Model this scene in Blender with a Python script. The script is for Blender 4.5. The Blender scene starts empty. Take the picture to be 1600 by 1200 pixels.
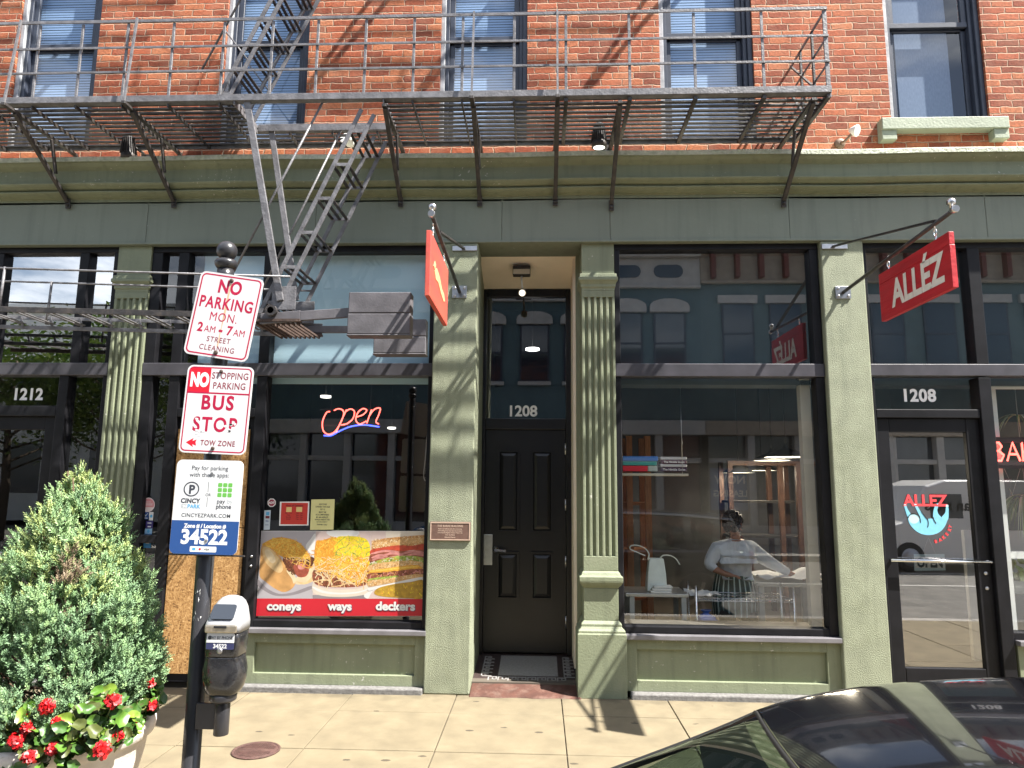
import bpy, bmesh, math, random
from mathutils import Vector, Matrix, noise as mnoise

# ------------------------------------------------------------------ camera, sky, sun, exposure
S = bpy.context.scene
COL = S.collection
F_PX = 1085.0
CAM = Vector((0.0, -5.97, 1.70))
pitch, yaw, roll = math.radians(8.328), math.radians(2.359), math.radians(0.4924)
_f = Vector((-math.sin(yaw) * math.cos(pitch), math.cos(yaw) * math.cos(pitch), math.sin(pitch)))
_r = Vector((math.cos(yaw), math.sin(yaw), 0.0))
_u = _r.cross(_f)
CR = _r * math.cos(roll) + _u * math.sin(roll)
CU = -_r * math.sin(roll) + _u * math.cos(roll)
CF = _f
cd = bpy.data.cameras.new("camera")
cd.sensor_width = 36.0
cd.lens = F_PX / 1600.0 * 36.0
cd.clip_start = 0.02
cd.clip_end = 3000
cam = bpy.data.objects.new("camera", cd)
COL.objects.link(cam)
cam.matrix_world = Matrix(((CR.x, CU.x, -CF.x, CAM.x), (CR.y, CU.y, -CF.y, CAM.y), (CR.z, CU.z, -CF.z, CAM.z), (0, 0, 0, 1)))
S.camera = cam

SUN = Vector((0.643, -0.256, 1.0)).normalized()       # towards the sun, from the shadow of the red sign
w = bpy.data.worlds.new("World")
S.world = w
w.use_nodes = True
nt = w.node_tree
nt.nodes.clear()
sky = nt.nodes.new("ShaderNodeTexSky")
sky.sky_type = 'NISHITA'
sky.sun_disc = False
sky.sun_elevation = math.asin(SUN.z)
sky.sun_rotation = math.atan2(SUN.x, SUN.y)
sky.air_density = 1.0
sky.dust_density = 1.2
sky.ozone_density = 1.0
bg = nt.nodes.new("ShaderNodeBackground")
bg.inputs[1].default_value = 0.058
wo = nt.nodes.new("ShaderNodeOutputWorld")
# broken white cloud over the blue
stc = nt.nodes.new("ShaderNodeTexCoord")
smp = nt.nodes.new("ShaderNodeMapping")
smp.inputs["Scale"].default_value = (1.0, 1.0, 3.2)
nt.links.new(stc.outputs["Generated"], smp.inputs[0])
scn = nt.nodes.new("ShaderNodeTexNoise")
scn.inputs["Scale"].default_value = 2.6
scn.inputs["Detail"].default_value = 7
scn.inputs["Roughness"].default_value = 0.58
nt.links.new(smp.outputs[0], scn.inputs["Vector"])
scr = nt.nodes.new("ShaderNodeMapRange")
scr.interpolation_type = 'SMOOTHSTEP'
scr.inputs[1].default_value = 0.44
scr.inputs[2].default_value = 0.66
scr.inputs[4].default_value = 0.85
nt.links.new(scn.outputs[0], scr.inputs[0])
smx = nt.nodes.new("ShaderNodeMix")
smx.data_type = 'RGBA'
smx.inputs[7].default_value = (12.0, 12.5, 13.2, 1)
nt.links.new(scr.outputs[0], smx.inputs[0])
nt.links.new(sky.outputs[0], smx.inputs[6])
nt.links.new(smx.outputs[2], bg.inputs[0])
nt.links.new(bg.outputs[0], wo.inputs[0])

sd = bpy.data.lights.new("sun", 'SUN')
sd.energy = 5.0
sd.angle = math.radians(0.53)
sd.color = (1.0, 0.955, 0.88)
so = bpy.data.objects.new("sun", sd)
COL.objects.link(so)
so.rotation_euler = SUN.to_track_quat('Z', 'Y').to_euler()
so.location = (3, -4, 12)

S.view_settings.view_transform = 'Standard'
S.view_settings.look = 'None'
S.view_settings.exposure = 1.85
S.view_settings.gamma = 1.0
S.render.engine = 'CYCLES'
S.cycles.max_bounces = 8
S.cycles.transparent_max_bounces = 16
S.cycles.caustics_reflective = False
S.cycles.caustics_refractive = False
S.cycles.use_denoising = True
S.cycles.sample_clamp_indirect = 4.0

random.seed(7)


# ------------------------------------------------------------------ measuring helpers (photo pixel -> real place on a plane)
def ray(px, py):
    return CF + CR * ((px - 800.0) / F_PX) - CU * ((py - 600.0) / F_PX)


def W(px, py, Y=0.0):
    d = ray(px, py)
    return CAM + d * ((Y - CAM.y) / d.y)


def G(px, py, Z=0.0):
    d = ray(px, py)
    return CAM + d * ((Z - CAM.z) / d.z)


def XX(px, py, Y=0.0):
    return W(px, py, Y).x


def ZZ(px, py, Y=0.0):
    return W(px, py, Y).z


# ------------------------------------------------------------------ materials
MATS = {}


def mat(name, col, rough=0.6, metal=0.0, var=0.0, vscale=4.0, bump=0.0, bscale=60.0, dirt=None, dirt_amt=0.0, dscale=3.0,
        emit=None, estr=0.0, coat=0.0, spec=0.5, bdetail=4.0, stretch=(1, 1, 1), bdist=0.01, dirt_lo=0.5, chips=None, streak=0.0):
    if name in MATS:
        return MATS[name]
    m = bpy.data.materials.new(name)
    m.use_nodes = True
    n = m.node_tree.nodes
    l = m.node_tree.links
    b = n["Principled BSDF"]
    b.inputs["Base Color"].default_value = (*col, 1)
    b.inputs["Roughness"].default_value = rough
    b.inputs["Metallic"].default_value = metal
    b.inputs["Specular IOR Level"].default_value = spec
    b.inputs["Coat Weight"].default_value = coat
    b.inputs["Coat Roughness"].default_value = 0.03
    if coat >= 1.0:
        b.inputs["Coat IOR"].default_value = 1.9
    if emit:
        b.inputs["Emission Color"].default_value = (*emit, 1)
        b.inputs["Emission Strength"].default_value = estr
    tc = n.new("ShaderNodeTexCoord")
    mp = n.new("ShaderNodeMapping")
    mp.inputs["Scale"].default_value = stretch
    geo = n.new("ShaderNodeNewGeometry")
    l.new(geo.outputs["Position"], mp.inputs[0])
    src = None
    if var:
        nz = n.new("ShaderNodeTexNoise")
        nz.inputs["Scale"].default_value = vscale
        nz.inputs["Detail"].default_value = 6
        l.new(mp.outputs[0], nz.inputs["Vector"])
        mx = n.new("ShaderNodeMix")
        mx.data_type = 'RGBA'
        mx.inputs[6].default_value = (*[max(0, c * (1 - var)) for c in col], 1)
        mx.inputs[7].default_value = (*[min(1, c * (1 + var)) for c in col], 1)
        rm = n.new("ShaderNodeMapRange")
        rm.inputs[1].default_value = 0.3
        rm.inputs[2].default_value = 0.7
        l.new(nz.outputs[0], rm.inputs[0])
        l.new(rm.outputs[0], mx.inputs[0])
        src = mx.outputs[2]
    if dirt:
        nz2 = n.new("ShaderNodeTexNoise")
        nz2.inputs["Scale"].default_value = dscale
        nz2.inputs["Detail"].default_value = 9
        nz2.inputs["Roughness"].default_value = 0.7
        l.new(mp.outputs[0], nz2.inputs["Vector"])
        r2 = n.new("ShaderNodeMapRange")
        r2.inputs[1].default_value = dirt_lo
        r2.inputs[2].default_value = dirt_lo + 0.22
        r2.inputs[4].default_value = dirt_amt
        l.new(nz2.outputs[0], r2.inputs[0])
        mx2 = n.new("ShaderNodeMix")
        mx2.data_type = 'RGBA'
        if src:
            l.new(src, mx2.inputs[6])
        else:
            mx2.inputs[6].default_value = (*col, 1)
        mx2.inputs[7].default_value = (*dirt, 1)
        l.new(r2.outputs[0], mx2.inputs[0])
        src = mx2.outputs[2]
    if streak:      # runs of old rain dirt
        ms = n.new("ShaderNodeMapping")
        ms.inputs["Scale"].default_value = (1.0, 1.0, 0.07)
        l.new(geo.outputs["Position"], ms.inputs[0])
        ns = n.new("ShaderNodeTexNoise")
        ns.inputs["Scale"].default_value = 16
        ns.inputs["Detail"].default_value = 5
        l.new(ms.outputs[0], ns.inputs["Vector"])
        rs_ = n.new("ShaderNodeMapRange")
        rs_.inputs[1].default_value = 0.5
        rs_.inputs[2].default_value = 0.72
        rs_.inputs[4].default_value = streak
        l.new(ns.outputs[0], rs_.inputs[0])
        m3 = n.new("ShaderNodeMix")
        m3.data_type = 'RGBA'
        l.new(rs_.outputs[0], m3.inputs[0])
        if src:
            l.new(src, m3.inputs[6])
        else:
            m3.inputs[6].default_value = (*col, 1)
        m3.inputs[7].default_value = (*[c * 0.5 for c in col], 1)
        src = m3.outputs[2]
    if chips:       # small spots where the paint has flaked
        nc = n.new("ShaderNodeTexNoise")
        nc.inputs["Scale"].default_value = 38
        nc.inputs["Detail"].default_value = 3
        l.new(geo.outputs["Position"], nc.inputs["Vector"])
        nl_ = n.new("ShaderNodeTexNoise")
        nl_.inputs["Scale"].default_value = 1.7
        l.new(geo.outputs["Position"], nl_.inputs["Vector"])
        ad = n.new("ShaderNodeMath")
        ad.operation = 'MULTIPLY_ADD'
        ad.inputs[1].default_value = 0.35
        l.new(nl_.outputs[0], ad.inputs[0])
        l.new(nc.outputs[0], ad.inputs[2])
        gt = n.new("ShaderNodeMath")
        gt.operation = 'GREATER_THAN'
        gt.inputs[1].default_value = 0.915
        l.new(ad.outputs[0], gt.inputs[0])
        m4 = n.new("ShaderNodeMix")
        m4.data_type = 'RGBA'
        l.new(gt.outputs[0], m4.inputs[0])
        if src:
            l.new(src, m4.inputs[6])
        else:
            m4.inputs[6].default_value = (*col, 1)
        m4.inputs[7].default_value = (*chips, 1)
        src = m4.outputs[2]
    if src:
        l.new(src, b.inputs["Base Color"])
    if bump:
        nb = n.new("ShaderNodeTexNoise")
        nb.inputs["Scale"].default_value = bscale
        nb.inputs["Detail"].default_value = bdetail
        l.new(mp.outputs[0], nb.inputs["Vector"])
        bp = n.new("ShaderNodeBump")
        bp.inputs["Strength"].default_value = bump
        bp.inputs["Distance"].default_value = bdist
        l.new(nb.outputs[0], bp.inputs["Height"])
        l.new(bp.outputs[0], b.inputs["Normal"])
    MATS[name] = m
    return m


def glass_mat(name, gain=1.5, base=0.03, tint=(0.9, 0.93, 0.93), gcol=(1, 1, 1), wav=0.0):
    m = bpy.data.materials.new(name)
    m.use_nodes = True
    n = m.node_tree.nodes
    l = m.node_tree.links
    n.clear()
    o = n.new("ShaderNodeOutputMaterial")
    mix = n.new("ShaderNodeMixShader")
    tr = n.new("ShaderNodeBsdfTransparent")
    tr.inputs[0].default_value = (*tint, 1)
    gl = n.new("ShaderNodeBsdfGlossy")
    gl.inputs["Roughness"].default_value = 0.0
    gl.inputs["Color"].default_value = (*gcol, 1)
    # Schlick reflectance, the same from both sides of the pane
    gq = n.new("ShaderNodeNewGeometry")
    dt = n.new("ShaderNodeVectorMath")
    dt.operation = 'DOT_PRODUCT'
    l.new(gq.outputs["Normal"], dt.inputs[0])
    l.new(gq.outputs["Incoming"], dt.inputs[1])
    ab = n.new("ShaderNodeMath")
    ab.operation = 'ABSOLUTE'
    l.new(dt.outputs["Value"], ab.inputs[0])
    om = n.new("ShaderNodeMath")
    om.operation = 'SUBTRACT'
    om.inputs[0].default_value = 1.0
    l.new(ab.outputs[0], om.inputs[1])
    pw5 = n.new("ShaderNodeMath")
    pw5.operation = 'POWER'
    pw5.inputs[1].default_value = 5.0
    l.new(om.outputs[0], pw5.inputs[0])
    fr = n.new("ShaderNodeMath")
    fr.operation = 'MULTIPLY_ADD'
    fr.inputs[1].default_value = 0.55
    fr.inputs[2].default_value = 0.045
    l.new(pw5.outputs[0], fr.inputs[0])
    ma = n.new("ShaderNodeMath")
    ma.operation = 'MULTIPLY_ADD'
    ma.use_clamp = True
    ma.inputs[1].default_value = gain
    ma.inputs[2].default_value = base
    l.new(fr.outputs[0], ma.inputs[0])
    l.new(ma.outputs[0], mix.inputs[0])
    l.new(tr.outputs[0], mix.inputs[1])
    l.new(gl.outputs[0], mix.inputs[2])
    l.new(mix.outputs[0], o.inputs[0])
    if wav:
        geo = n.new("ShaderNodeNewGeometry")
        nz = n.new("ShaderNodeTexNoise")
        nz.inputs["Scale"].default_value = 1.6
        nz.inputs["Detail"].default_value = 1
        l.new(geo.outputs["Position"], nz.inputs["Vector"])
        bp = n.new("ShaderNodeBump")
        bp.inputs["Strength"].default_value = wav
        bp.inputs["Distance"].default_value = 0.01
        l.new(nz.outputs[0], bp.inputs["Height"])
        l.new(bp.outputs[0], gl.inputs["Normal"])
    MATS[name] = m
    return m


def brick_mat(name, colA, colB, colC, mortar, bw=0.195, bh=0.0655, swap=False):
    """running-bond brick, every brick its own tone, worn edges, sunk pale joints"""
    m = bpy.data.materials.new(name)
    m.use_nodes = True
    n = m.node_tree.nodes
    l = m.node_tree.links
    b = n["Principled BSDF"]
    geo = n.new("ShaderNodeNewGeometry")
    sep = n.new("ShaderNodeSeparateXYZ")
    nzd = n.new("ShaderNodeTexNoise")
    nzd.inputs["Scale"].default_value = 14.0
    nzd.inputs["Detail"].default_value = 5
    l.new(geo.outputs["Position"], nzd.inputs["Vector"])
    vs = n.new("ShaderNodeVectorMath")
    vs.operation = 'SUBTRACT'
    vs.inputs[1].default_value = (0.5, 0.5, 0.5)
    l.new(nzd.outputs["Color"], vs.inputs[0])
    vm = n.new("ShaderNodeVectorMath")
    vm.operation = 'MULTIPLY_ADD'
    vm.inputs[1].default_value = (0.034, 0.0, 0.026)
    l.new(vs.outputs[0], vm.inputs[0])
    l.new(geo.outputs["Position"], vm.inputs[2])
    l.new(vm.outputs[0], sep.inputs[0])

    def mth(op, a, bb=None, c=None):
        x = n.new("ShaderNodeMath")
        x.operation = op
        for i, v in enumerate((a, bb, c)):
            if v is None:
                continue
            if isinstance(v, (int, float)):
                x.inputs[i].default_value = v
            else:
                l.new(v, x.inputs[i])
        return x.outputs[0]
    zz = mth('DIVIDE', sep.outputs[2], bh)
    row = mth('FLOOR', zz)
    fz = mth('FRACT', zz)
    # jitter of each course
    wn0 = n.new("ShaderNodeTexWhiteNoise")
    wn0.noise_dimensions = '1D'
    l.new(row, wn0.inputs["W"])
    off = mth('MULTIPLY_ADD', mth('MODULO', row, 2.0), 0.5, mth('MULTIPLY', wn0.outputs[0], 0.35))
    xx = mth('ADD', mth('DIVIDE', sep.outputs[0], bw), off)
    colm = mth('FLOOR', xx)
    fx = mth('FRACT', xx)
    dx = mth('MULTIPLY', mth('MINIMUM', fx, mth('SUBTRACT', 1.0, fx)), bw)
    dz = mth('MULTIPLY', mth('MINIMUM', fz, mth('SUBTRACT', 1.0, fz)), bh)
    dist = mth('MINIMUM', dx, dz)
    mask = n.new("ShaderNodeMapRange")
    mask.interpolation_type = 'SMOOTHSTEP'
    mask.inputs[1].default_value = 0.0012
    mask.inputs[2].default_value = 0.0072
    l.new(dist, mask.inputs[0])
    comb = n.new("ShaderNodeCombineXYZ")
    l.new(colm, comb.inputs[0])
    l.new(row, comb.inputs[1])
    wn = n.new("ShaderNodeTexWhiteNoise")
    wn.noise_dimensions = '2D'
    l.new(comb.outputs[0], wn.inputs["Vector"])
    cr = n.new("ShaderNodeValToRGB")
    e = cr.color_ramp.elements
    e[0].color = (*colA, 1)
    e[1].color = (*colC, 1)
    e[0].position = 0.0
    x = e.new(0.5)
    x.color = (*colB, 1)
    x = e.new(0.12)
    x.color = (*[c * 0.7 for c in colA], 1)
    l.new(wn.outputs[0], cr.inputs[0])
    nz = n.new("ShaderNodeTexNoise")
    nz.inputs["Scale"].default_value = 45
    nz.inputs["Detail"].default_value = 8
    nz.inputs["Roughness"].default_value = 0.7
    l.new(geo.outputs["Position"], nz.inputs["Vector"])
    mr = n.new("ShaderNodeMapRange")
    mr.inputs[1].default_value = 0.3
    mr.inputs[2].default_value = 0.7
    mr.inputs[3].default_value = 0.62
    mr.inputs[4].default_value = 1.38
    l.new(nz.outputs[0], mr.inputs[0])
    mul = n.new("ShaderNodeMix")
    mul.data_type = 'RGBA'
    mul.blend_type = 'MULTIPLY'
    mul.inputs[0].default_value = 1
    l.new(cr.outputs[0], mul.inputs[6])
    l.new(mr.outputs[0], mul.inputs[7])
    # pale lime bloom in big patches
    nb = n.new("ShaderNodeTexNoise")
    nb.inputs["Scale"].default_value = 5.5
    nb.inputs["Detail"].default_value = 8
    l.new(geo.outputs["Position"], nb.inputs["Vector"])
    mb = n.new("ShaderNodeMapRange")
    mb.inputs[1].default_value = 0.48
    mb.inputs[2].default_value = 0.78
    mb.inputs[4].default_value = 0.22
    l.new(nb.outputs[0], mb.inputs[0])
    bl = n.new("ShaderNodeMix")
    bl.data_type = 'RGBA'
    bl.inputs[7].default_value = (*[min(1, c * 1.2) for c in mortar], 1)
    l.new(mb.outputs[0], bl.inputs[0])
    l.new(mul.outputs[2], bl.inputs[6])
    fin = n.new("ShaderNodeMix")
    fin.data_type = 'RGBA'
    fin.inputs[6].default_value = (*mortar, 1)
    # soot washed down the wall in soft-edged runs
    ms = n.new("ShaderNodeMapping")
    ms.inputs["Scale"].default_value = (1.0, 1.0, 0.16)
    l.new(geo.outputs["Position"], ms.inputs[0])
    ns = n.new("ShaderNodeTexNoise")
    ns.inputs["Scale"].default_value = 5.5
    ns.inputs["Detail"].default_value = 7
    l.new(ms.outputs[0], ns.inputs["Vector"])
    sr_ = n.new("ShaderNodeMapRange")
    sr_.inputs[1].default_value = 0.5
    sr_.inputs[2].default_value = 0.75
    sr_.inputs[4].default_value = 0.55
    l.new(ns.outputs[0], sr_.inputs[0])
    so_ = n.new("ShaderNodeMix")
    so_.data_type = 'RGBA'
    so_.inputs[7].default_value = (colA[0] * 0.55, colA[1] * 0.7, colA[2] * 0.9, 1)
    l.new(sr_.outputs[0], so_.inputs[0])
    l.new(bl.outputs[2], so_.inputs[6])
    l.new(so_.outputs[2], fin.inputs[7])
    l.new(mask.outputs[0], fin.inputs[0])
    l.new(fin.outputs[2], b.inputs["Base Color"])
    b.inputs["Roughness"].default_value = 0.9
    hh = mth('MULTIPLY_ADD', nz.outputs[0], 0.55, mask.outputs[0])
    hh2 = mth('MULTIPLY_ADD', wn.outputs[0], 0.5, hh)
    bp = n.new("ShaderNodeBump")
    bp.inputs["Strength"].default_value = 0.9
    bp.inputs["Distance"].default_value = 0.009
    l.new(hh2, bp.inputs["Height"])
    l.new(bp.outputs[0], b.inputs["Normal"])
    MATS[name] = m
    return m


def slab_mat(name, base, sx, sy):
    """cast concrete: a tone per slab, fine sand, old stains and small black gum spots"""
    m = mat(name, base, 0.85, var=0.16, vscale=5, bump=0.35, bscale=260, dirt=tuple(c * 0.66 for c in base), dirt_amt=0.55, dscale=2.6, dirt_lo=0.52)
    n = m.node_tree.nodes
    l = m.node_tree.links
    b = n["Principled BSDF"]
    src = b.inputs["Base Color"].links[0].from_socket
    geo = n.new("ShaderNodeNewGeometry")
    v = n.new("ShaderNodeTexVoronoi")
    v.inputs["Scale"].default_value = 4.2
    mp = n.new("ShaderNodeMapping")
    mp.inputs["Scale"].default_value = (1, 1.9, 0)
    l.new(geo.outputs["Position"], mp.inputs[0])
    l.new(mp.outputs[0], v.inputs["Vector"])
    nz = n.new("ShaderNodeTexNoise")
    nz.inputs["Scale"].default_value = 60
    l.new(geo.outputs["Position"], nz.inputs["Vector"])
    ad = n.new("ShaderNodeMath")
    ad.operation = 'MULTIPLY_ADD'
    ad.inputs[1].default_value = 0.10
    l.new(nz.outputs[0], ad.inputs[0])
    l.new(v.outputs["Distance"], ad.inputs[2])
    # only some cells carry a spot: threshold from the cell colour
    sp = n.new("ShaderNodeSeparateColor")
    l.new(v.outputs["Color"], sp.inputs[0])
    th = n.new("ShaderNodeMapRange")
    th.inputs[1].default_value = 0.3
    th.inputs[2].default_value = 1.0
    th.inputs[3].default_value = 0.03
    th.inputs[4].default_value = 0.19
    l.new(sp.outputs[0], th.inputs[0])
    lt = n.new("ShaderNodeMath")
    lt.operation = 'LESS_THAN'
    l.new(ad.outputs[0], lt.inputs[0])
    l.new(th.outputs[0], lt.inputs[1])
    fm = n.new("ShaderNodeMath")
    fm.operation = 'MULTIPLY'
    fm.inputs[1].default_value = 0.75
    l.new(lt.outputs[0], fm.inputs[0])
    mx = n.new("ShaderNodeMix")
    mx.data_type = 'RGBA'
    l.new(fm.outputs[0], mx.inputs[0])
    l.new(src, mx.inputs[6])
    mx.inputs[7].default_value = (0.03, 0.022, 0.016, 1)
    # swept-up dirt caught along the foot of the wall, in ragged patches
    sy_ = n.new("ShaderNodeSeparateXYZ")
    l.new(geo.outputs["Position"], sy_.inputs[0])
    nd = n.new("ShaderNodeTexNoise")
    nd.inputs["Scale"].default_value = 7.0
    nd.inputs["Detail"].default_value = 8
    l.new(geo.outputs["Position"], nd.inputs["Vector"])
    ma = n.new("ShaderNodeMath")
    ma.operation = 'MULTIPLY_ADD'
    ma.inputs[1].default_value = 0.55
    l.new(nd.outputs[0], ma.inputs[0])
    l.new(sy_.outputs[1], ma.inputs[2])
    mr_ = n.new("ShaderNodeMapRange")
    mr_.inputs[1].default_value = 0.12
    mr_.inputs[2].default_value = 0.34
    mr_.inputs[4].default_value = 0.7
    l.new(ma.outputs[0], mr_.inputs[0])
    mx3 = n.new("ShaderNodeMix")
    mx3.data_type = 'RGBA'
    l.new(mr_.outputs[0], mx3.inputs[0])
    l.new(mx.outputs[2], mx3.inputs[6])
    mx3.inputs[7].default_value = (base[0] * 0.45, base[1] * 0.45, base[2] * 0.45, 1)
    l.new(mx3.outputs[2], b.inputs["Base Color"])
    return m


def board_mat(name):
    """oriented strand board: overlapping flakes of several wood tones"""
    m = mat(name, (0.42, 0.24, 0.09), 0.8, bump=0.2, bscale=90)
    n = m.node_tree.nodes
    l = m.node_tree.links
    b = n["Principled BSDF"]
    geo = n.new("ShaderNodeNewGeometry")
    outs = []
    for i, (rot, st) in enumerate(((0.5, (1, 1, 0.35)), (2.1, (0.4, 1, 1)))):
        mp = n.new("ShaderNodeMapping")
        mp.inputs["Rotation"].default_value = (0, rot, 0)
        mp.inputs["Scale"].default_value = st
        l.new(geo.outputs["Position"], mp.inputs[0])
        nz = n.new("ShaderNodeTexNoise")
        nz.inputs["Scale"].default_value = 70 if i else 55
        nz.inputs["Detail"].default_value = 3
        nz.inputs["Distortion"].default_value = 1.2
        l.new(mp.outputs[0], nz.inputs["Vector"])
        outs.append(nz.outputs[0])
    mm = n.new("ShaderNodeMath")
    mm.operation = 'MAXIMUM'
    l.new(outs[0], mm.inputs[0])
    l.new(outs[1], mm.inputs[1])
    cr = n.new("ShaderNodeValToRGB")
    e = cr.color_ramp.elements
    e[0].position = 0.38
    e[0].color = (0.10, 0.045, 0.012, 1)
    e[1].position = 0.78
    e[1].color = (0.62, 0.40, 0.19, 1)
    x = e.new(0.48)
    x.color = (0.30, 0.155, 0.05, 1)
    x = e.new(0.6)
    x.color = (0.43, 0.245, 0.09, 1)
    l.new(mm.outputs[0], cr.inputs[0])
    l.new(cr.outputs[0], b.inputs["Base Color"])
    return m


# ------------------------------------------------------------------ mesh building
def frame(O, R, U):
    R = Vector(R).normalized()
    U = Vector(U)
    U = (U - R * U.dot(R)).normalized()
    return (Vector(O), R, U, R.cross(U))


FX = lambda x, y, z: frame((x, y, z), (1, 0, 0), (0, 0, 1))      # a frame on the street front, facing the road


class MB:
    def __init__(s):
        s.v, s.f, s.m, s.sm = [], [], [], []
        s.cur = 0
        s.smooth = False

    def face(s, idx):
        s.f.append(idx)
        s.m.append(s.cur)
        s.sm.append(s.smooth)

    def quad(s, a, b, c, d):
        i = len(s.v)
        s.v += [Vector(a), Vector(b), Vector(c), Vector(d)]
        s.face((i, i + 1, i + 2, i + 3))

    def tri(s, a, b, c):
        i = len(s.v)
        s.v += [Vector(a), Vector(b), Vector(c)]
        s.face((i, i + 1, i + 2))

    def box(s, x0, x1, y0, y1, z0, z1):
        i = len(s.v)
        for z in (z0, z1):
            s.v += [Vector((x0, y0, z)), Vector((x1, y0, z)), Vector((x1, y1, z)), Vector((x0, y1, z))]
        for q in ((0, 3, 2, 1), (4, 5, 6, 7), (0, 1, 5, 4), (1, 2, 6, 5), (2, 3, 7, 6), (3, 0, 4, 7)):
            s.face(tuple(i + k for k in q))
        return s

    def loft(s, rings, cap=True, closed=True):
        i = len(s.v)
        n = len(rings[0])
        for r in rings:
            s.v += [Vector(p) for p in r]
        for a in range(len(rings) - 1):
            for k in range(n if closed else n - 1):
                k2 = (k + 1) % n
                s.face((i + a * n + k, i + a * n + k2, i + (a + 1) * n + k2, i + (a + 1) * n + k))
        if cap:
            sm = s.smooth
            s.smooth = False
            s.face(tuple(i + k for k in reversed(range(n))))
            e = i + (len(rings) - 1) * n
            s.face(tuple(e + k for k in range(n)))
            s.smooth = sm
        return s

    def bar(s, p, q, w, h, up=(0, 0, 1)):
        p, q = Vector(p), Vector(q)
        d = (q - p).normalized()
        up = Vector(up)
        if abs(d.dot(up.normalized())) > 0.99:
            up = Vector((0, 1, 0))
        sd_ = d.cross(up).normalized() * (w / 2)
        u2 = sd_.cross(d).normalized() * (h / 2)
        ring = lambda c: [c - sd_ - u2, c + sd_ - u2, c + sd_ + u2, c - sd_ + u2]
        return s.loft([ring(p), ring(q)])

    def tube(s, pts, r, n=10, cap=True, radii=None):
        pts = [Vector(p) for p in pts]
        rings = []
        a = None
        for i, p in enumerate(pts):
            if i == 0:
                d = pts[1] - pts[0]
            elif i == len(pts) - 1:
                d = pts[-1] - pts[-2]
            else:
                d = (pts[i + 1] - p).normalized() + (p - pts[i - 1]).normalized()
            d.normalize()
            if a is None:
                a = d.orthogonal().normalized()
            else:
                a = (a - d * a.dot(d)).normalized()
            b = d.cross(a)
            rr = radii[i] if radii else r
            rings.append([p + (a * math.cos(t) + b * math.sin(t)) * rr for t in [2 * math.pi * k / n for k in range(n)]])
        old = s.smooth
        s.smooth = True
        s.loft(rings, cap)
        s.smooth = old
        return s

    def lathe(s, prof, c, n=28, axis=None, cap=True):
        """prof: [(r, h)] up the axis from c"""
        c = Vector(c)
        ax = Vector(axis or (0, 0, 1)).normalized()
        a = ax.orthogonal().normalized()
        b = ax.cross(a)
        rings = [[c + ax * h + (a * math.cos(2 * math.pi * k / n) + b * math.sin(2 * math.pi * k / n)) * max(r, 1e-4) for k in range(n)] for r, h in prof]
        old = s.smooth
        s.smooth = True
        s.loft(rings, cap)
        s.smooth = old
        return s

    def prism(s, poly, fr, off=0.0, t=0.01):
        """2-D polygon in a frame; its face lies `off` in front of the frame, `t` thick behind"""
        O, R, U, N = fr
        if 0 <= off < 0.003 and t <= 0.0013:      # printed marks lie almost flush
            off *= 0.35
            t = min(t, 0.0005)
        top = [O + R * u + U * v + N * off for u, v in poly]
        bot = [p - N * t for p in top]
        return s.loft([bot, top])

    def ringprism(s, outer, inner, fr, off=0.0, t=0.002):
        O, R, U, N = fr
        if off < 0.003 and t <= 0.0013:
            off *= 0.35
            t = off
        P = lambda q, d: O + R * q[0] + U * q[1] + N * d
        n = len(outer)
        for k in range(n):
            k2 = (k + 1) % n
            s.quad(P(outer[k], off), P(outer[k2], off), P(inner[k2], off), P(inner[k], off))
            s.quad(P(outer[k2], off), P(outer[k], off), P(outer[k], off - t), P(outer[k2], off - t))
            s.quad(P(inner[k], off), P(inner[k2], off), P(inner[k2], off - t), P(inner[k], off - t))
        return s

    def text(s, body, fr, u, v, size, bold=0.0, sx=1.0, shear=0.0, off=0.0012, align='CENTER', extr=0.0, spacing=1.0, rot=0.0, mirror=False):
        c = bpy.data.curves.new("tmp", 'FONT')
        c.body = body
        c.size = size
        c.align_x = align
        c.offset = bold
        c.shear = shear
        c.space_character = spacing
        c.extrude = extr
        c.resolution_u = 4
        o = bpy.data.objects.new("tmp", c)
        me = bpy.data.meshes.new_from_object(o)
        O, R, U, N = fr
        if off < 0.0025:
            off *= 0.35
        i = len(s.v)
        cr, sr = math.cos(rot), math.sin(rot)
        for q in me.vertices:
            x, y = q.co.x * sx * (-1 if mirror else 1), q.co.y
            s.v.append(O + R * (u + x * cr - y * sr) + U * (v + x * sr + y * cr) + N * (off + q.co.z))
        for p in me.polygons:
            s.face(tuple(i + k for k in p.vertices))
        bpy.data.objects.remove(o)
        bpy.data.meshes.remove(me)
        bpy.data.curves.remove(c)
        return s

    def build(s, name, mats, parent=None, bevel=0.0, seg=2, label=None, cat=None, group=None, kind=None, auto=None):
        me = bpy.data.meshes.new(name)
        L = wloc(parent) if parent else Vector((0, 0, 0))
        me.from_pydata([tuple(p - L) for p in s.v], [], s.f)
        if not isinstance(mats, (list, tuple)):
            mats = [mats]
        for m in mats:
            me.materials.append(m)
        for p, mi, sm in zip(me.polygons, s.m, s.sm):
            p.material_index = mi
            p.use_smooth = sm
        me.update()
        o = bpy.data.objects.new(name, me)
        COL.objects.link(o)
        if parent:
            o.parent = parent
        if bevel:
            b = o.modifiers.new("b", 'BEVEL')
            b.width = bevel
            b.segments = seg
            b.limit_method = 'ANGLE'
            b.angle_limit = math.radians(40)
        tag(o, label, cat, group, kind)
        return o


def wloc(o):
    L = Vector((0, 0, 0))
    while o:
        L += o.location
        o = o.parent
    return L


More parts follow.
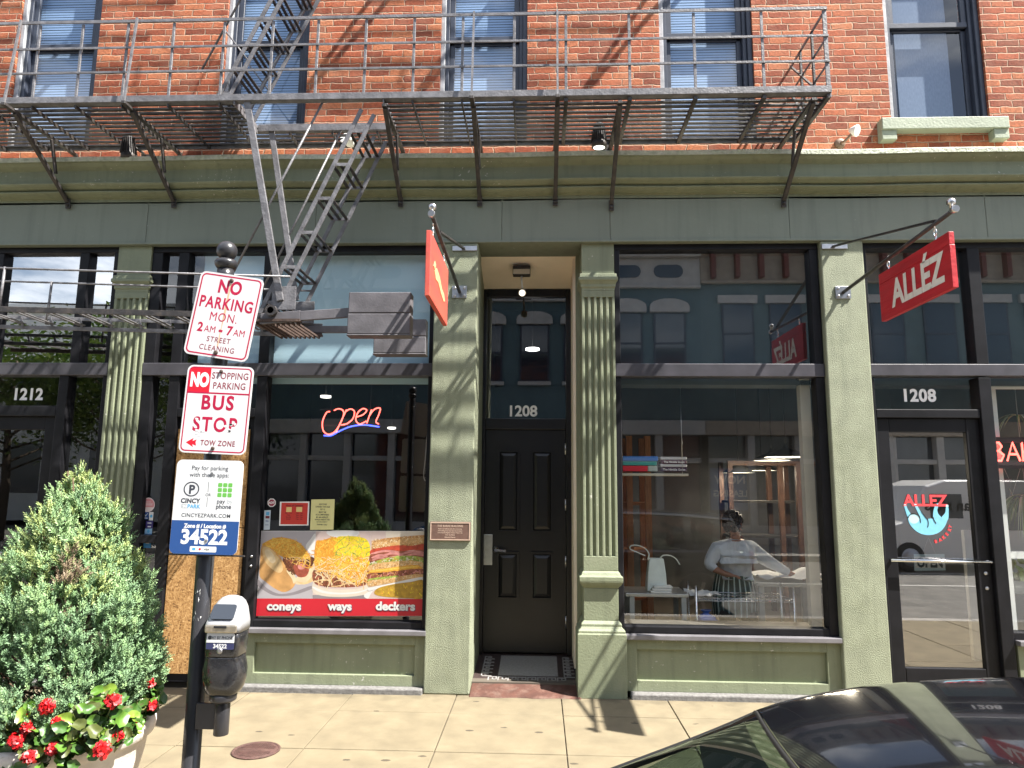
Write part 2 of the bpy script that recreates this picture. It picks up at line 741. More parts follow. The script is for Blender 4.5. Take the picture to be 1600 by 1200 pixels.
def tag(o, label=None, cat=None, group=None, kind=None):
    if label:
        o["label"] = label
    if cat:
        o["category"] = cat
    if group:
        o["group"] = group
    if kind:
        o["kind"] = kind
    return o


def thing(name, loc, label, cat, group=None):
    o = bpy.data.objects.new(name, None)
    o.empty_display_size = 0.1
    COL.objects.link(o)
    o.location = loc
    return tag(o, label, cat, group)


def copy_tree(o, parent=None):
    c = o.copy()
    COL.objects.link(c)
    if parent:
        c.parent = parent
    for ch in [x for x in bpy.data.objects if x.parent == o]:
        copy_tree(ch, c)
    return c


def rrect(w, h, r, n=5, cx=0.0, cy=0.0):
    pts = []
    for sx, sy, a0 in ((1, -1, -90), (1, 1, 0), (-1, 1, 90), (-1, -1, 180)):
        for k in range(n + 1):
            a = math.radians(a0 + 90 * k / n)
            pts.append((cx + sx * (w / 2 - r) + r * math.cos(a), cy + sy * (h / 2 - r) + r * math.sin(a)))
    return pts


def ellipse(cx, cy, rx, ry, n=24, a0=0.0):
    return [(cx + rx * math.cos(2 * math.pi * k / n) * math.cos(a0) - ry * math.sin(2 * math.pi * k / n) * math.sin(a0),
             cy + rx * math.cos(2 * math.pi * k / n) * math.sin(a0) + ry * math.sin(2 * math.pi * k / n) * math.cos(a0)) for k in range(n)]

# ------------------------------------------------------------------ the paints and stuffs of the place
GREEN = (0.198, 0.222, 0.143)
M_green = mat("green_paint", GREEN, 0.62, chips=(0.42, 0.42, 0.36), streak=0.4, var=0.10, vscale=2.2, bump=0.25, bscale=70, dirt=(0.30, 0.30, 0.22), dirt_amt=0.35, dscale=2.4, dirt_lo=0.56)
M_stucco = mat("green_stucco", (0.25, 0.272, 0.188), 0.75, chips=(0.38, 0.39, 0.32), streak=0.35, var=0.14, vscale=6, bump=0.85, bscale=135, bdetail=8, bdist=0.009, dirt=(0.175, 0.195, 0.11), dirt_amt=0.5, dscale=1.8)
M_beam = mat("green_frieze_paint", (0.18, 0.205, 0.162), 0.55, chips=(0.34, 0.34, 0.30), streak=0.3, var=0.09, vscale=1.4, bump=0.12, bscale=25, dirt=(0.31, 0.31, 0.25), dirt_amt=0.3, dscale=1.3, dirt_lo=0.57, stretch=(0.6, 1, 1))
M_peel = mat("peeling_cornice_paint", (0.42, 0.45, 0.34), 0.7, var=0.25, vscale=30, bump=0.8, bscale=50, dirt=(0.62, 0.60, 0.52), dirt_amt=0.8, dscale=14, dirt_lo=0.46)
M_sill = mat("pale_green_sill_paint", (0.30, 0.335, 0.25), 0.6, var=0.12, vscale=5, bump=0.3, bscale=50)
M_frame = mat("black_frame_enamel", (0.0095, 0.0095, 0.0115), 0.45, spec=0.2, var=0.3, vscale=6, dirt=(0.022, 0.021, 0.022), dirt_amt=0.5, dscale=5, dirt_lo=0.58, bump=0.05, bscale=40)
M_ledge = mat("grey_ledge_metal", (0.15, 0.145, 0.155), 0.38, var=0.2, vscale=7)
M_sash = mat("dark_blue_sash_paint", (0.035, 0.042, 0.062), 0.4, var=0.2, vscale=8, bump=0.1, bscale=50)
M_sash_lt = mat("sunlit_grey_casing", (0.30, 0.31, 0.33), 0.6, var=0.25, vscale=12, bump=0.2, bscale=50)  # dark casing as the sun shows it, light put into the colour
M_iron = mat("weathered_sunlit_iron_paint", (0.135, 0.132, 0.14), 0.42, var=0.35, vscale=14, bump=0.35, bscale=60, dirt=(0.075, 0.06, 0.05), dirt_amt=0.7, dscale=20, dirt_lo=0.56, metal=0.0, spec=0.6)  # black iron paint lightened, sunlight on it put into the colour
M_iron_dk = mat("dark_iron_paint", (0.030, 0.027, 0.027), 0.5, var=0.35, vscale=14, bump=0.3, bscale=60, dirt=(0.11, 0.085, 0.065), dirt_amt=0.5, dscale=14)  # dark copy; on fire escape undersides the shade is in the colour
M_weight = mat("chipped_grey_steel", (0.105, 0.10, 0.11), 0.55, var=0.25, vscale=9, bump=0.15, bscale=60, dirt=(0.20, 0.19, 0.185), dirt_amt=0.7, dscale=16, dirt_lo=0.58)
M_rust = mat("rusty_steel", (0.06, 0.038, 0.03), 0.8, var=0.4, vscale=18, bump=0.4, bscale=60)
M_black = mat("gloss_black_door_paint", (0.004, 0.004, 0.0055), 0.36, var=0.3, vscale=5, bump=0.08, bscale=30, spec=0.5, dirt=(0.012, 0.0115, 0.012), dirt_amt=0.5, dscale=4)
M_cream = mat("cream_plaster", (0.84, 0.74, 0.60), 0.8, var=0.08, vscale=3, bump=0.1, bscale=60)
M_creamwood = mat("cream_window_liner", (0.50, 0.46, 0.38), 0.7, var=0.1, vscale=4)
M_steel = mat("brushed_steel", (0.55, 0.55, 0.56), 0.28, metal=1.0, var=0.1, vscale=20)
M_chrome = mat("bright_metal", (0.75, 0.75, 0.76), 0.15, metal=1.0)
M_white = mat("white_paint", (0.78, 0.78, 0.76), 0.5, var=0.05, vscale=4)
M_letter = mat("white_lettering", (0.82, 0.82, 0.80), 0.5)
M_black_flat = mat("dark_ink", (0.012, 0.012, 0.014), 0.6)
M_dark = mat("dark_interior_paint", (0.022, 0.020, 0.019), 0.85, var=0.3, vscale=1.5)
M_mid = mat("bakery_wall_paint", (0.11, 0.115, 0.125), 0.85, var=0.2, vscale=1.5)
M_floor_in = mat("interior_floor", (0.10, 0.085, 0.07), 0.5, var=0.25, vscale=2)
M_bluepanel = mat("pale_transom_board", (0.52, 0.72, 0.82), 0.6, var=0.05, vscale=1.2)
M_osb = board_mat("strand_board")
M_granite = mat("grey_granite", (0.15, 0.145, 0.14), 0.8, var=0.3, vscale=40, bump=0.4, bscale=80)
M_redstone = mat("worn_red_sandstone", (0.08, 0.032, 0.022), 0.75, var=0.3, vscale=12, bump=0.4, bscale=60, dirt=(0.20, 0.14, 0.11), dirt_amt=0.6, dscale=7)
M_tile_w = mat("white_mosaic", (0.27, 0.26, 0.25), 0.5, var=0.15, vscale=60, bump=0.4, bscale=150)
M_tile_b = mat("dark_mosaic", (0.045, 0.03, 0.028), 0.5, var=0.3, vscale=60, bump=0.4, bscale=150)
M_brick = brick_mat("red_brick", (0.255, 0.056, 0.023), (0.345, 0.084, 0.034), (0.41, 0.14, 0.060), (0.44, 0.30, 0.205))
M_slab = slab_mat("warm_concrete", (0.18, 0.148, 0.093), 0.853, 0.765)
M_joint = mat("joint_dirt", (0.11, 0.09, 0.065), 0.9, var=0.3, vscale=20)
M_asphalt = mat("asphalt", (0.13, 0.122, 0.11), 0.85, var=0.3, vscale=3, bump=0.4, bscale=180, dirt=(0.10, 0.095, 0.088), dirt_amt=0.6, dscale=0.8)
M_kerb = mat("kerb_stone", (0.33, 0.31, 0.28), 0.85, var=0.2, vscale=8, bump=0.3, bscale=70)
M_red = mat("sign_red", (0.55, 0.02, 0.03), 0.45)

G_shop = glass_mat("shop_glass", 1.9, 0.035, (0.94, 0.96, 0.95), wav=0.03)
G_trans = glass_mat("transom_glass", 3.0, 0.10, (0.80, 0.85, 0.86), wav=0.03)
G_up = glass_mat("upper_window_glass", 2.0, 0.0, (0.80, 0.86, 0.92), wav=0.02)
G_coat = glass_mat("coated_transom_glass", 3.0, 0.38, (0.7, 0.76, 0.8), wav=0.03)
G_pale = glass_mat("pale_transom_glass", 1.6, 0.02, (0.93, 0.95, 0.95), wav=0.01)
G_thin = glass_mat("clear_glass", 1.0, 0.0, (0.95, 0.96, 0.96))

# ------------------------------------------------------------------ ground: sidewalk, kerb, road, far sidewalk
m = MB()
xs = [-1.53 + 0.853 * k for k in range(-16, 18)]
ys = [0.05, -0.455, -1.22, -1.985, -2.75, -3.46]
g = 0.0035
rs = random.Random(3)
for i in range(len(xs) - 1):
    for j in range(len(ys) - 1):
        dz = rs.uniform(-0.0018, 0.0018)
        m.box(xs[i] + g, xs[i + 1] - g, ys[j + 1] + g, ys[j] - g, -0.12, dz)
m.cur = 1
m.box(xs[0], xs[-1], -3.46, 0.05, -0.15, -0.012)
m.build("sidewalk", [M_slab, M_joint], bevel=0.004, seg=2, kind="structure")
m = MB()
for k in range(-7, 8):
    m.box(k * 1.9 + 0.003, k * 1.9 + 1.897, -3.64, -3.465, -0.35, 0.0)
m.build("kerb", M_kerb, bevel=0.02, seg=3, kind="structure")
m = MB()
m.quad((-400, -12.2, -0.15), (400, -12.2, -0.15), (400, -3.6, -0.15), (-400, -3.6, -0.15))
m.build("road", M_asphalt, kind="structure")
m = MB()
m.box(-60, 60, -15.6, -12.2, -0.35, 0.0)
m.build("far_sidewalk", M_kerb, bevel=0.02, kind="structure")
m = MB()
m.quad((-600, -600, -0.22), (600, -600, -0.22), (600, 600, -0.22), (-600, 600, -0.22))
m.build("ground", M_asphalt, kind="structure")

# ------------------------------------------------------------------ the brick building
B = thing("brick_building", (0, 0, 0), "red brick corner-shop building with green painted ground floor front and dark framed shop windows", "building")

WINS = [(-7.13, -6.32), (-5.08, -4.27), (-3.02, -2.21), (-0.95, -0.13), (1.10, 1.96), (3.16, 4.03), (5.22, 6.06), (7.3, 8.1)]
WZ0, WZ1 = 4.97, 7.0
YB = 0.02
m = MB()
TOP = 8.9
m.box(-9, 9, YB, 0.34, 4.50, 4.80)
m.box(4.5, 9, YB, 0.34, 4.80, WZ0)
m.box(1.96, 4.5, YB, 0.34, 4.80, WZ0)
m.box(-9, 9, YB, 0.34, WZ1, TOP)
edges = [-9.0] + [x for wn in WINS for x in wn] + [9.0]
for k in range(0, len(edges), 2):
    m.box(edges[k], edges[k + 1], YB, 0.34, WZ0 if edges[k] > 1.5 else 4.80, WZ1)
# plain brick down to the ground beyond the shop fronts
m.box(-9, -6.3, 0.03, 0.34, 0.0, 4.5)
m.box(5.9, 9, 0.03, 0.34, 0.0, 4.5)
# gable sides and back
m.box(-9.0, -8.7, 0.34, 9, 0, TOP)
m.box(8.7, 9.0, 0.34, 9, 0, TOP)
m.box(-9, 9, 9, 9.3, 0, TOP)
m.build("brick_wall", M_brick, B)
m = MB()
m.box(-9.05, 9.05, -0.1, 9.3, TOP, TOP + 0.25)
m.build("roof", M_beam, B)

# upper windows
for wi, (x0, x1) in enumerate(WINS):
    plain = wi >= 5 or x0 > 3.0
    WZ0 = 4.97 if plain else 4.80
    m = MB()
    # outer moulding, then box frame, then two sashes
    for (a, b, y0, y1, wd, ci) in ((x0, x1, 0.045, 0.13, 0.042, 1), (x0 + 0.042, x1 - 0.042, 0.075, 0.16, 0.035, 0)):
        m.cur = 1 if ci else 0  # only the left moulding is pale, its sunlight painted in
        m.box(a, a + wd, y0, y1, WZ0, WZ1)
        m.cur = 0
        m.box(b - wd, b, y0, y1, WZ0, WZ1)
        m.box(a + wd, b - wd, y0, y1, WZ1 - wd, WZ1)
    a, b = x0 + 0.077, x1 - 0.077
    zm = 5.96 if plain else 5.90
    m.box(a, a + 0.05, 0.095, 0.125, zm, WZ1 - 0.08)
    m.box(b - 0.05, b, 0.095, 0.125, zm, WZ1 - 0.08)
    m.box(a, b, 0.09, 0.125, zm - 0.012, zm + 0.04)
    m.box(a, a + 0.045, 0.128, 0.155, WZ0 + 0.05, zm)
    m.box(b - 0.045, b, 0.128, 0.155, WZ0 + 0.05, zm)
    m.box(a, b, 0.128, 0.158, zm - 0.03, zm + 0.015)
    m.box(x0 + 0.05, x1 - 0.05, 0.10, 0.16, WZ0, WZ0 + 0.055)
    f = m.build("window", [M_sash, M_sash_lt], B, bevel=0.004, seg=1)
    m = MB()
    m.quad((a + 0.04, 0.112, zm + 0.03), (b - 0.04, 0.112, zm + 0.03), (b - 0.04, 0.112, WZ1 - 0.09), (a + 0.04, 0.112, WZ1 - 0.09))
    m.quad((a + 0.04, 0.142, WZ0 + 0.05), (b - 0.04, 0.142, WZ0 + 0.05), (b - 0.04, 0.142, zm - 0.02), (a + 0.04, 0.142, zm - 0.02))
    m.build("pane", G_up, f)
    m = MB()
    if plain:
        m.box(a + 0.10, b - 0.13, 0.20, 0.205, WZ0 + 0.02, WZ1)
        m.build("blind", mat("grey_fabric_shade", (0.27, 0.30, 0.37), 0.8, var=0.12, vscale=90, stretch=(1, 1, 0.3)), f)
    else:
        z = WZ0 + 0.03
        rr = random.Random(wi)
        while z < WZ1 - 0.02:
            t = rr.uniform(-0.0015, 0.0015)
            m.quad((a, 0.1745, z + t), (b, 0.1745, z + t), (b, 0.1765, z + 0.0225 + t), (a, 0.1765, z + 0.0225 + t))
            z += 0.0275
        m.build("blind", mat("sky_tinted_blind_slats", (0.42, 0.54, 0.72), 0.5), f)  # white slats, the sky's blue on the glass put into their colour
    # stone sill on two feet
    if not plain:
        continue
    m = MB()
    s0, s1 = x0 - 0.13, x1 + 0.10
    m.box(s0, s1, -0.075, 0.12, 4.86, 4.97)
    m.box(s0, s0 + 0.13, -0.06, 0.05, 4.77, 4.86)
    m.box(s1 - 0.13, s1, -0.06, 0.05, 4.77, 4.86)
    m.build("sill", M_sill, f, bevel=0.006)
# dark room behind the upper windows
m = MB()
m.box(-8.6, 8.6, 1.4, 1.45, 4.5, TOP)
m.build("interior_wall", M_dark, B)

# cornice and frieze
prof = [(0.30, 4.675), (0.02, 4.67), (-0.205, 4.615), (-0.21, 4.61), (-0.21, 4.566), (-0.192, 4.562), (-0.17, 4.545), (-0.135, 4.525), (-0.122, 4.518),
        (-0.122, 4.400), (-0.150, 4.398), (-0.152, 4.386), (-0.135, 4.372), (-0.105, 4.358), (-0.070, 4.352), (-0.070, 4.342), (-0.095, 4.338), (-0.097, 4.326), (-0.070, 4.312), (-0.035, 4.300), (0.0, 4.296), (0.0, 4.25), (0.30, 4.25)]
m = MB()
NS = 60
rings = []
for k in range(NS + 1):
    x = -6.6 + 13.2 * k / NS
    s = 0.004 * math.sin(x * 1.7) + 0.003 * math.sin(x * 4.1)
    rings.append([(x, y, z + s) for y, z in prof])
m.loft(rings)
for i, ff in enumerate(m.f):
    if len(ff) == 4:
        k = i % len(prof)
        if k in (1, 2, 3):
            m.m[i] = 1
m.build("cornice", [M_green, M_peel], B, bevel=0.003, seg=1)
m = MB()
cuts = [-6.6, -5.2, -3.62, -2.05, -0.35, 0.62, 2.2, 3.9, 6.6]
for a, b in zip(cuts, cuts[1:]):
    m.box(a + 0.0012, b - 0.0012, 0.0, 0.32, 3.878, 4.27)
m.cur = 0
m.box(-6.6, -0.56, -0.012, 0.30, 3.855, 3.878)
m.box(0.36, 6.6, -0.012, 0.30, 3.855, 3.878)
m.box(-0.56, 0.36, -0.012, 0.39, 3.855, 3.878)
m.build("frieze", M_beam, B, bevel=0.004, seg=2)


# pilasters
def fluted(x0, x1):
    m = MB()
    yf = 0.035
    m.box(x0, x1, yf, 0.34, 3.57, 3.855)           # block over the capital
    # capital
    e = 0.028
    pr = [(0.0, 3.42), (0.0, 3.44), (0.008, 3.455), (0.008, 3.475), (0.02, 3.50), (e, 3.51), (e, 3.535), (0.018, 3.545), (0.018, 3.57)]
    m.loft([[(x0 - o, yf - o * 1.3, z), (x1 + o, yf - o * 1.3, z), (x1 + o, 0.3, z), (x0 - o, 0.3, z)] for o, z in pr])
    # fluted shaft
    n = 5
    wd = x1 - x0
    fw = wd * 0.105
    gap = (wd - n * fw) / (n + 1)
    pts = [(x0, 0.33), (x0, yf)]
    x = x0
    for k in range(n):
        x += gap
        for t in range(9):
            a = math.pi * t / 8
            pts.append((x + fw / 2 - math.cos(a) * fw / 2, yf + math.sin(a) * 0.026))
        x += fw
    pts += [(x1, yf), (x1, 0.33)]
    m.loft([[(px, py, 1.12) for px, py in pts], [(px, py, 3.36) for px, py in pts]])
    m.box(x0, x1, yf, 0.33, 3.36, 3.42)
    m.box(x0, x1, yf, 0.33, 1.0, 1.12)
    # necking, plain die, base mouldings, plinth
    pr = [(0.0, 0.86), (0.006, 0.87), (0.02, 0.885), (0.034, 0.91), (0.036, 0.925), (0.036, 0.955), (0.02, 0.965), (0.012, 0.985), (0.0, 1.0)]
    m.loft([[(x0 - o, yf - o * 1.2, z), (x1 + o, yf - o * 1.2, z), (x1 + o, 0.3, z), (x0 - o, 0.3, z)] for o, z in pr])
    m.box(x0, x1, yf, 0.33, 0.60, 0.86)
    pr = [(0.055, 0.0), (0.055, 0.50), (0.048, 0.505), (0.048, 0.525), (0.03, 0.54), (0.022, 0.555), (0.022, 0.575), (0.008, 0.59), (0.0, 0.60)]
    m.loft([[(x0 - o, yf - o * 1.1, z), (x1 + o, yf - o * 1.1, z), (x1 + o, 0.3, z), (x0 - o, 0.3, z)] for o, z in pr])
    return m.build("pilaster", M_green, B, bevel=0.004, seg=2)


def stuccoed(x0, x1, x0b, x1b):
    m = MB()
    m.loft([[(x0b, 0, 0), (x1b, 0, 0), (x1b, 0.34, 0), (x0b, 0.34, 0)], [(x0, 0, 3.855), (x1, 0, 3.855), (x1, 0.34, 3.855), (x0, 0.34, 3.855)]])
    return m.build("pilaster", M_stucco, B, bevel=0.012, seg=3)


fluted(-3.885, -3.575)
fluted(0.365, 0.655)
stuccoed(-0.945, -0.56, -0.955, -0.575)
stuccoed(2.46, 2.825, 2.45, 2.83)
stuccoed(-6.3, -5.95, -6.3, -5.95)
stuccoed(5.55, 5.9, 5.55, 5.9)

# stone base strip
for a, b in ((-5.95, -3.95), (-2.5, -0.96), (0.74, 2.45), (3.86, 5.55)):
    m = MB()
    m.box(a, b, -0.035, 0.2, -0.02, 0.045)
    m.build("stone_base", M_granite, B, bevel=0.01)


# bulkheads under the shop windows: a frame round a sunk panel
def bulkhead(x0, x1, z0, z1, px0, px1, pz0, pz1):
    m = MB()
    y, yb = 0.045, 0.20
    m.box(x0, px0, y, yb, z0, z1)
    m.box(px1, x1, y, yb, z0, z1)
    m.box(px0, px1, y, yb, z0, pz0)
    m.box(px0, px1, y, yb, pz1, z1)
    m.box(px0, px1, y + 0.035, yb - 0.02, pz0, pz1)
    return m.build("bulkhead", M_green, B, bevel=0.003, seg=2)


bulkhead(-2.50, -0.955, 0.045, 0.455, -2.40, -1.04, 0.13, 0.375)
bulkhead(0.70, 2.452, 0.045, 0.455, 0.80, 2.34, 0.13, 0.375)
bulkhead(3.86, 5.55, 0.045, 0.455, 3.96, 5.4, 0.13, 0.375)

M_bar = mat("sunlit_tone_transom_bar", (0.055, 0.053, 0.062), 0.35, var=0.25, vscale=6, bump=0.05, bscale=40)  # paler than the frame enamel, sun on the bars put into the colour
YG = 0.115         # plane of the shop glass


def shopwin(name, bars, panes, gl, liner=None):
    m = MB()
    for b in bars:
        m.cur = 1 if b[4] == ZT0 and b[5] == ZT1 or b[5] == ZT1 and b[4] > 2.6 else 0
        m.box(*b)
    f = m.build(name, [M_frame, M_bar], B, bevel=0.006, seg=2)
    for (a, b, z0, z1) in panes:
        mm = MB()
        mm.quad((a - 0.006, YG, z0 - 0.006), (b + 0.006, YG, z0 - 0.006), (b + 0.006, YG, z1 + 0.006), (a - 0.006, YG, z1 + 0.006))
        mm.build("pane", gl, f)
    return f


Y0, Y1 = 0.055, 0.175
ZT0, ZT1 = 2.65, 2.765     # transom bar
ZH = 3.80
# --- diner bay: sidelight, boarded door, window
d0, d1 = -3.574, -0.945
mA0, mA1 = -3.325, -3.228
mB0, mB1 = -2.525, -2.43
shopwin("transom_window", [(d0, d1, Y0, Y1, ZH, 3.855), (d0, d1, Y0 - 0.015, Y1, ZT0, ZT1), (d0, d0 + 0.10, Y0, Y1, ZT1, ZH), (mA0, mA1, Y0, Y1, ZT1, ZH), (mB0, mB1, Y0, Y1, ZT1, ZH), (d1 - 0.045, d1, Y0, Y1, ZT1, ZH)],
        [(d0 + 0.10, mA0, ZT1, ZH), (mA1, mB0, ZT1, ZH), (mB1, d1 - 0.045, ZT1, ZH)], G_pale)
diner = shopwin("shop_window", [(mB0, mB1, Y0, Y1, 0.05, ZT0), (d1 - 0.045, d1, Y0, Y1, 0.50, ZT0), (mB1, d1 - 0.045, Y0, Y1, 0.50, 0.555)],
                [(mB1, d1 - 0.045, 0.555, ZT0)], G_shop)
m = MB()
m.box(mB1 - 0.10, d1 + 0.0, -0.005, 0.2, 0.457, 0.497)
m.build("ledge", M_ledge, diner, bevel=0.005)
shopwin("sidelight", [(d0, d0 + 0.10, Y0, Y1, 0.0, ZT0), (mA0, mA1, Y0, Y1, 0.0, ZT0), (d0 + 0.1, mA0, Y0, Y1, 0.05, 0.30), (d0 + 0.1, mA0, Y0, Y1, 1.18, 1.25)],
        [(d0 + 0.1, mA0, 0.30, 1.18), (d0 + 0.1, mA0, 1.25, ZT0)], G_shop)
shopwin("door_transom", [(mA1, mB0, Y0, Y1, 2.28, 2.36)], [(mA1, mB0, 2.36, ZT0)], G_shop)
m = MB()
DX0, DX1 = mA1, mB0
m.box(DX0, DX0 + 0.05, 0.10, 0.15, 0.03, 2.28)
m.box(DX1 - 0.05, DX1, 0.10, 0.15, 0.03, 2.28)
m.box(DX0 + 0.05, DX1 - 0.05, 0.10, 0.15, 2.20, 2.28)
m.box(DX0 + 0.05, DX1 - 0.05, 0.10, 0.15, 0.03, 0.14)
door = m.build("door", M_frame, B, bevel=0.004)
m = MB()
m.box(DX0 + 0.008, DX1 - 0.045, 0.085, 0.098, 1.32, 2.175)
m.box(DX0 + 0.008, DX1 - 0.045, 0.085, 0.098, 0.10, 1.312)
m.build("board", M_osb, door, bevel=0.002, seg=1)
for z in (1.08, 1.0):
    m = MB()
    m.lathe([(0.011, 0), (0.011, 0.006), (0.007, 0.009)], (mB0 + 0.05, Y0, z), 12, (0, -1, 0))
    m.build("bolt", M_steel, door)
# --- neighbour bay: door 1212
e0, e1 = -5.95, -3.89
k0, k1 = -4.26, -4.17
shopwin("transom_window", [(e0, e1, Y0, Y1, ZH, 3.855), (e0, e1, Y0 - 0.015, Y1, ZT0, ZT1), (e1 - 0.045, e1, Y0, Y1, 0.0, ZH), (k0, k1, Y0, Y1, ZT1, ZH), (-5.07, -4.985, Y0, Y1, ZT1, ZH), (e0, e0 + 0.05, Y0, Y1, 0, ZH)],
        [(e0 + 0.05, -5.07, ZT1, ZH), (-4.985, k0, ZT1, ZH), (k1, e1 - 0.045, ZT1, ZH)], G_coat)
shopwin("sidelight", [(-4.34, -4.25, Y0, Y1, 0.0, ZT0), (-4.25, e1 - 0.045, Y0, Y1, 0.05, 0.28)], [(-4.25, e1 - 0.045, 0.28, ZT0)], G_shop)
f1212 = shopwin("door_transom", [(-5.3, -4.34, Y0, Y1, 2.28, 2.375)], [(-5.3, -4.34, 2.375, ZT0)], G_shop)
shopwin("door_post", [(-5.39, -5.3, Y0, Y1, 0.0, ZT0)], [(-5.9, -5.39, 0.05, ZT0)], G_shop)
m = MB()
m.box(-5.3, -5.19, 0.09, 0.14, 0.03, 2.28)
m.box(-4.45, -4.34, 0.09, 0.14, 0.03, 2.28)
m.box(-5.19, -4.45, 0.09, 0.14, 2.16, 2.28)
m.box(-5.19, -4.45, 0.09, 0.14, 0.03, 0.25)
dd = m.build("door", M_frame, B, bevel=0.005)
m = MB()
m.quad((-5.195, 0.115, 0.245), (-4.445, 0.115, 0.245), (-4.445, 0.115, 2.165), (-5.195, 0.115, 2.165))
m.build("pane", G_shop, dd)
m = MB()
m.box(-5.14, -4.40, 0.06, 0.075, 1.06, 1.09)
m.build("push_bar", M_steel, dd, bevel=0.004)
m = MB()
c = W(41, 615, YG - 0.02)
m.text("1212", FX(c.x, YG - 0.0015, c.z), 0, -0.052, 0.145, bold=0.0055, sx=0.95, spacing=1.06)
m.build("house_number", M_letter, f1212)
# --- bakery window bay
r0, r1 = 0.655, 2.452
shopwin("transom_window", [(r0, r1, Y0, Y1, ZH, 3.855), (r0, r1, Y0 - 0.015, Y1, ZT0, ZT1), (r0, r0 + 0.05, Y0, Y1, ZT1, ZH), (r1 - 0.075, r1, Y0, Y1, ZT1, ZH)],
        [(r0 + 0.05, r1 - 0.075, ZT1, ZH)], G_trans)
bak = shopwin("shop_window", [(r0, r0 + 0.05, Y0, Y1, 0.50, ZT0), (r1 - 0.075, r1, Y0, Y1, 0.50, ZT0), (r0 + 0.05, r1 - 0.075, Y0, Y1, 0.50, 0.555)],
              [(r0 + 0.05, r1 - 0.075, 0.555, ZT0)], G_shop)
m = MB()
m.box(r0 + 0.04, r1 - 0.002, -0.005, 0.2, 0.457, 0.497)
m.build("ledge", M_ledge, bak, bevel=0.005)
m = MB()
m.box(2.285, 2.375, 0.19, 0.27, 0.55, 2.66)
m.build("liner", M_creamwood, bak, bevel=0.003)
m = MB()
m.box(0.66, 2.4, 0.18, 0.5, 0.48, 0.53)
m.build("inner_sill", mat("grey_tan_sill", (0.11, 0.10, 0.09), 0.6, var=0.2, vscale=6), bak, bevel=0.003)  # grey-tan, darker than the cream liner
# --- bakery door bay
q0, q1 = 2.825, 5.55
n0, n1 = 3.735, 3.84
ft = shopwin("transom_window", [(q0, q1, Y0, Y1, ZH, 3.855), (q0, q1, Y0 - 0.015, Y1, ZT0 + 0.01, ZT1), (q0, q0 + 0.045, Y0, Y1, ZT1, ZH), (n0, n1, Y0 - 0.01, Y1, ZT1, ZH), (q1 - 0.06, q1, Y0, Y1, 0.5, ZH)],
             [(q0 + 0.045, n0, ZT1, ZH), (n1, q1 - 0.06, ZT1, ZH)], G_trans)
f1208 = shopwin("door_transom", [(q0, q0 + 0.045, Y0, Y1, 0.0, ZT0), (n0, n1, Y0 - 0.01, Y1, 0.0, ZT0), (q0 + 0.045, n0, Y0, Y1, 2.30, 2.375)], [(q0 + 0.045, n0, 2.375, ZT0)], G_shop)
bw_ = shopwin("shop_window", [(n1, q1 - 0.06, Y0, Y1, 0.50, 0.555)], [(n1, q1 - 0.06, 0.555, ZT0)], G_shop)
m = MB()
m.box(n1 + 0.01, q1, -0.005, 0.2, 0.457, 0.497)
m.build("ledge", M_ledge, bw_, bevel=0.005)
m = MB()
m.box(q0 + 0.046, q0 + 0.155, 0.085, 0.135, 0.03, 2.30)
m.box(n0 - 0.115, n0 - 0.001, 0.085, 0.135, 0.03, 2.30)
m.box(q0 + 0.155, n0 - 0.115, 0.085, 0.135, 2.18, 2.30)
m.box(q0 + 0.155, n0 - 0.115, 0.085, 0.135, 0.03, 0.26)
bd = m.build("door", M_frame, B, bevel=0.006)
m = MB()
m.quad((q0 + 0.15, 0.111, 0.255), (n0 - 0.11, 0.111, 0.255), (n0 - 0.11, 0.111, 2.185), (q0 + 0.15, 0.111, 2.185))
m.build("pane", glass_mat("door_glass", 3.2, 0.14, (0.55, 0.56, 0.55), wav=0.01), bd)
m = MB()
za = ZZ(1382, 875, 0.05)
m.tube([(q0 + 0.07, 0.035, za), (n0 - 0.03, 0.035, za - 0.005)], 0.013, 12)
m.bar((q0 + 0.1, 0.035, za), (q0 + 0.1, 0.09, za), 0.02, 0.02)
m.bar((n0 - 0.06, 0.035, za), (n0 - 0.06, 0.09, za), 0.02, 0.02)
m.build("push_bar", M_chrome, bd)
for z in (za - 0.10, za - 0.22):
    m = MB()
    m.lathe([(0.016, 0), (0.016, 0.006), (0.008, 0.012)], (n0 - 0.055, 0.085, z), 14, (0, -1, 0))
    m.build("lock", M_steel, bd)
m = MB()
c = W(1437, 617, YG - 0.02)
m.text("1208", FX(c.x, YG - 0.0015, c.z), 0, -0.052, 0.148, bold=0.0055, sx=0.95, spacing=1.06)
m.build("house_number", M_letter, f1208)

# --- the entrance recess between the shops
m = MB()
m.cur = 0
m.box(-0.62, -0.575, 0.34, 0.95, 0.0, 3.9)
m.box(0.33, 0.38, 0.34, 0.95, 0.0, 3.9)
m.box(0.36, 0.40, 0.33, 0.36, 0.0, 3.9)
m.cur = 1
m.quad((-0.58, 0.39, 3.856), (0.34, 0.39, 3.856), (0.34, 0.95, 3.665), (-0.58, 0.95, 3.665))
m.cur = 1
m.box(0.305, 0.331, 0.42, 0.93, 0.12, 3.85)
m.build("entrance_recess", [M_green, M_cream], B)
YD = 0.90
m = MB()
m.box(-0.60, -0.545, YD - 0.02, YD + 0.06, 0.12, 3.68)
m.box(0.255, 0.31, YD - 0.02, YD + 0.06, 0.12, 3.68)
m.box(-0.545, 0.255, YD - 0.02, YD + 0.06, 3.60, 3.68)
m.box(-0.545, 0.255, YD - 0.02, YD + 0.06, 2.25, 2.36)
fr_ = m.build("entrance_frame", M_black, B, bevel=0.006)
m = MB()
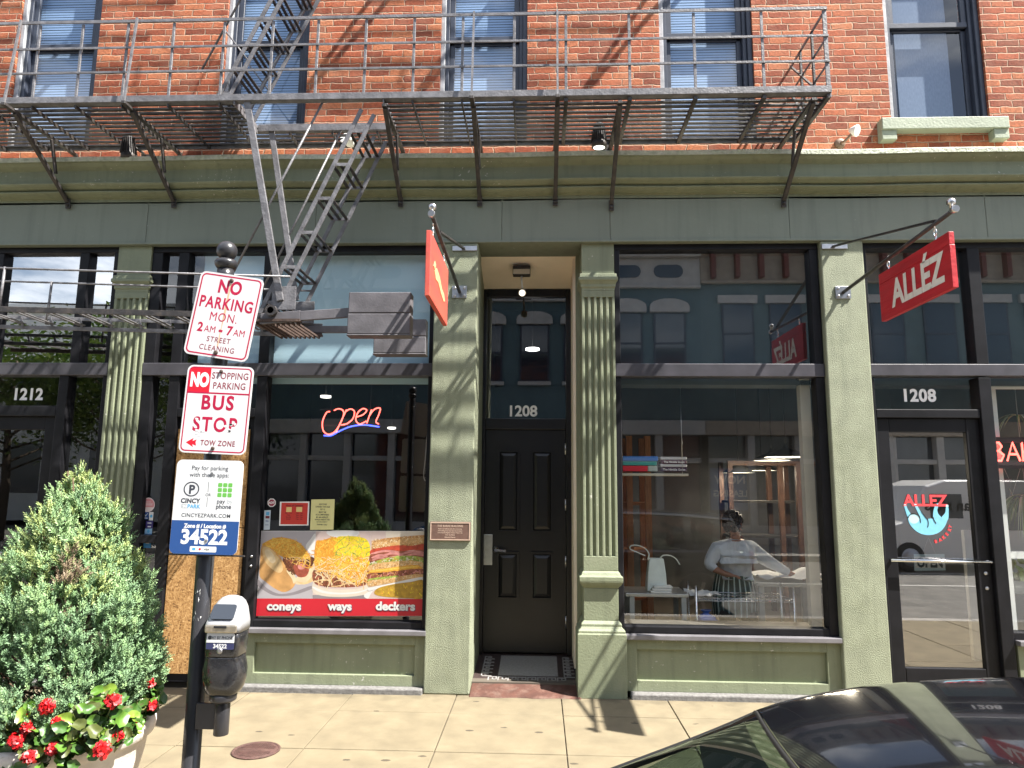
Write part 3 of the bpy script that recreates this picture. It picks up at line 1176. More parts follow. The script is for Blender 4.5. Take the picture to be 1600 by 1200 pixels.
m.quad((-0.55, YD + 0.018, 2.35), (0.26, YD + 0.018, 2.35), (0.26, YD + 0.018, 3.61), (-0.55, YD + 0.018, 3.61))
m.build("pane", glass_mat("entrance_glass", 2.6, 0.05, (0.3, 0.31, 0.33), wav=0.01), fr_)
m = MB()
c = W(816, 642, YD - 0.01)
m.text("1208", FX(c.x, YD + 0.010, c.z), 0, -0.05, 0.15, bold=0.004)
m.build("house_number", M_letter, fr_)
m = MB()
m.box(-0.545, 0.255, YD + 0.005, YD + 0.05, 0.135, 2.25)
# raised frames of the four panels
for (a, b) in ((-0.42, -0.20), (-0.09, 0.13)):
    for (z0, z1) in ((1.25, 2.05), (0.62, 1.07)):
        fr2 = FX((a + b) / 2, YD + 0.005, (z0 + z1) / 2)
        hw, hh = (b - a) / 2, (z1 - z0) / 2
        m.ringprism([(-hw, -hh), (hw, -hh), (hw, hh), (-hw, hh)], [(-hw + 0.022, -hh + 0.022), (hw - 0.022, -hh + 0.022), (hw - 0.022, hh - 0.022), (-hw + 0.022, hh - 0.022)], fr2, 0.022, 0.022)
        m.loft([[(a + 0.022, YD + 0.004, z0 + 0.022), (b - 0.022, YD + 0.004, z0 + 0.022), (b - 0.022, YD + 0.004, z1 - 0.022), (a + 0.022, YD + 0.004, z1 - 0.022)], [(a + 0.06, YD - 0.010, z0 + 0.06), (b - 0.06, YD - 0.010, z0 + 0.06), (b - 0.06, YD - 0.010, z1 - 0.06), (a + 0.06, YD - 0.010, z1 - 0.06)]])
ed = m.build("door", M_black, B, bevel=0.005)
m = MB()
m.box(-0.545, -0.46, YD - 0.003, YD + 0.006, 0.94, 1.23)
m.build("lock_plate", M_steel, ed, bevel=0.003)
m = MB()
m.lathe([(0.032, 0), (0.032, 0.012), (0.014, 0.016), (0.014, 0.05)], (-0.425, YD, 1.085), 18, (0, -1, 0))
m.bar((-0.425, YD - 0.05, 1.085), (-0.325, YD - 0.05, 1.08), 0.02, 0.022)
m.build("handle", M_chrome, ed)
for z in (0.42, 0.98, 1.52, 2.06):
    m = MB()
    m.tube([(0.248, YD - 0.008, z - 0.055), (0.248, YD - 0.008, z + 0.055)], 0.008, 8)
    m.build("hinge", M_steel, ed)
# floor of the recess: pale mosaic with a key border, red stone step before it
m = MB()
def fl(y):
    """the floor falls towards the street"""
    return 0.052 + 0.094 * (y - 0.2)


m.loft([[(-0.60, 0.2, -0.05), (-0.60, 0.2, fl(0.2)), (0.34, 0.2, fl(0.2)), (0.34, 0.2, -0.05)], [(-0.60, 0.95, -0.05), (-0.60, 0.95, fl(0.95)), (0.34, 0.95, fl(0.95)), (0.34, 0.95, -0.05)]])
st = m.build("doorstep", M_tile_b, B)
m = MB()
m.box(-0.36, 0.16, 0.36, 0.86, 0.112, 0.120)


def key_border(m, x0, y0, dx, dy, n, s):
    """Greek key, n units of length s along (dx, dy)"""
    wv = s * 0.13
    P = [(0, 0), (0, 1), (0.8, 1), (0.8, 0.35), (0.42, 0.35), (0.42, 0.68)]
    for k in range(n):
        for (a, b) in zip(P, P[1:]):
            pa = (x0 + dx * (k + a[0]) * s - dy * a[1] * s, y0 + dy * (k + a[0]) * s + dx * a[1] * s)
            pb = (x0 + dx * (k + b[0]) * s - dy * b[1] * s, y0 + dy * (k + b[0]) * s + dx * b[1] * s)
            m.box(min(pa[0], pb[0]) - wv / 2, max(pa[0], pb[0]) + wv / 2, min(pa[1], pb[1]) - wv / 2, max(pa[1], pb[1]) + wv / 2, 0.1125, 0.1205 + 0.0003 * ((a[0] + b[1]) % 1))


key_border(m, -0.44, 0.235, 1, 0, 8, 0.085)
key_border(m, -0.42, 0.34, 0, 1, 6, 0.085)
key_border(m, 0.30, 0.34, 0, 1, 6, 0.085)
for v_ in m.v:
    v_.z = v_.z - 0.116 + fl(v_.y)
m.build("mosaic", M_tile_w, st)
m = MB()
m.loft([[(-0.575 + 0.915 * k / 14, -0.045 + 0.010 * math.sin(k * 1.3), -0.03), (-0.575 + 0.915 * k / 14, -0.045 + 0.010 * math.sin(k * 1.3), 0.004 + 0.002 * math.sin(k)), (-0.575 + 0.915 * k / 14, 0.06, 0.024 + 0.004 * math.sin(k * 0.9)), (-0.575 + 0.915 * k / 14, 0.15, 0.043 + 0.002 * math.sin(k * 2.1)), (-0.575 + 0.915 * k / 14, 0.2, 0.05), (-0.575 + 0.915 * k / 14, 0.2, -0.03)] for k in range(15)])
m.build("stone_step", M_redstone, B, bevel=0.012)

# --- rooms behind the glass
def room(name, x0, x1, y1, wallm, floorm):
    m = MB()
    m.box(x0, x1, y1, y1 + 0.1, 0, 4.2)
    m.box(x0 - 0.05, x0, 0.34, y1, 0, 4.2)
    m.box(x1, x1 + 0.05, 0.34, y1, 0, 4.2)
    m.box(x0, x1, 0.2, y1, 4.0, 4.2)
    m.cur = 1
    m.box(x0, x1, 0.18, y1, -0.05, 0.06)
    return m.build(name, [wallm, floorm], B)


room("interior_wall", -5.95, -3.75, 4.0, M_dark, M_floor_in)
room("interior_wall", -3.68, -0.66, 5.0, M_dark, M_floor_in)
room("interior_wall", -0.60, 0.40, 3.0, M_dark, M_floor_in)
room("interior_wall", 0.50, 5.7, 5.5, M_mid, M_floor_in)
# boarding behind the diner's transom
m = MB()
m.box(mB1 - 0.72, d1, 0.20, 0.22, 2.60, 3.86)
m.build("transom_board", M_bluepanel, B)
# dark boarding behind the bakery's transoms
m = MB()
m.box(0.52, 5.5, 0.42, 0.44, 2.62, 3.86)
m.box(0.52, 5.5, 0.19, 0.42, 2.60, 2.64)
m.build("transom_board", mat("slate_board", (0.05, 0.062, 0.07), 0.8, var=0.15, vscale=3), B)

# ------------------------------------------------------------------ fire escape
YF = -0.79
ZP = 4.80
FX0, FX1 = -5.6, 2.29
OX0, OX1, OY1 = -2.50, -1.28, -0.31          # opening for the stair
FE = thing("fire_escape", (0, 0, ZP), "black iron fire escape balcony on raking brackets across the brick storey", "fire escape")
m = MB()
y = -0.055
while y > YF + 0.02:
    hh = 0.009
    if y < OY1:
        m.box(FX0, OX0, y - 0.015, y + 0.015, ZP - hh, ZP + 0.004)
        m.box(OX1, FX1, y - 0.015, y + 0.015, ZP - hh, ZP + 0.004)
    else:
        m.box(FX0, FX1, y - 0.015, y + 0.015, ZP - hh, ZP + 0.004)
    y -= 0.068
m.build("grating", M_iron_dk, FE)
m = MB()
m.box(FX0, FX1, YF - 0.008, YF + 0.004, ZP - 0.010, ZP + 0.046)           # front channel
m.box(FX0, FX1, YF + 0.004, YF + 0.05, ZP - 0.012, ZP - 0.004)
m.box(FX0, FX1, -0.045, -0.035, ZP - 0.04, ZP + 0.012)
m.box(FX1 - 0.012, FX1, YF + 0.004, -0.045, ZP - 0.045, ZP + 0.03)
m.box(OX0 - 0.01, OX0, YF, OY1, ZP - 0.045, ZP + 0.03)
m.box(OX1, OX1 + 0.01, YF, OY1, ZP - 0.045, ZP + 0.03)
m.box(OX0, OX1, OY1 - 0.01, OY1, ZP - 0.02, ZP + 0.045)
m.build("frame", M_iron, FE, bevel=0.002, seg=1)
POSTS = [-5.0, -4.6, -4.21, -3.84, -3.45, -3.06, -2.63, -2.22, -1.84, -1.44, -1.04, -0.64, -0.22, 0.20, 0.71, 1.23, 1.77, 2.27]
for x in POSTS:
    if OX0 < x < OX1:
        y1_ = None
        a, b = OY1, -0.045
    else:
        a, b = YF, -0.045
    m = MB()
    thick = x > 0
    wd = 0.03 if thick else 0.012
    m.box(x - wd / 2, x + wd / 2, a + 0.006, b, ZP - 0.048, ZP - 0.0225)
    m.build("joist", M_iron_dk, FE)
RZ = [ZP + 0.255, ZP + 0.475, ZP + 0.715]
m = MB()
for i, z in enumerate(RZ):
    h_ = 0.020 if i < 2 else 0.028
    m.box(FX0, FX1, YF - 0.012, YF - 0.002, z - h_ / 2, z + h_ / 2)
    m.box(FX1 - 0.010, FX1, YF - 0.002, 0.02, z - h_ / 2, z + h_ / 2)
m.build("rail", M_iron, FE, bevel=0.002, seg=1)
for x in POSTS:
    m = MB()
    wd = 0.022 if x < 2.2 else 0.034
    m.box(x - wd / 2, x + wd / 2, YF - 0.002, YF + 0.010, ZP, RZ[2] - 0.014)
    m.build("post", M_iron, FE, bevel=0.002, seg=1)
for y in (-0.52, -0.26):
    m = MB()
    m.box(FX1 - 0.026, FX1 - 0.010, y - 0.014, y + 0.014, ZP, RZ[2] - 0.014)
    m.build("post", M_iron_dk, FE)
m = MB()
m.bar((FX1 - 0.03, -0.70, ZP + 0.02), (FX1 - 0.03, -0.06, RZ[2] - 0.03), 0.012, 0.02, (1, 0, 0))
m.bar((FX1 - 0.03, -0.35, ZP + 0.02), (FX1 - 0.03, -0.02, RZ[1] - 0.03), 0.012, 0.02, (1, 0, 0))
m.build("brace", M_iron_dk, FE)
# brackets: a level arm under the floor, raking strut, hanger to the wall
BR = [(-5.35, 4.26), (-4.37, 4.26), (-3.37, 4.26), (-1.27, 4.25), (-0.55, 4.25), (0.13, 4.25), (0.63, 4.20), (2.15, 4.22)]
for bi, (x, zb) in enumerate(BR):
    m = MB()
    stay = bi in (1, 2, 4, 5)
    yo = YF - (0.10 if stay else 0.0)
    m.box(x - 0.018, x + 0.018, yo, 0.02, ZP - 0.075, ZP - 0.049)
    m.bar((x + 0.004, YF + 0.03, ZP - 0.075), (x, -0.03, zb - 0.0), 0.036, 0.03, (0, 1, 0))
    m.bar((x, -0.032, zb + 0.03), (x, -0.020, zb - 0.06), 0.045, 0.016, (0, 1, 0))
    m.bar((x + 0.012, -0.33, ZP - 0.08), (x + 0.012, -0.235, ZP - 0.36), 0.02, 0.03, (0, 1, 0))
    m.lathe([(0.016, 0), (0.014, 0.01), (0.0, 0.014)], (x, -0.04, zb - 0.03), 8, (0, -1, 0))
    m.build("bracket", M_iron_dk, FE, bevel=0.003, seg=1)
    if stay:
        m = MB()
        m.bar((x, yo + 0.012, ZP - 0.05), (x, YF - 0.016, RZ[2] + 0.02), 0.016, 0.016, (0, 1, 0))
        m.build("stay", M_iron, FE)


def iron_stair(parent, A, Bp, yf, yb, n, depth=0.10, tw=0.16, name="stair", bars=3, skip=0):
    """two twin-bar strings from A to Bp (x, z), n treads of flat bars between them"""
    a, b = Vector((A[0], 0, A[1])), Vector((Bp[0], 0, Bp[1]))
    d = (b - a).normalized()
    nn = Vector((-d.z, 0, d.x))
    if nn.z < 0:
        nn = -nn
    for yy in (yf, yb):
        m = MB()
        Yv = Vector((0, yy, 0))
        m.bar(a + Yv, b + Yv, 0.013, 0.034, nn)
        m.bar(a + nn * depth + Yv, b + nn * depth + Yv, 0.013, 0.034, nn)
        for k in range(n):
            p = a.lerp(b, (k + 0.5) / n)
            q = p + nn * depth
            # level tread end between the two bars
            t = depth / max(abs(d.z), 0.2)
            m.bar(p + Yv + Vector((0, 0.006 if yy < -0.5 else -0.006, 0)), Vector((p.x - math.copysign(depth / max(abs(d.z), 0.25), d.x * d.z) if abs(d.z) > 0.3 else q.x, yy, p.z if abs(d.z) > 0.3 else q.z)), 0.006, 0.028)
        m.build("string", M_iron, parent, bevel=0.002, seg=1)
    for k in range(n):
        p = a.lerp(b, (k + 0.5) / n)
        m = MB()
        for j in range(bars):
            if abs(d.z) > 0.3:
                x = p.x - math.copysign(1, d.x * d.z) * (0.01 + tw * j / max(bars - 1, 1) * 0.62)
                z = p.z
            else:
                x = p.x + 0.05 * j
                z = p.z + depth * 0.5
            m.box(x - 0.013, x + 0.013, yf + 0.006, yb - 0.006, z - 0.004, z + 0.004)
        m.build("tread", M_iron_dk, parent)


# stair up to the next landing, rising to the right over the second window
st_a = (XX(352, 152, -0.66), ZP + 0.03)
dxz = (XX(440, 0, -0.66) - st_a[0], ZZ(440, 0, -0.66) - st_a[1])
ln = 3.3 / dxz[1]
ST1 = thing("iron_stair", (st_a[0], -0.45, ZP), "steep iron stair rising from the balcony past the window toward the floor above", "stair")
iron_stair(ST1, st_a, (st_a[0] + dxz[0] * ln, st_a[1] + 3.3), -0.66, -0.20, 15, depth=0.085)
m = MB()
for yy in (-0.66, -0.20):
    o = Vector((-0.23, 0, 0.30))
    a = Vector((st_a[0], yy, st_a[1]))
    b = Vector((st_a[0] + dxz[0] * ln, yy, st_a[1] + 3.3))
    m.tube([a + o, b + o], 0.009, 6)
    for t in (0.12, 0.45, 0.8):
        p = a.lerp(b, t)
        m.tube([p, p + o], 0.007, 6)
m.build("handrail", M_iron, ST1)

# the landing above (its underside is over the top of the picture, its shadow falls on the brick)
UF = thing("upper_balcony", (0, 0, 8.1), "iron balcony of the storey above throwing slatted shadows on the brick", "fire escape")
ZU = 8.1
m = MB()
y = -0.08
while y > YF + 0.02:
    m.box(-0.5, 2.29, y - 0.006, y + 0.006, ZU - 0.02, ZU)
    m.box(-5.6, -2.4, y - 0.006, y + 0.006, ZU - 0.02, ZU)
    y -= 0.09
m.build("grating", M_iron_dk, UF)
m = MB()
m.box(-5.6, 2.29, YF - 0.008, YF + 0.004, ZU - 0.012, ZU + 0.05)
for i in range(3):
    m.box(-5.6, 2.29, YF - 0.012, YF - 0.002, ZU + 0.25 * (i + 1) - 0.01, ZU + 0.25 * (i + 1) + 0.01)
m.build("frame", M_iron_dk, UF)
for x in POSTS[::2]:
    m = MB()
    m.box(x - 0.011, x + 0.011, YF, YF + 0.01, ZU, ZU + 0.75)
    m.build("post", M_iron_dk, UF)
for x in (-4.4, -3.4, -1.3, -0.5, 0.6, 2.15):
    m = MB()
    m.bar((x, YF + 0.03, ZU - 0.03), (x, -0.02, ZU - 0.55), 0.036, 0.03, (0, 1, 0))
    m.box(x - 0.018, x + 0.018, YF, 0.02, ZU - 0.05, ZU - 0.022)
    m.build("bracket", M_iron_dk, UF)

# ------------------------------------------------------------------ lower stair, hung from the balcony
YN, YR = -0.74, -0.29            # near and far string planes
LS = thing("hanging_stair", (-2.1, -0.5, 3.0), "narrow steep iron stair coming down through the balcony opening to a pivot over the windows", "stair")
LA = (XX(425, 500, YN), ZZ(425, 500, YN))
LB = (XX(585, 168, YN), ZZ(585, 168, YN) - 0.06)
iron_stair(LS, LA, LB, YN, YR, 6, depth=0.115, tw=0.2)
for (p, q, yy) in (((505, 158), (365, 425), YN), ((532, 205), (410, 452), YR)):
    m = MB()
    m.tube([W(*p, yy), W(*q, yy)], 0.0095, 8)
    m.build("handrail", M_iron, LS)
for (p, q, yy, wd) in (((386, 158), (438, 470), YN - 0.03, 0.055), ((424, 203), (463, 470), YR, 0.05)):
    m = MB()
    m.bar(W(*p, yy), W(*q, yy), 0.02, wd, (1, 0, 0))
    m.build("hanger", M_iron, LS, bevel=0.004)
for yy in (YN, YR):
    m = MB()
    c = W(452, 462, YN)
    m.box(c.x - 0.13, c.x + 0.06, yy - 0.022, yy - 0.014, c.z - 0.12, c.z + 0.07)
    m.build("gusset_plate", M_iron, LS, bevel=0.003)
m = MB()
m.tube([(LA[0] + 0.03, YN - 0.12, LA[1] + 0.05), (LA[0] + 0.03, YR + 0.12, LA[1] + 0.05)], 0.026, 14)
for yy in (YN - 0.12, YR + 0.08):
    m.lathe([(0.045, 0), (0.045, 0.04)], (LA[0] + 0.03, yy, LA[1] + 0.05), 14, (0, 1, 0))
m.build("axle", M_iron_dk, LS)

# ------------------------------------------------------------------ counterbalanced swing stair, lying level
SW = thing("swing_stair", (-2.1, -0.5, 2.95), "level counterweighted swing stair of thin iron bars pointing along the shop front", "stair")
zs = ZZ(0, 485, -0.80)
x_l = -5.6
x_p = LA[0] + 0.25
z_r = ZZ(415, 495, -0.80)
Zl = lambda x, zl=zs + 0.01, zr=z_r: zl + (zr - zl) * (x + 4.26) / (x_p + 4.26)
m = MB()
m.bar((x_l, -0.80, Zl(x_l)), (x_p, -0.80, Zl(x_p)), 0.012, 0.045)
m.build("string", M_iron_dk, SW, bevel=0.002, seg=1)
m = MB()
m.bar((x_l, -0.27, Zl(x_l) + 0.055), (x_p, -0.27, Zl(x_p) + 0.055), 0.012, 0.03)
m.bar((x_l, -0.27, Zl(x_l) - 0.03), (x_p, -0.27, Zl(x_p) - 0.03), 0.012, 0.034)
m.build("string", M_iron, SW, bevel=0.002, seg=1)
k = 0
x = x_p - 0.28
while x > x_l:
    m = MB()
    for o in (0.0, 0.045):
        m.bar((x + o, -0.795, Zl(x) + 0.016), (x + o, -0.275, Zl(x) - 0.0), 0.024, 0.006)
    m.bar((x + 0.03, -0.275, Zl(x) - 0.03), (x + 0.0, -0.28, Zl(x) + 0.06), 0.02, 0.008, (0, 1, 0))
    m.build("tread", M_iron, SW)
    x -= 0.263
for yy, dz in ((-0.80, 0.345), (-0.27, 0.385)):
    m = MB()
    m.tube([(x_l, yy, Zl(x_l) + dz), (x_p - 0.1, yy, Zl(x_p) + dz * 0.93)], 0.0085, 8)
    for xx in (-4.27,):
        m.tube([(xx, yy, Zl(xx)), (xx + 0.01, yy, Zl(xx) + dz)], 0.010, 8)
    m.build("handrail", M_iron, SW)
# counterweight arms and weights
m = MB()
a, b = W(408, 497, -0.80), W(556, 488, -0.80)
m.bar((a.x, -0.80, a.z - 0.01), (LA[0] + 0.25, -0.80, a.z + 0.015), 0.03, 0.085)
m.bar((LA[0] + 0.25, -0.80, a.z + 0.015), (b.x, -0.80, b.z), 0.03, 0.075)
m.build("arm", M_weight, SW, bevel=0.004)
m = MB()
a, b = W(425, 515, -0.27), W(590, 515, -0.27)
m.bar((a.x, -0.27, a.z), (b.x, -0.27, b.z), 0.03, 0.06)
m.build("arm", M_weight, SW, bevel=0.004)
for (x0, x1, yc, z0, z1, t) in ((-1.468, -0.985, -0.81, 2.828, 3.155, 0.12), (-1.395, -0.955, -0.27, 2.785, 3.075, 0.12)):
    m = MB()
    zc = (z0 + z1) / 2
    m.box(x0, x1, yc - t / 2, yc + t / 2, z0, zc - 0.004)
    m.box(x0 + 0.003, x1 - 0.002, yc - t / 2 + 0.002, yc + t / 2 - 0.002, zc + 0.001, z1)
    m.box(x0 - 0.004, x1 + 0.004, yc - t / 2 - 0.003, yc + t / 2 + 0.003, z0 - 0.014, z0 - 0.001)
    m.build("counterweight", [M_weight], SW, bevel=0.008, seg=2)
m = MB()
m.bar((LA[0] - 0.12, -0.80, LA[1] - 0.02), (LA[0] + 0.25, -0.80, LA[1] - 0.02), 0.05, 0.02)
m.bar((LA[0] - 0.12, -0.27, LA[1] - 0.02), (LA[0] + 0.25, -0.27, LA[1] - 0.02), 0.05, 0.02)
for j in range(9):
    m.box(LA[0] - 0.1 + j * 0.04, LA[0] - 0.085 + j * 0.04, -0.8, -0.27, LA[1] - 0.05, LA[1] - 0.035)
m.build("step_plate", M_rust, SW)

# ------------------------------------------------------------------ lamps along the cornice
LAMP_ON = mat("lit_lamp_face", (0.9, 0.9, 0.9), 0.3, emit=(1, 0.96, 0.88), estr=0.8)
def flood(px, py, Y, label):
    c = W(px, py, Y)
    t = thing("floodlight", c, label, "lamp", "black finned floodlights above the cornice")
    m = MB()
    n = 20
    prof = [(0.066, -0.10), (0.066, -0.06), (0.06, -0.05), (0.05, 0.0), (0.042, 0.07), (0.03, 0.115), (0.01, 0.13)]
    m.lathe(prof, c, 24, (0, -0.12, 1))
    for k in range(n):
        a = 2 * math.pi * k / n
        dx_, dy_ = math.cos(a), math.sin(a)
        m.bar(c + Vector((dx_ * 0.066, dy_ * 0.066 + 0.006, -0.05)), c + Vector((dx_ * 0.042, dy_ * 0.042 - 0.012, 0.105)), 0.005, 0.014, (dx_, dy_, 0))
    m.build("housing", M_iron_dk, t)
    m = MB()
    m.lathe([(0.05, -0.104), (0.05, -0.099)], c, 20, (0, -0.12, 1))
    m.build("lens", LAMP_ON, t)
    m = MB()
    m.tube([c + Vector((0.03, 0.03, 0.03)), c + Vector((0.07, 0.10, 0.01)), Vector((c.x + 0.07, 0.03, c.z - 0.02))], 0.012, 8)
    m.box(c.x + 0.02, c.x + 0.12, 0.0, 0.02, c.z - 0.06, c.z + 0.03)
    m.build("bracket", M_iron_dk, t)


flood(201, 232, -0.17, "black finned floodlight under the balcony above the neighbour's door numbered 1212")
flood(936, 213, -0.17, "black finned floodlight under the balcony above the bakery end of the entrance")
c = W(542, 217, -0.12)
t = thing("floodlight", c, "pale round lamp head tucked under the balcony behind the hanging stair", "lamp")
m = MB()
m.lathe([(0.02, -0.09), (0.04, -0.06), (0.056, 0.0), (0.06, 0.02), (0.058, 0.024)], c, 24, (-0.3, -0.8, 0.3))
m.build("housing", M_white, t)
m = MB()
m.tube([c, Vector((c.x + 0.05, 0.02, c.z - 0.05))], 0.014, 8)
m.build("arm", M_iron_dk, t)
c = W(1336, 204, -0.12)
t = thing("floodlight", c, "small white lamp on a stub arm beside the brick window with the pale green sill", "lamp")
m = MB()
m.lathe([(0.018, -0.05), (0.030, -0.03), (0.046, 0.0), (0.052, 0.018), (0.05, 0.022)], c, 24, (0.55, -0.6, -0.35))
m.build("housing", M_white, t)
m = MB()
e = W(1312, 225, 0.02)
m.tube([c, (c.x - 0.07, -0.06, c.z - 0.07), (e.x, 0.0, e.z)], 0.012, 8)
m.lathe([(0.05, 0), (0.045, 0.02), (0.02, 0.03)], (e.x, 0.02, e.z), 14, (0, -1, 0))
m.build("arm", mat("weathered_bronze", (0.2, 0.13, 0.09), 0.6, var=0.3, vscale=20), t)

# ------------------------------------------------------------------ projecting signs
M_signred = mat("weathered_red_board", (0.47, 0.018, 0.025), 0.45, var=0.18, vscale=20, stretch=(1, 0.12, 1), bump=0.3, bscale=60, dirt=(0.22, 0.075, 0.05), dirt_amt=0.8, dscale=5, dirt_lo=0.60)
M_orange = mat("faded_orange_board", (0.50, 0.085, 0.055), 0.55, var=0.12, vscale=10, stretch=(1, 0.15, 1), dirt=(0.58, 0.06, 0.06), dirt_amt=0.75, dscale=9, dirt_lo=0.46)


def bracket(t, X, zw, zt, yo, x2, z2, ym):
    m = MB()
    m.tube([(X, -0.012, zw), (X, yo, zt)], 0.015, 10)
    m.build("arm", M_iron_dk, t)
    m = MB()
    m.bar((x2, -0.015, z2), (X, ym, zw + (zt - zw) * (ym / yo) + 0.015), 0.03, 0.012, (0, 0, 1))
    m.build("brace", M_iron_dk, t)
    m = MB()
    m.box(X - 0.065, X + 0.065, -0.012, 0.002, zw - 0.055, zw + 0.055)
    for a in (-0.042, 0.042):
        for b_ in (-0.034, 0.034):
            m.lathe([(0.013, 0), (0.013, 0.008), (0.007, 0.012)], (X + a, -0.012, zw + b_), 8, (0, -1, 0))
    m.build("wall_plate", M_steel, t, bevel=0.002)
    m = MB()
    m.box(x2 - 0.10, x2 + 0.12, -0.016, 0.002, z2 - 0.022, z2 + 0.022)
    m.build("wall_plate", M_steel, t, bevel=0.002)
    m = MB()
    m.lathe([(0.022, -0.02), (0.026, 0.0), (0.022, 0.02)], (X, yo, zt), 12, (0, 1, 0.05))
    m.lathe([(0.014, 0.0), (0.014, 0.04), (0.026, 0.045), (0.028, 0.07), (0.012, 0.085)], (X, yo + 0.03, zt), 12)
    m.build("finial", M_steel, t)


def hook(t, X, y, ztop, zbot):
    m = MB()
    m.tube([(X, y, ztop + 0.02), (X, y, ztop - 0.03)], 0.005, 6)
    m.tube([(X, y + 0.016 * math.sin(2 * math.pi * k / 12), (ztop + zbot) / 2 + 0.024 * math.cos(2 * math.pi * k / 12)) for k in range(13)], 0.0045, 6)
    m.tube([(X, y - 0.012, zbot + 0.03), (X, y + 0.012, zbot - 0.01), (X, y - 0.004, zbot - 0.03)], 0.004, 6)
    m.build("hook", M_chrome, t)


SX = 2.625
ALZ = thing("hanging_sign", (SX, 0, 3.4), "red weathered wooden sign lettered ALLÉZ hanging from an iron arm by the bakery door", "sign")
zw, zt, yo = 3.385, 3.46, -1.66
bracket(ALZ, SX, zw, zt, yo, SX - 0.06, 3.80, -1.46)
m = MB()
fr_al = frame((SX, -1.14, 3.15), (0, -1, 0), (0, 0, 1))    # its left face: reading runs out from the wall
m.box(SX - 0.018, SX + 0.018, -1.605, -0.675, 2.965, 3.25)
m.box(SX - 0.017, SX + 0.018, -1.603, -0.675, 3.252, 3.335)
board = m.build("board", M_signred, ALZ, bevel=0.003)
m = MB()
# letters face -X
O = Vector((SX - 0.018, -1.14, 3.15))
fl = (O, Vector((0, -1, 0)), Vector((0, 0, 1)), Vector((-1, 0, 0)))
m.text("ALLÉZ", fl, 0.055, -0.115, 0.275, bold=0.010, sx=0.86, off=0.003)
m.build("lettering", mat("cream_lettering", (0.78, 0.74, 0.66), 0.6, var=0.08, vscale=30), board)
fr2 = (Vector((SX + 0.018, -1.14, 3.15)), Vector((0, 1, 0)), Vector((0, 0, 1)), Vector((1, 0, 0)))
m = MB()
m.text("ALLÉZ", fr2, -0.055, -0.115, 0.275, bold=0.010, sx=0.86, off=0.003)
m.build("lettering", MATS["cream_lettering"], board)
for y in (-0.80, -1.43):
    hook(ALZ, SX, y, zw + (zt - zw) * (y / yo), 3.335)

SX2 = -0.73
DNS = thing("hanging_sign", (SX2, 0, 3.4), "faded orange red wooden sign seen nearly edge on over the diner's pilaster", "sign")
bracket(DNS, SX2 + 0.01, 3.40, 3.47, -1.62, SX2 + 0.04, 3.80, -1.30)
m = MB()
m.box(SX2 - 0.016, SX2 + 0.016, -1.66, -0.80, 2.905, 3.345)
b2 = m.build("board", M_orange, DNS, bevel=0.003)
m = MB()
fr3 = (Vector((SX2 + 0.016, -1.23, 3.125)), Vector((0, 1, 0)), Vector((0, 0, 1)), Vector((1, 0, 0)))
m.prism([(-0.26, 0.0), (-0.16, 0.05), (-0.02, 0.03), (0.10, -0.02), (0.22, -0.03), (0.27, -0.07), (0.2, -0.09), (0.06, -0.07), (-0.08, -0.03), (-0.2, -0.04)], fr3, 0.003, 0.003)
m.prism([(-0.3, 0.02), (-0.25, 0.07), (-0.2, 0.06), (-0.24, 0.01)], fr3, 0.0035, 0.003)
m.build("emblem", mat("faded_yellow_emblem", (0.72, 0.36, 0.18), 0.6, var=0.15, vscale=30), b2)
for y in (-0.95, -1.50):
    hook(DNS, SX2 + 0.003, y, 3.40 + 0.07 * (y / -1.62), 3.345)

# ------------------------------------------------------------------ parking sign post
PX0, PY0 = -1.634, -2.55
M_post = mat("glossy_black_post_paint", (0.028, 0.028, 0.032), 0.30, var=0.3, vscale=9, bump=0.15, bscale=30, dirt=(0.30, 0.30, 0.31), dirt_amt=0.5, dscale=26, dirt_lo=0.66, stretch=(1, 1, 0.35))
PO = thing("sign_post", (PX0, PY0, 0), "black round post with a ball top carrying three parking signs", "post")
m = MB()
m.lathe([(0.075, 0.0), (0.07, 0.03), (0.05, 0.05), (0.041, 0.06), (0.041, 2.76), (0.041, 2.80)], (PX0, PY0, 0), 28)
m.build("pole", M_post, PO)
m = MB()
zb = 2.80
m.lathe([(0.042, zb), (0.05, zb + 0.01), (0.056, zb + 0.022), (0.057, zb + 0.034), (0.05, zb + 0.046), (0.036, zb + 0.052)] +
        [(0.052 * math.cos(a), zb + 0.098 + 0.052 * math.sin(a)) for a in [math.radians(-62 + 152 * k / 14) for k in range(15)]], (PX0, PY0, 0), 28)
m.build("finial", M_post, PO)
m = MB()
for z in (1.42, 1.75, 1.92, 2.22, 2.40, 2.68):
    m.lathe([(0.0425, z - 0.006), (0.0425, z + 0.006)], (PX0, PY0, 0), 24)
m.build("band", M_post, PO)
m = MB()
rs = random.Random(11)
for k in range(26):     # scraps of old sticker
    a = -math.pi / 2 + rs.uniform(-0.5, 0.4)
    z = rs.choice([1.07, 1.16, 1.19, 1.17, 2.62, 2.7]) + rs.uniform(-0.02, 0.02)
    c = Vector((PX0 + 0.0415 * math.cos(a), PY0 + 0.0415 * math.sin(a), z))
    tx = Vector((-math.sin(a), math.cos(a), 0))
    p = [c + tx * rs.uniform(-0.004, 0.004) + Vector((0, 0, rs.uniform(-0.012, 0.012))) for _ in range(3)]
    m.tri(*p)
m.build("sticker_scraps", M_letter, PO)

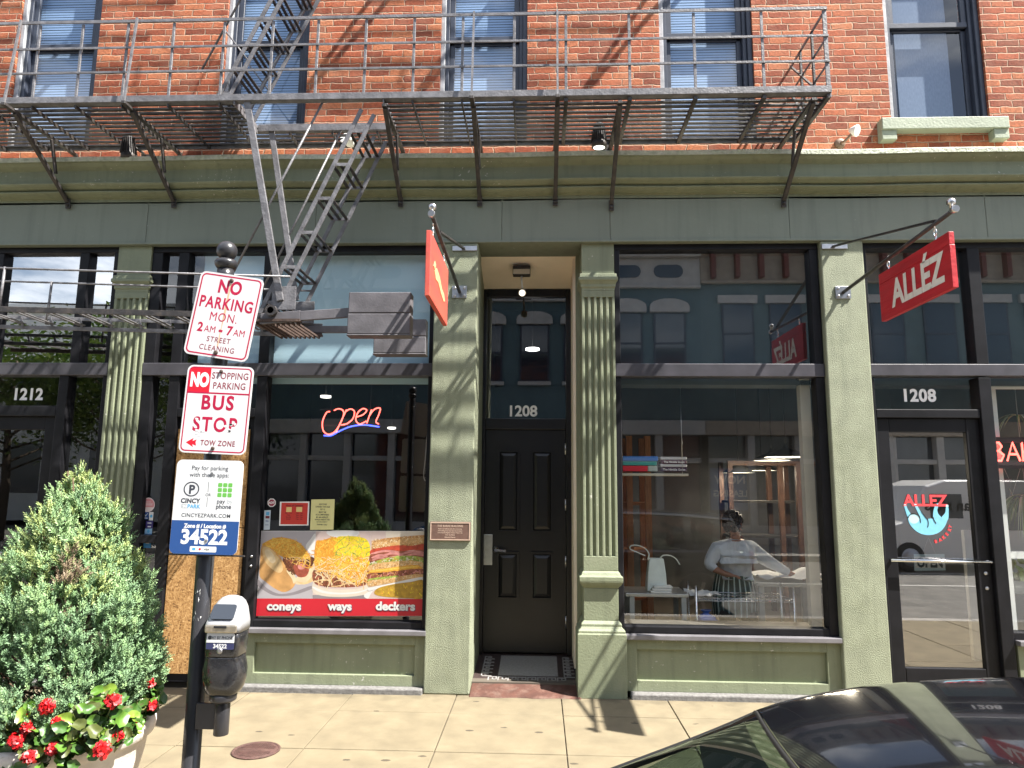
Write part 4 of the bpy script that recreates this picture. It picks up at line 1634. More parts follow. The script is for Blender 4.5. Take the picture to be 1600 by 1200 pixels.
M_signwhite = mat("retroreflective_white", (0.64, 0.63, 0.64), 0.35, var=0.06, vscale=30, stretch=(1, 1, 0.05))
M_signwhite2 = mat("plain_sign_white", (0.66, 0.67, 0.68), 0.35, var=0.04, vscale=8, dirt=(0.55, 0.55, 0.56), dirt_amt=0.5, dscale=9, dirt_lo=0.6)
M_crimson = mat("sign_crimson", (0.42, 0.008, 0.05), 0.4, var=0.1, vscale=20)
M_sred = mat("sign_bright_red", (0.60, 0.012, 0.03), 0.4)
M_maroon = mat("sign_faded_maroon", (0.26, 0.05, 0.07), 0.5)
M_navy = mat("sign_navy", (0.022, 0.075, 0.25), 0.4)
M_ink = mat("sign_grey_ink", (0.045, 0.05, 0.065), 0.5)
M_skyb = mat("sign_sky_blue", (0.08, 0.36, 0.62), 0.5)
M_greenl = mat("sign_leaf_green", (0.13, 0.42, 0.07), 0.5)
M_ruststreak = mat("rust_run", (0.62, 0.42, 0.26), 0.6, var=0.2, vscale=30)
M_alu = mat("dull_aluminium", (0.45, 0.45, 0.46), 0.45, metal=1.0)


def sign_frame(tl, tr, br, bl, Y=-2.62):
    p = [W(*q, Y) for q in (tl, tr, br, bl)]
    c = (p[0] + p[1] + p[2] + p[3]) / 4
    R = ((p[1] - p[0]) + (p[2] - p[3])).normalized()
    U = ((p[0] - p[3]) + (p[1] - p[2]))
    w_ = ((p[1] - p[0]).length + (p[2] - p[3]).length) / 2
    h_ = ((p[0] - p[3]).length + (p[1] - p[2]).length) / 2
    return frame(c, R, U), w_, h_


def plate(root, fr, w_, h_, matl, r=0.03):
    m = MB()
    m.prism(rrect(w_, h_, r), fr, 0.0, 0.003)
    pl = m.build("plate", [matl], root)
    return pl


# NO PARKING
fr, w_, h_ = sign_frame((307.5, 421), (406, 437), (393, 566.5), (293.5, 553))
S1 = thing("parking_sign", fr[0], "tilted white sign with red NO PARKING MON. 2AM - 7AM lettering, topmost on the black post", "sign")
pl = plate(S1, fr, w_, h_, M_signwhite)
m = MB()
m.ringprism(rrect(w_ - 0.018, h_ - 0.018, 0.024), rrect(w_ - 0.032, h_ - 0.032, 0.018), fr, 0.0009, 0.0009)
m.build("border", M_crimson, pl)
m = MB()
m.text("NO", fr, 0, 0.118, 0.094, bold=0.003, sx=0.80, spacing=1.1)
m.text("PARKING", fr, -0.001, 0.034, 0.082, bold=0.0020, sx=0.74, spacing=1.14)
m.cur = 1
m.text("MON.", fr, 0, -0.030, 0.063, bold=0.0, sx=0.84, spacing=1.12)
m.text("2", fr, -0.108, -0.092, 0.064, bold=0.002, sx=0.9)
m.text("AM", fr, -0.056, -0.092, 0.048, bold=0.0, sx=0.86, spacing=1.05)
m.text("-", fr, 0.0, -0.092, 0.064, bold=0.003, sx=0.9)
m.text("7", fr, 0.045, -0.092, 0.064, bold=0.002, sx=0.9)
m.text("AM", fr, 0.097, -0.092, 0.048, bold=0.0, sx=0.86, spacing=1.05)
m.cur = 2
m.text("STREET", fr, 0.0, -0.138, 0.038, bold=0.0003, sx=0.86, spacing=1.2)
m.text("CLEANING", fr, 0.0, -0.182, 0.038, bold=0.0003, sx=0.86, spacing=1.2)
m.build("lettering", [M_crimson, M_crimson, M_maroon], pl)
m = MB()
m.prism([(-0.004, 0.17), (0.006, 0.17), (0.004, 0.10), (0.006, 0.02), (0.002, -0.06), (0.004, -0.16), (-0.003, -0.16), (-0.002, -0.05), (-0.006, 0.04)], fr, 0.0006, 0.0006)
m.build("rust_streak", M_ruststreak, pl)
for v in (0.185, -0.19):
    m = MB()
    m.lathe([(0.011, 0), (0.011, 0.004), (0.006, 0.007)], fr[0] + fr[2] * v, 12, fr[3])
    m.build("bolt", M_rust, pl)

# BUS STOP
fr, w_, h_ = sign_frame((290, 569.5), (394.5, 574), (386, 711.5), (282.5, 706.5))
S2 = thing("bus_stop_sign", fr[0], "white and red BUS STOP TOW ZONE sign, scuffed, middle one on the black post", "sign")
pl = plate(S2, fr, w_, h_, M_signwhite2)
m = MB()
m.ringprism(rrect(w_ - 0.016, h_ - 0.016, 0.024), rrect(w_ - 0.028, h_ - 0.028, 0.019), fr, 0.0009, 0.0009)
hw, hh = w_ / 2 - 0.013, h_ / 2 - 0.013
yl = h_ / 2 - 0.137
m.prism([(-hw, yl - 0.005), (hw, yl - 0.005), (hw, yl + 0.003), (-hw, yl + 0.003)], fr, 0.0008, 0.0008)
m.build("border", M_crimson, pl)
m = MB()
q = rrect(0.125, 0.13, 0.012)
m.prism([(-hw, yl), (-hw + 0.108, yl), (-hw + 0.108, hh), (-hw + 0.02, hh), (-hw + 0.006, hh - 0.006), (-hw, hh - 0.02)], fr, 0.0007, 0.0007)
m.build("red_field", M_sred, pl)
m = MB()
m.cur = 3
m.text("NO", fr, -hw + 0.054, yl + 0.033, 0.092, bold=0.0055, sx=0.64, off=0.0016)
m.cur = 2
m.text("STOPPING", fr, 0.052, yl + 0.072, 0.047, bold=0.0006, sx=0.80, spacing=1.08)
m.text("PARKING", fr, 0.052, yl + 0.022, 0.047, bold=0.0006, sx=0.80, spacing=1.08)
m.cur = 0
m.text("BUS", fr, 0.002, 0.0, 0.098, bold=0.003, sx=0.88, spacing=1.2)
m.text("STOP", fr, 0.0, -0.108, 0.098, bold=0.0025, sx=0.84, spacing=1.2)
m.cur = 2
m.text("TOW ZONE", fr, 0.025, -0.178, 0.036, bold=0.0008, sx=0.80, spacing=1.15)
m.cur = 1
m.prism([(-0.135, -0.168), (-0.098, -0.145), (-0.102, -0.160), (-0.082, -0.152), (-0.086, -0.166), (-0.082, -0.182), (-0.102, -0.176), (-0.096, -0.190)], fr, 0.0008, 0.0008)
m.build("lettering", [M_crimson, M_sred, M_maroon, M_letter], pl)
m = MB()     # scuffs where the old paint was rubbed away
rs = random.Random(5)
for k in range(14):
    cx_, cy_ = rs.choice([(-0.09, -0.06), (0.09, -0.075), (-0.07, -0.11), (0.075, -0.10)])
    cx_ += rs.gauss(0, 0.018)
    cy_ += rs.gauss(0, 0.012)
    n_ = rs.randint(5, 8)
    m.prism([(cx_ + rs.uniform(0.4, 1) * 0.014 * math.cos(2 * math.pi * j / n_), cy_ + rs.uniform(0.4, 1) * 0.008 * math.sin(2 * math.pi * j / n_)) for j in range(n_)], fr, 0.0014, 0.0012)
m.build("scuff", mat("scuffed_white", (0.70, 0.68, 0.69), 0.6, var=0.1, vscale=60), pl)
for v in (0.19, -0.192):
    m = MB()
    m.lathe([(0.009, 0), (0.009, 0.005), (0.005, 0.008)], fr[0] + fr[2] * v + fr[1] * 0.004, 10, fr[3])
    m.build("bolt", M_rust, pl)

# PAY FOR PARKING
fr, w_, h_ = sign_frame((276, 717), (380, 721), (371, 867), (265, 865.5))
S3 = thing("payment_sign", fr[0], "white and blue pay for parking sign numbered 34522, lowest on the black post", "sign")
pl = plate(S3, fr, w_, h_, M_signwhite2, 0.028)
m = MB()
bz = -h_ / 2 + 0.158
R_ = rrect(w_ - 0.001, h_ - 0.001, 0.028)
m.prism([p for p in R_ if p[1] < 0 and p[1] < bz] [:6] + [(w_ / 2 - 0.0005, bz), (-w_ / 2 + 0.0005, bz)] + [p for p in R_ if p[1] < bz][6:], fr, 0.0006, 0.0006)
m.build("blue_field", M_navy, pl)
m = MB()
m.text("Pay for parking", fr, 0.0, 0.176, 0.030, bold=0.0001, sx=1.0)
m.text("with these apps:", fr, 0.0, 0.143, 0.030, bold=0.0001, sx=1.0)
O2 = ellipse(-0.083, 0.083, 0.039, 0.036, 28)
I2 = ellipse(-0.083, 0.083, 0.033, 0.030, 28)
m.ringprism(O2, I2, fr, 0.0009, 0.0009)
m.text("P", fr, -0.081, 0.062, 0.058, bold=0.0022)
m.text("CINCY", fr, -0.083, 0.017, 0.030, bold=0.0012, sx=1.0, spacing=1.05)
m.text("CINCYEZPARK.COM", fr, 0.0, -0.050, 0.0255, bold=0.0002, sx=0.98, spacing=1.08)
m.text("OR", fr, 0.002, 0.051, 0.019)
m.text("pay", fr, 0.068, 0.018, 0.030, bold=0.0003)
m.text("phone", fr, 0.083, -0.007, 0.030, bold=0.0005)
m.prism([(-0.001, 0.07), (0.001, 0.07), (0.001, 0.12), (-0.001, 0.12)], fr, 0.0008, 0.0008)
m.prism([(-0.001, 0.0), (0.001, 0.0), (0.001, 0.045), (-0.001, 0.045)], fr, 0.0008, 0.0008)
m.cur = 1
m.text("PARK", fr, -0.064, -0.008, 0.026, bold=0.0006, sx=1.0)
m.cur = 4
m.text("EZ", fr, -0.112, -0.008, 0.026, bold=0.0001, sx=1.0)
m.text("by", fr, 0.112, 0.018, 0.030, bold=0.0001)
m.cur = 2
for i in range(3):
    for j in range(3):
        m.prism(rrect(0.0205, 0.0195, 0.004, 3, 0.058 + i * 0.025, 0.058 + j * 0.024), fr, 0.0009, 0.0009)
m.cur = 3
m.text("Zone # / Location #", fr, 0.0, bz - 0.034, 0.027, bold=0.0010, sx=0.92, off=0.0014)
m.text("34522", fr, 0.0, bz - 0.108, 0.094, bold=0.0035, sx=0.98, off=0.0014)
m.prism(rrect(0.13, 0.026, 0.005, 3, 0.0, bz - 0.134), fr, 0.0012, 0.0006)
m.cur = 1
m.prism(rrect(0.016, 0.013, 0.003, 3, -0.045, bz - 0.134), fr, 0.0018, 0.0006)
m.cur = 5
m.prism(ellipse(-0.016, bz - 0.134, 0.006, 0.006, 12), fr, 0.0018, 0.0006)
m.cur = 0
m.text("VISA", fr, 0.018, bz - 0.139, 0.013, bold=0.0004, off=0.002)
m.build("lettering", [M_ink, M_skyb, M_greenl, M_letter, mat("sign_pale_grey", (0.45, 0.48, 0.5), 0.5), M_sred], pl)
m = MB()
p = fr[0] + fr[2] * (-h_ / 2 - 0.004)
m.bar(p - fr[1] * 0.19 + Vector((0, 0.012, 0)), p + fr[1] * 0.20 + Vector((0, 0.012, 0)), 0.012, 0.007)
m.build("backing_bar", M_iron_dk, pl)
for v in (0.16, -0.16):
    m = MB()
    m.lathe([(0.007, 0), (0.007, 0.003)], fr[0] + fr[2] * v + fr[1] * 0.012, 10, fr[3])
    m.build("bolt", M_alu, pl)

# ------------------------------------------------------------------ parking meter on its side arm
mx_, my_ = -1.478, -2.60
PM = thing("parking_meter", (mx_, my_, 0.55), "black parking meter with a silver hood and number 34522 on the post's side arm", "parking meter")
M_mblack = mat("meter_black_enamel", (0.016, 0.016, 0.018), 0.22, var=0.3, vscale=12, dirt=(0.08, 0.08, 0.08), dirt_amt=0.3, dscale=30, coat=0.3)
M_silver = mat("meter_silver_paint", (0.33, 0.335, 0.35), 0.35, var=0.06, vscale=12, metal=0.15)
m = MB()
m.tube([(mx_, my_, 0.545), (mx_, my_, 0.70)], 0.034, 22)
m.box(PX0 + 0.03, mx_ - 0.025, my_ + 0.0, my_ + 0.022, 0.565, 0.68)
m.lathe([(0.044, 0.69), (0.06, 0.70), (0.062, 0.725), (0.05, 0.735)], (mx_, my_, 0), 24)
m.build("side_arm", M_post, PM, bevel=0.003)


def rsec(z, wx, wy, cx_=0, cy_=0, p=3.2, n=32):
    out = []
    for k in range(n):
        a = 2 * math.pi * k / n
        c_, s_ = math.cos(a), math.sin(a)
        out.append((mx_ + cx_ + wx * math.copysign(abs(c_) ** (2 / p), c_), my_ + cy_ + wy * math.copysign(abs(s_) ** (2 / p), s_), z))
    return out


m = MB()
m.smooth = True
vault = [(0.725, 0.055, 0.05, 4), (0.735, 0.072, 0.06, 3), (0.76, 0.088, 0.07, 2.6), (0.80, 0.098, 0.076, 2.5), (0.84, 0.099, 0.076, 2.5), (0.875, 0.09, 0.072, 2.8), (0.895, 0.080, 0.068, 4), (0.90, 0.079, 0.067, 5)]
m.loft([rsec(z, a, b, p=p) for z, a, b, p in vault])
m.build("vault", M_mblack, PM)
m = MB()
m.smooth = True
hs = [(0.902, 0.078, 0.066, 6), (0.905, 0.080, 0.068, 6), (0.985, 0.083, 0.070, 6), (1.012, 0.084, 0.070, 6)]
m.loft([rsec(z, a, b, p=p) for z, a, b, p in hs])
m.build("housing", M_mblack, PM)
m = MB()
m.smooth = True
# hood: front face leans back, top is rounded
hood = [(1.012, 0.086, 0.075, 0.0, 6), (1.05, 0.086, 0.074, 0.001, 6), (1.062, 0.085, 0.070, 0.006, 5), (1.115, 0.074, 0.052, 0.02, 4), (1.142, 0.062, 0.038, 0.028, 3.2), (1.158, 0.046, 0.028, 0.03, 2.6), (1.166, 0.024, 0.016, 0.03, 2.2)]
m.loft([rsec(z, a, b, 0, c_, p) for z, a, b, c_, p in hood])
m.build("hood", M_silver, PM)
# screen on the leaning front, coin lip, label, lock
def mf(z, dy, u=0):
    return Vector((mx_ + u, my_ - dy, z))
m = MB()
p0, p1 = mf(1.066, 0.0655), mf(1.136, 0.021)
fr_s = frame((p0 + p1) / 2 + Vector((-0.004, -0.003, 0.002)), (1, 0, 0), p1 - p0)
m.prism(rrect(0.112, 0.072, 0.012), fr_s, 0.0015, 0.003)
m.build("screen", mat("meter_screen", (0.035, 0.042, 0.055), 0.3), PM)
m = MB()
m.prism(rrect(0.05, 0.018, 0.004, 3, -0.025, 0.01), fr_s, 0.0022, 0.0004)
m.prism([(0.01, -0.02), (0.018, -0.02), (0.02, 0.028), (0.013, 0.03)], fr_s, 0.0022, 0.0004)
m.build("painted_screen_glare", MATS["sign_pale_grey"], PM)  # glare on the meter screen drawn as pale shapes
m = MB()
m.box(mx_ - 0.075, mx_ + 0.075, my_ - 0.082, my_ - 0.068, 1.013, 1.048)
m.build("coin_lip", mat("worn_brass_steel", (0.45, 0.40, 0.32), 0.35, metal=0.8, var=0.2, vscale=40), PM, bevel=0.006)
m = MB()
m.box(mx_ - 0.03, mx_ + 0.03, my_ - 0.086, my_ - 0.08, 1.035, 1.046)
m.build("coin_slot", M_black_flat, PM, bevel=0.002)
m = MB()
frl = frame((mx_, my_ - 0.0722, 0.985), (1, 0, 0), (0, 0, 1))
m.prism(rrect(0.13, 0.045, 0.004, 3, 0, 0.004), frl, 0.0, 0.002)
m.cur = 1
m.prism(rrect(0.13, 0.03, 0.004, 3, 0, -0.031), frl, 0.0, 0.002)
m.cur = 2
m.text("PAY BY PHONE", frl, 0.005, 0.0, 0.019, bold=0.0004, sx=0.82)
m.prism(ellipse(-0.05, 0.006, 0.009, 0.009, 14), frl, 0.0008, 0.0005)
m.cur = 0
m.text("34522", frl, 0.0, -0.040, 0.026, bold=0.0010, sx=1.0)
m.build("label", [M_signwhite2, mat("meter_navy", (0.03, 0.035, 0.10), 0.4), M_ink], PM)
m = MB()
m.lathe([(0.013, 0), (0.013, 0.005), (0.006, 0.006)], (mx_, my_ - 0.068, 0.932), 16, (0, -1, 0))
m.build("lock", M_alu, PM)

# ------------------------------------------------------------------ manhole
c = G(400, 1173, 0)
MH = thing("manhole_cover", (c.x, c.y, 0), "small round rusty brown utility cover set in the pale paving", "cover")
m = MB()
m.lathe([(0.15, 0.0), (0.15, 0.006), (0.138, 0.0065), (0.136, 0.003), (0.132, 0.003), (0.13, 0.0055), (0.0, 0.0055)], c, 48)
m.build("plate", mat("rusty_cast_iron", (0.075, 0.036, 0.03), 0.75, var=0.35, vscale=60, bump=0.8, bscale=90, dirt=(0.13, 0.08, 0.06), dirt_amt=0.6, dscale=20), MH)
m = MB()
for i in range(-8, 9):
    for j in range(-8, 9):
        x, y = i * 0.0145, j * 0.0145
        if x * x + y * y < 0.118 ** 2 and abs(y) > 0.026:
            m.box(c.x + x - 0.004, c.x + x + 0.004, c.y + y - 0.004, c.y + y + 0.004, 0.005, 0.0085)
fm_ = frame((c.x, c.y, 0.0055), (1, 0, 0), (0, 1, 0))
m.text("WATER", fm_, 0, -0.013, 0.036, bold=0.001, off=0.002)
m.build("tread_pattern", MATS["rusty_cast_iron"], MH)

# ------------------------------------------------------------------ planter, evergreen and begonias
PC = Vector((-2.30, -2.55, 0))
M_pot = mat("white_cast_stone", (0.66, 0.60, 0.54), 0.7, var=0.1, vscale=7, bump=0.3, bscale=50, dirt=(0.45, 0.38, 0.32), dirt_amt=0.4, dscale=6)
PL = thing("planter", PC, "round off-white cast stone planter on the pavement holding the evergreen and red begonias", "planter")
m = MB()
m.lathe([(0.20, 0.0), (0.24, 0.02), (0.23, 0.06), (0.27, 0.10), (0.35, 0.25), (0.385, 0.40), (0.395, 0.47), (0.405, 0.485), (0.425, 0.50), (0.43, 0.53), (0.425, 0.565), (0.41, 0.575), (0.385, 0.57), (0.375, 0.54), (0.37, 0.49)], PC, 56)
m.build("pot", M_pot, PL)
m = MB()
m.lathe([(0.372, 0.515), (0.2, 0.53), (0.0, 0.535)], PC, 40)
m.build("soil", mat("potting_soil", (0.03, 0.02, 0.014), 0.95, bump=1.0, bscale=60), PL)

EV = thing("evergreen_shrub", (PC.x, PC.y, 0.53), "bushy pointed evergreen with grey green sprays and a brown patch growing in the white planter", "shrub")
m = MB()
m.tube([(PC.x, PC.y, 0.5), (PC.x + 0.01, PC.y, 0.8), (PC.x - 0.01, PC.y, 1.2), (PC.x - 0.01, PC.y, 1.62)], 0.03, 10, radii=[0.04, 0.034, 0.022, 0.006])
rs = random.Random(21)
for k in range(60):
    z = 0.6 + 1.0 * k / 60
    a = k * 2.4
    L_ = 0.34 * (1 - (z - 0.6) / 1.2)
    m.tube([(PC.x, PC.y, z), (PC.x + L_ * 0.6 * math.cos(a), PC.y + L_ * 0.6 * math.sin(a), z + 0.05), (PC.x + L_ * math.cos(a), PC.y + L_ * math.sin(a), z + 0.17)], 0.006, 5, radii=[0.008, 0.006, 0.003])
m.build("trunk", mat("shrub_bark", (0.09, 0.055, 0.035), 0.9, bump=0.6, bscale=60), EV)
RAD = [(0.55, 0.36), (0.65, 0.42), (0.80, 0.45), (0.95, 0.445), (1.08, 0.43), (1.16, 0.36), (1.24, 0.305), (1.36, 0.23), (1.48, 0.165), (1.60, 0.095), (1.68, 0.05), (1.735, 0.01)]


def rad(z):
    for (z0, r0), (z1, r1) in zip(RAD, RAD[1:]):
        if z0 <= z <= z1:
            return r0 + (r1 - r0) * (z - z0) / (z1 - z0)
    return 0.01


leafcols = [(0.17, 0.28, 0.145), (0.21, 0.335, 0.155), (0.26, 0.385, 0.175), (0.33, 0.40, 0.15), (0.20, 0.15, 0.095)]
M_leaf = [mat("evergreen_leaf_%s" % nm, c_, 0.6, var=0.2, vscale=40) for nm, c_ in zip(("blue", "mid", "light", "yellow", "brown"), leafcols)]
m = MB()
rs = random.Random(77)


def spray(m, base, d, L_, npair, wleaf):
    """a feathery shoot: a stem of stubby scale leaves set round it and side shoots"""
    d = d.normalized()
    s1 = d.orthogonal().normalized()
    s2 = d.cross(s1)
    for k in range(npair):
        t = (k + 1) / npair
        p = base + d * (L_ * t)
        a = k * 2.4 + rs.random()
        o = s1 * math.cos(a) + s2 * math.sin(a)
        ll = wleaf * (1.15 - 0.6 * t) * rs.uniform(0.8, 1.3)
        tip = p + (o * 0.75 + d * 0.75) * ll
        sidev = d.cross(o).normalized() * ll * 0.20
        m.quad(p - sidev * 0.6, p + (tip - p) * 0.5 - sidev, tip, p + (tip - p) * 0.5 + sidev)
    tip = base + d * (L_ * 1.12)
    m.tri(base + s1 * 0.0022, base - s1 * 0.0022, tip)


brown_c = [(W(108, 885, -2.83), 0.105), (W(150, 905, -2.9), 0.055), (W(178, 1062, -2.95), 0.03)]
# clumps: the shrub is made of many upright plumes, each a clump of sprays
clumps = []
for k in range(560):
    z = 0.56 + 1.17 * (1 - (1 - rs.random()) ** 0.62 * 1.0)
    z = min(z, 1.72)
    a = rs.uniform(0, 2 * math.pi)
    depth_ = rs.choice([1.0, 1.0, 0.97, 0.9, 0.8])
    clumps.append((a, z, depth_, rs.uniform(0.75, 1.25)))
for a, z, dp, sc in clumps:
    rr = rad(z) * dp
    lump = 1 + 0.10 * math.sin(3 * a + z * 9) + 0.07 * math.sin(7 * a - z * 13)
    base = Vector((PC.x + rr * lump * 0.80 * math.cos(a), PC.y + rr * lump * 0.80 * math.sin(a), z - 0.05))
    outw = Vector((math.cos(a), math.sin(a), 0))
    axis = (outw * rs.uniform(0.25, 0.55) * (0.5 if z > 1.4 else 1) + Vector((rs.gauss(0, 0.15), rs.gauss(0, 0.15), 1.0))).normalized()
    Lc = 0.135 * sc * (0.75 if z > 1.5 else 1)
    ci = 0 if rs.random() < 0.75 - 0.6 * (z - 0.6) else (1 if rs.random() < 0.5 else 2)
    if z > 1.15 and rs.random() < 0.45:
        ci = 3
    ns = 26
    for j in range(ns):
        t = (j + rs.random()) / ns
        p = base + axis * (Lc * t)
        off_a = rs.uniform(0, 2 * math.pi)
        s1 = axis.orthogonal().normalized()
        s2 = axis.cross(s1)
        o = s1 * math.cos(off_a) + s2 * math.sin(off_a)
        spread = 0.055 * (1 - t * 0.75) * sc
        q = p + o * spread * rs.random()
        d_ = axis * 1.0 + o * rs.uniform(0.2, 0.8)
        isb = any((q - bc).length < br_ * rs.uniform(0.6, 1.15) for bc, br_ in brown_c)
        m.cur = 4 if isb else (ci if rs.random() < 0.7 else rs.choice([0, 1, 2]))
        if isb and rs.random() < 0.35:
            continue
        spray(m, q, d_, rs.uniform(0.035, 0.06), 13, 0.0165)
print("evergreen faces", len(m.f))
m.build("foliage", M_leaf, EV)

# begonias
M_bleaf = [mat("begonia_leaf_%s" % nm, c_, 0.45, var=0.3, vscale=25, coat=0.05) for nm, c_ in zip(("deep", "fresh", "lime", "olive"), ((0.04, 0.10, 0.014), (0.075, 0.16, 0.02), (0.15, 0.23, 0.03), (0.07, 0.085, 0.02)))]
M_bred = [mat("begonia_petal_%s" % nm, c_, 0.45, var=0.15, vscale=40) for nm, c_ in zip(("red", "scarlet", "pink"), ((0.42, 0.006, 0.010), (0.56, 0.010, 0.012), (0.58, 0.025, 0.035)))]
M_bstem = mat("begonia_stem", (0.16, 0.18, 0.06), 0.5)


def leaf(m, c, nrm, up, s, rs):
    """a cupped, lopsided heart-shaped leaf"""
    nrm = nrm.normalized()
    u_ = (up - nrm * up.dot(nrm)).normalized()
    v_ = nrm.cross(u_)
    n_ = 14
    i0 = len(m.v)
    m.v.append(c - nrm * s * 0.10)
    rings_ = []
    skew = rs.uniform(-0.2, 0.2)
    wav = rs.uniform(0, 6)
    for rr_, lift in ((0.55, 0.0), (1.0, 0.16)):
        ids = []
        for k in range(n_):
            a = 2 * math.pi * k / n_
            r_ = s * rr_ * (1 + (0.34 * max(0.0, math.cos(a)) ** 4) - 0.18 * math.cos(a) * (1 if math.cos(a) < 0 else 0.0) - (0.28 if k == n_ // 2 else 0)) * (1 + 0.09 * math.sin(5 * a + wav))
            p = c + u_ * (r_ * math.cos(a) + skew * s * math.sin(a) * rr_ * 0.3) + v_ * (r_ * 0.9 * math.sin(a)) + nrm * (s * (lift * (1 + 0.6 * math.sin(3 * a + wav)) + 0.28 * rr_ * abs(math.sin(a))))
            ids.append(len(m.v))
            m.v.append(p)
        rings_.append(ids)
    for k in range(n_):
        k2 = (k + 1) % n_
        m.face((i0, rings_[0][k], rings_[0][k2]))
        m.face((rings_[0][k], rings_[1][k], rings_[1][k2], rings_[0][k2]))


def begonia(bi, roots, clusters, label):
    rs = random.Random(100 + bi)
    base = Vector((sum(r[0].x for r in roots) / len(roots), sum(r[0].y for r in roots) / len(roots), 0.53))
    t = thing("begonia", base, label, "flowering plant", "red begonias round the planter rim")
    st = MB()
    lf = MB()
    lf.smooth = True
    for c, rad_, nl in roots:
        for k in range(int(nl * 3.0)):
            o = Vector((rs.gauss(0, 0.55), rs.gauss(0, 0.55), rs.gauss(0.1, 0.5))) * rad_
            p = c + o
            s = rs.uniform(0.014, 0.031)
            out = Vector((p.x - PC.x, p.y - PC.y, 0)).normalized()
            nr = Vector((out.x * 0.5 + rs.gauss(0, 0.45), out.y * 0.5 + rs.gauss(0, 0.45) - 0.25, rs.uniform(0.25, 1.0)))
            lf.cur = rs.choice([0, 0, 0, 1, 1, 2, 3, 3])
            leaf(lf, p, nr, Vector((rs.gauss(0, 1), rs.gauss(0, 1), 0.3)), s, rs)
            r0 = Vector((PC.x + (c.x - PC.x) * 0.85, PC.y + (c.y - PC.y) * 0.85, 0.53))
            st.tube([r0, (r0 + p) / 2 + Vector((0, 0, 0.02)), p - nr.normalized() * 0.004], 0.0032, 5)
    for (c, n, r) in clusters:
        c = fl_at(c)
        n = int(n * 1.3)
        r *= 0.95
        fl = MB()
        fl.smooth = True
        for k in range(n):
            d = Vector((rs.gauss(0, 1), rs.gauss(0, 1) - 0.8, rs.gauss(0.5, 0.8)))
            d.normalize()
            fc = c + d * r * rs.uniform(0.4, 1.0)
            fl.cur = rs.choice([0, 0, 1, 1, 1, 2])
            npt = rs.choice([2, 4, 4])
            s1 = d.orthogonal().normalized()
            s2 = d.cross(s1)
            for q in range(npt):
                a = 2 * math.pi * q / npt + rs.random()
                o = s1 * math.cos(a) + s2 * math.sin(a)
                sz = rs.uniform(0.011, 0.017)
                side = d.cross(o)
                i = len(fl.v)
                fl.v += [fc, fc + o * sz * 0.6 + side * sz * 0.6 + d * 0.002, fc + o * sz * 1.25 + side * sz * 0.3 + d * 0.006, fc + o * sz * 1.25 - side * sz * 0.3 + d * 0.006, fc + o * sz * 0.6 - side * sz * 0.6 + d * 0.002]
                fl.face((i, i + 1, i + 2, i + 3, i + 4))
        fl.build("flower_cluster", M_bred, t)
        r0 = Vector((PC.x + (c.x - PC.x) * 0.8, PC.y + (c.y - PC.y) * 0.8, 0.55))
        st.tube([r0, (r0 + c) / 2 + Vector((0, 0, 0.025)), c], 0.003, 5)
    lf.build("leaves", M_bleaf, t)
    st.build("stems", M_bstem, t)


def rim(px, py, f=0.0):
    return W(px, py, -2.90 + f)


def fl_at(c):
    """flower heads stand proud of the leaves, on the street side"""
    return c + (CAM - c).normalized() * 0.05


begonia(0, [(rim(235, 1085, 0.42), 0.055, 14), (rim(222, 1110, 0.35), 0.045, 10)], [(rim(239, 1103, 0.40), 16, 0.019), (rim(236, 1068, 0.42), 8, 0.014)], "begonia with one small red flower hanging out over the planter's edge nearest the parking meter")
begonia(1, [(rim(160, 1105, 0.12), 0.06, 16), (rim(195, 1128, 0.15), 0.05, 12)], [(rim(178, 1095, 0.05), 34, 0.032), (rim(208, 1135, 0.12), 16, 0.018)], "begonia with a wide red flower head right against the foot of the evergreen")
begonia(2, [(rim(165, 1150, 0.0), 0.055, 16), (rim(125, 1150, 0.0), 0.055, 14), (rim(130, 1120, 0.05), 0.05, 10), (rim(112, 1168, -0.02), 0.045, 9), (rim(200, 1140, 0.06), 0.04, 8)], [(rim(161, 1172, -0.03), 36, 0.034), (rim(185, 1150, 0.03), 14, 0.016)], "begonia with a large low red flower head overhanging the white rim in front")
begonia(3, [(rim(90, 1150, 0.0), 0.055, 14), (rim(60, 1120, 0.0), 0.06, 14), (rim(62, 1180, -0.02), 0.05, 10)], [(rim(83, 1170, -0.02), 24, 0.024), (rim(89, 1131, 0.0), 16, 0.019), (rim(75, 1104, 0.0), 32, 0.03)], "begonia with three red flower heads one above another in the middle of the planter")
begonia(4, [(rim(25, 1130, 0.0), 0.06, 16), (rim(20, 1165, 0.0), 0.055, 12)], [(rim(28, 1157, -0.03), 36, 0.034), (rim(44, 1137, -0.02), 20, 0.022), (rim(32, 1119, 0.0), 20, 0.02)], "begonia with a bunched trio of red flower heads farthest from the parking meter")
begonia(5, [(rim(30, 1195, -0.02), 0.05, 12), (rim(100, 1185, -0.03), 0.04, 6)], [(rim(46, 1184, -0.04), 26, 0.026)], "begonia spilling lowest over the rim with one red flower head in front of the trio")

# ------------------------------------------------------------------ things on and behind the shop glass
def wpoly(pts, Y, ox=0, oy=0, s=1.0):
    return [(lambda q: (q.x, q.z))(W(ox + x / s, oy + y / s, Y)) for x, y in pts]


def clean(poly):
    """counter-clockwise"""
    a = sum(p[0] * q[1] - q[0] * p[1] for p, q in zip(poly, poly[1:] + poly[:1]))
    return poly if a > 0 else poly[::-1]


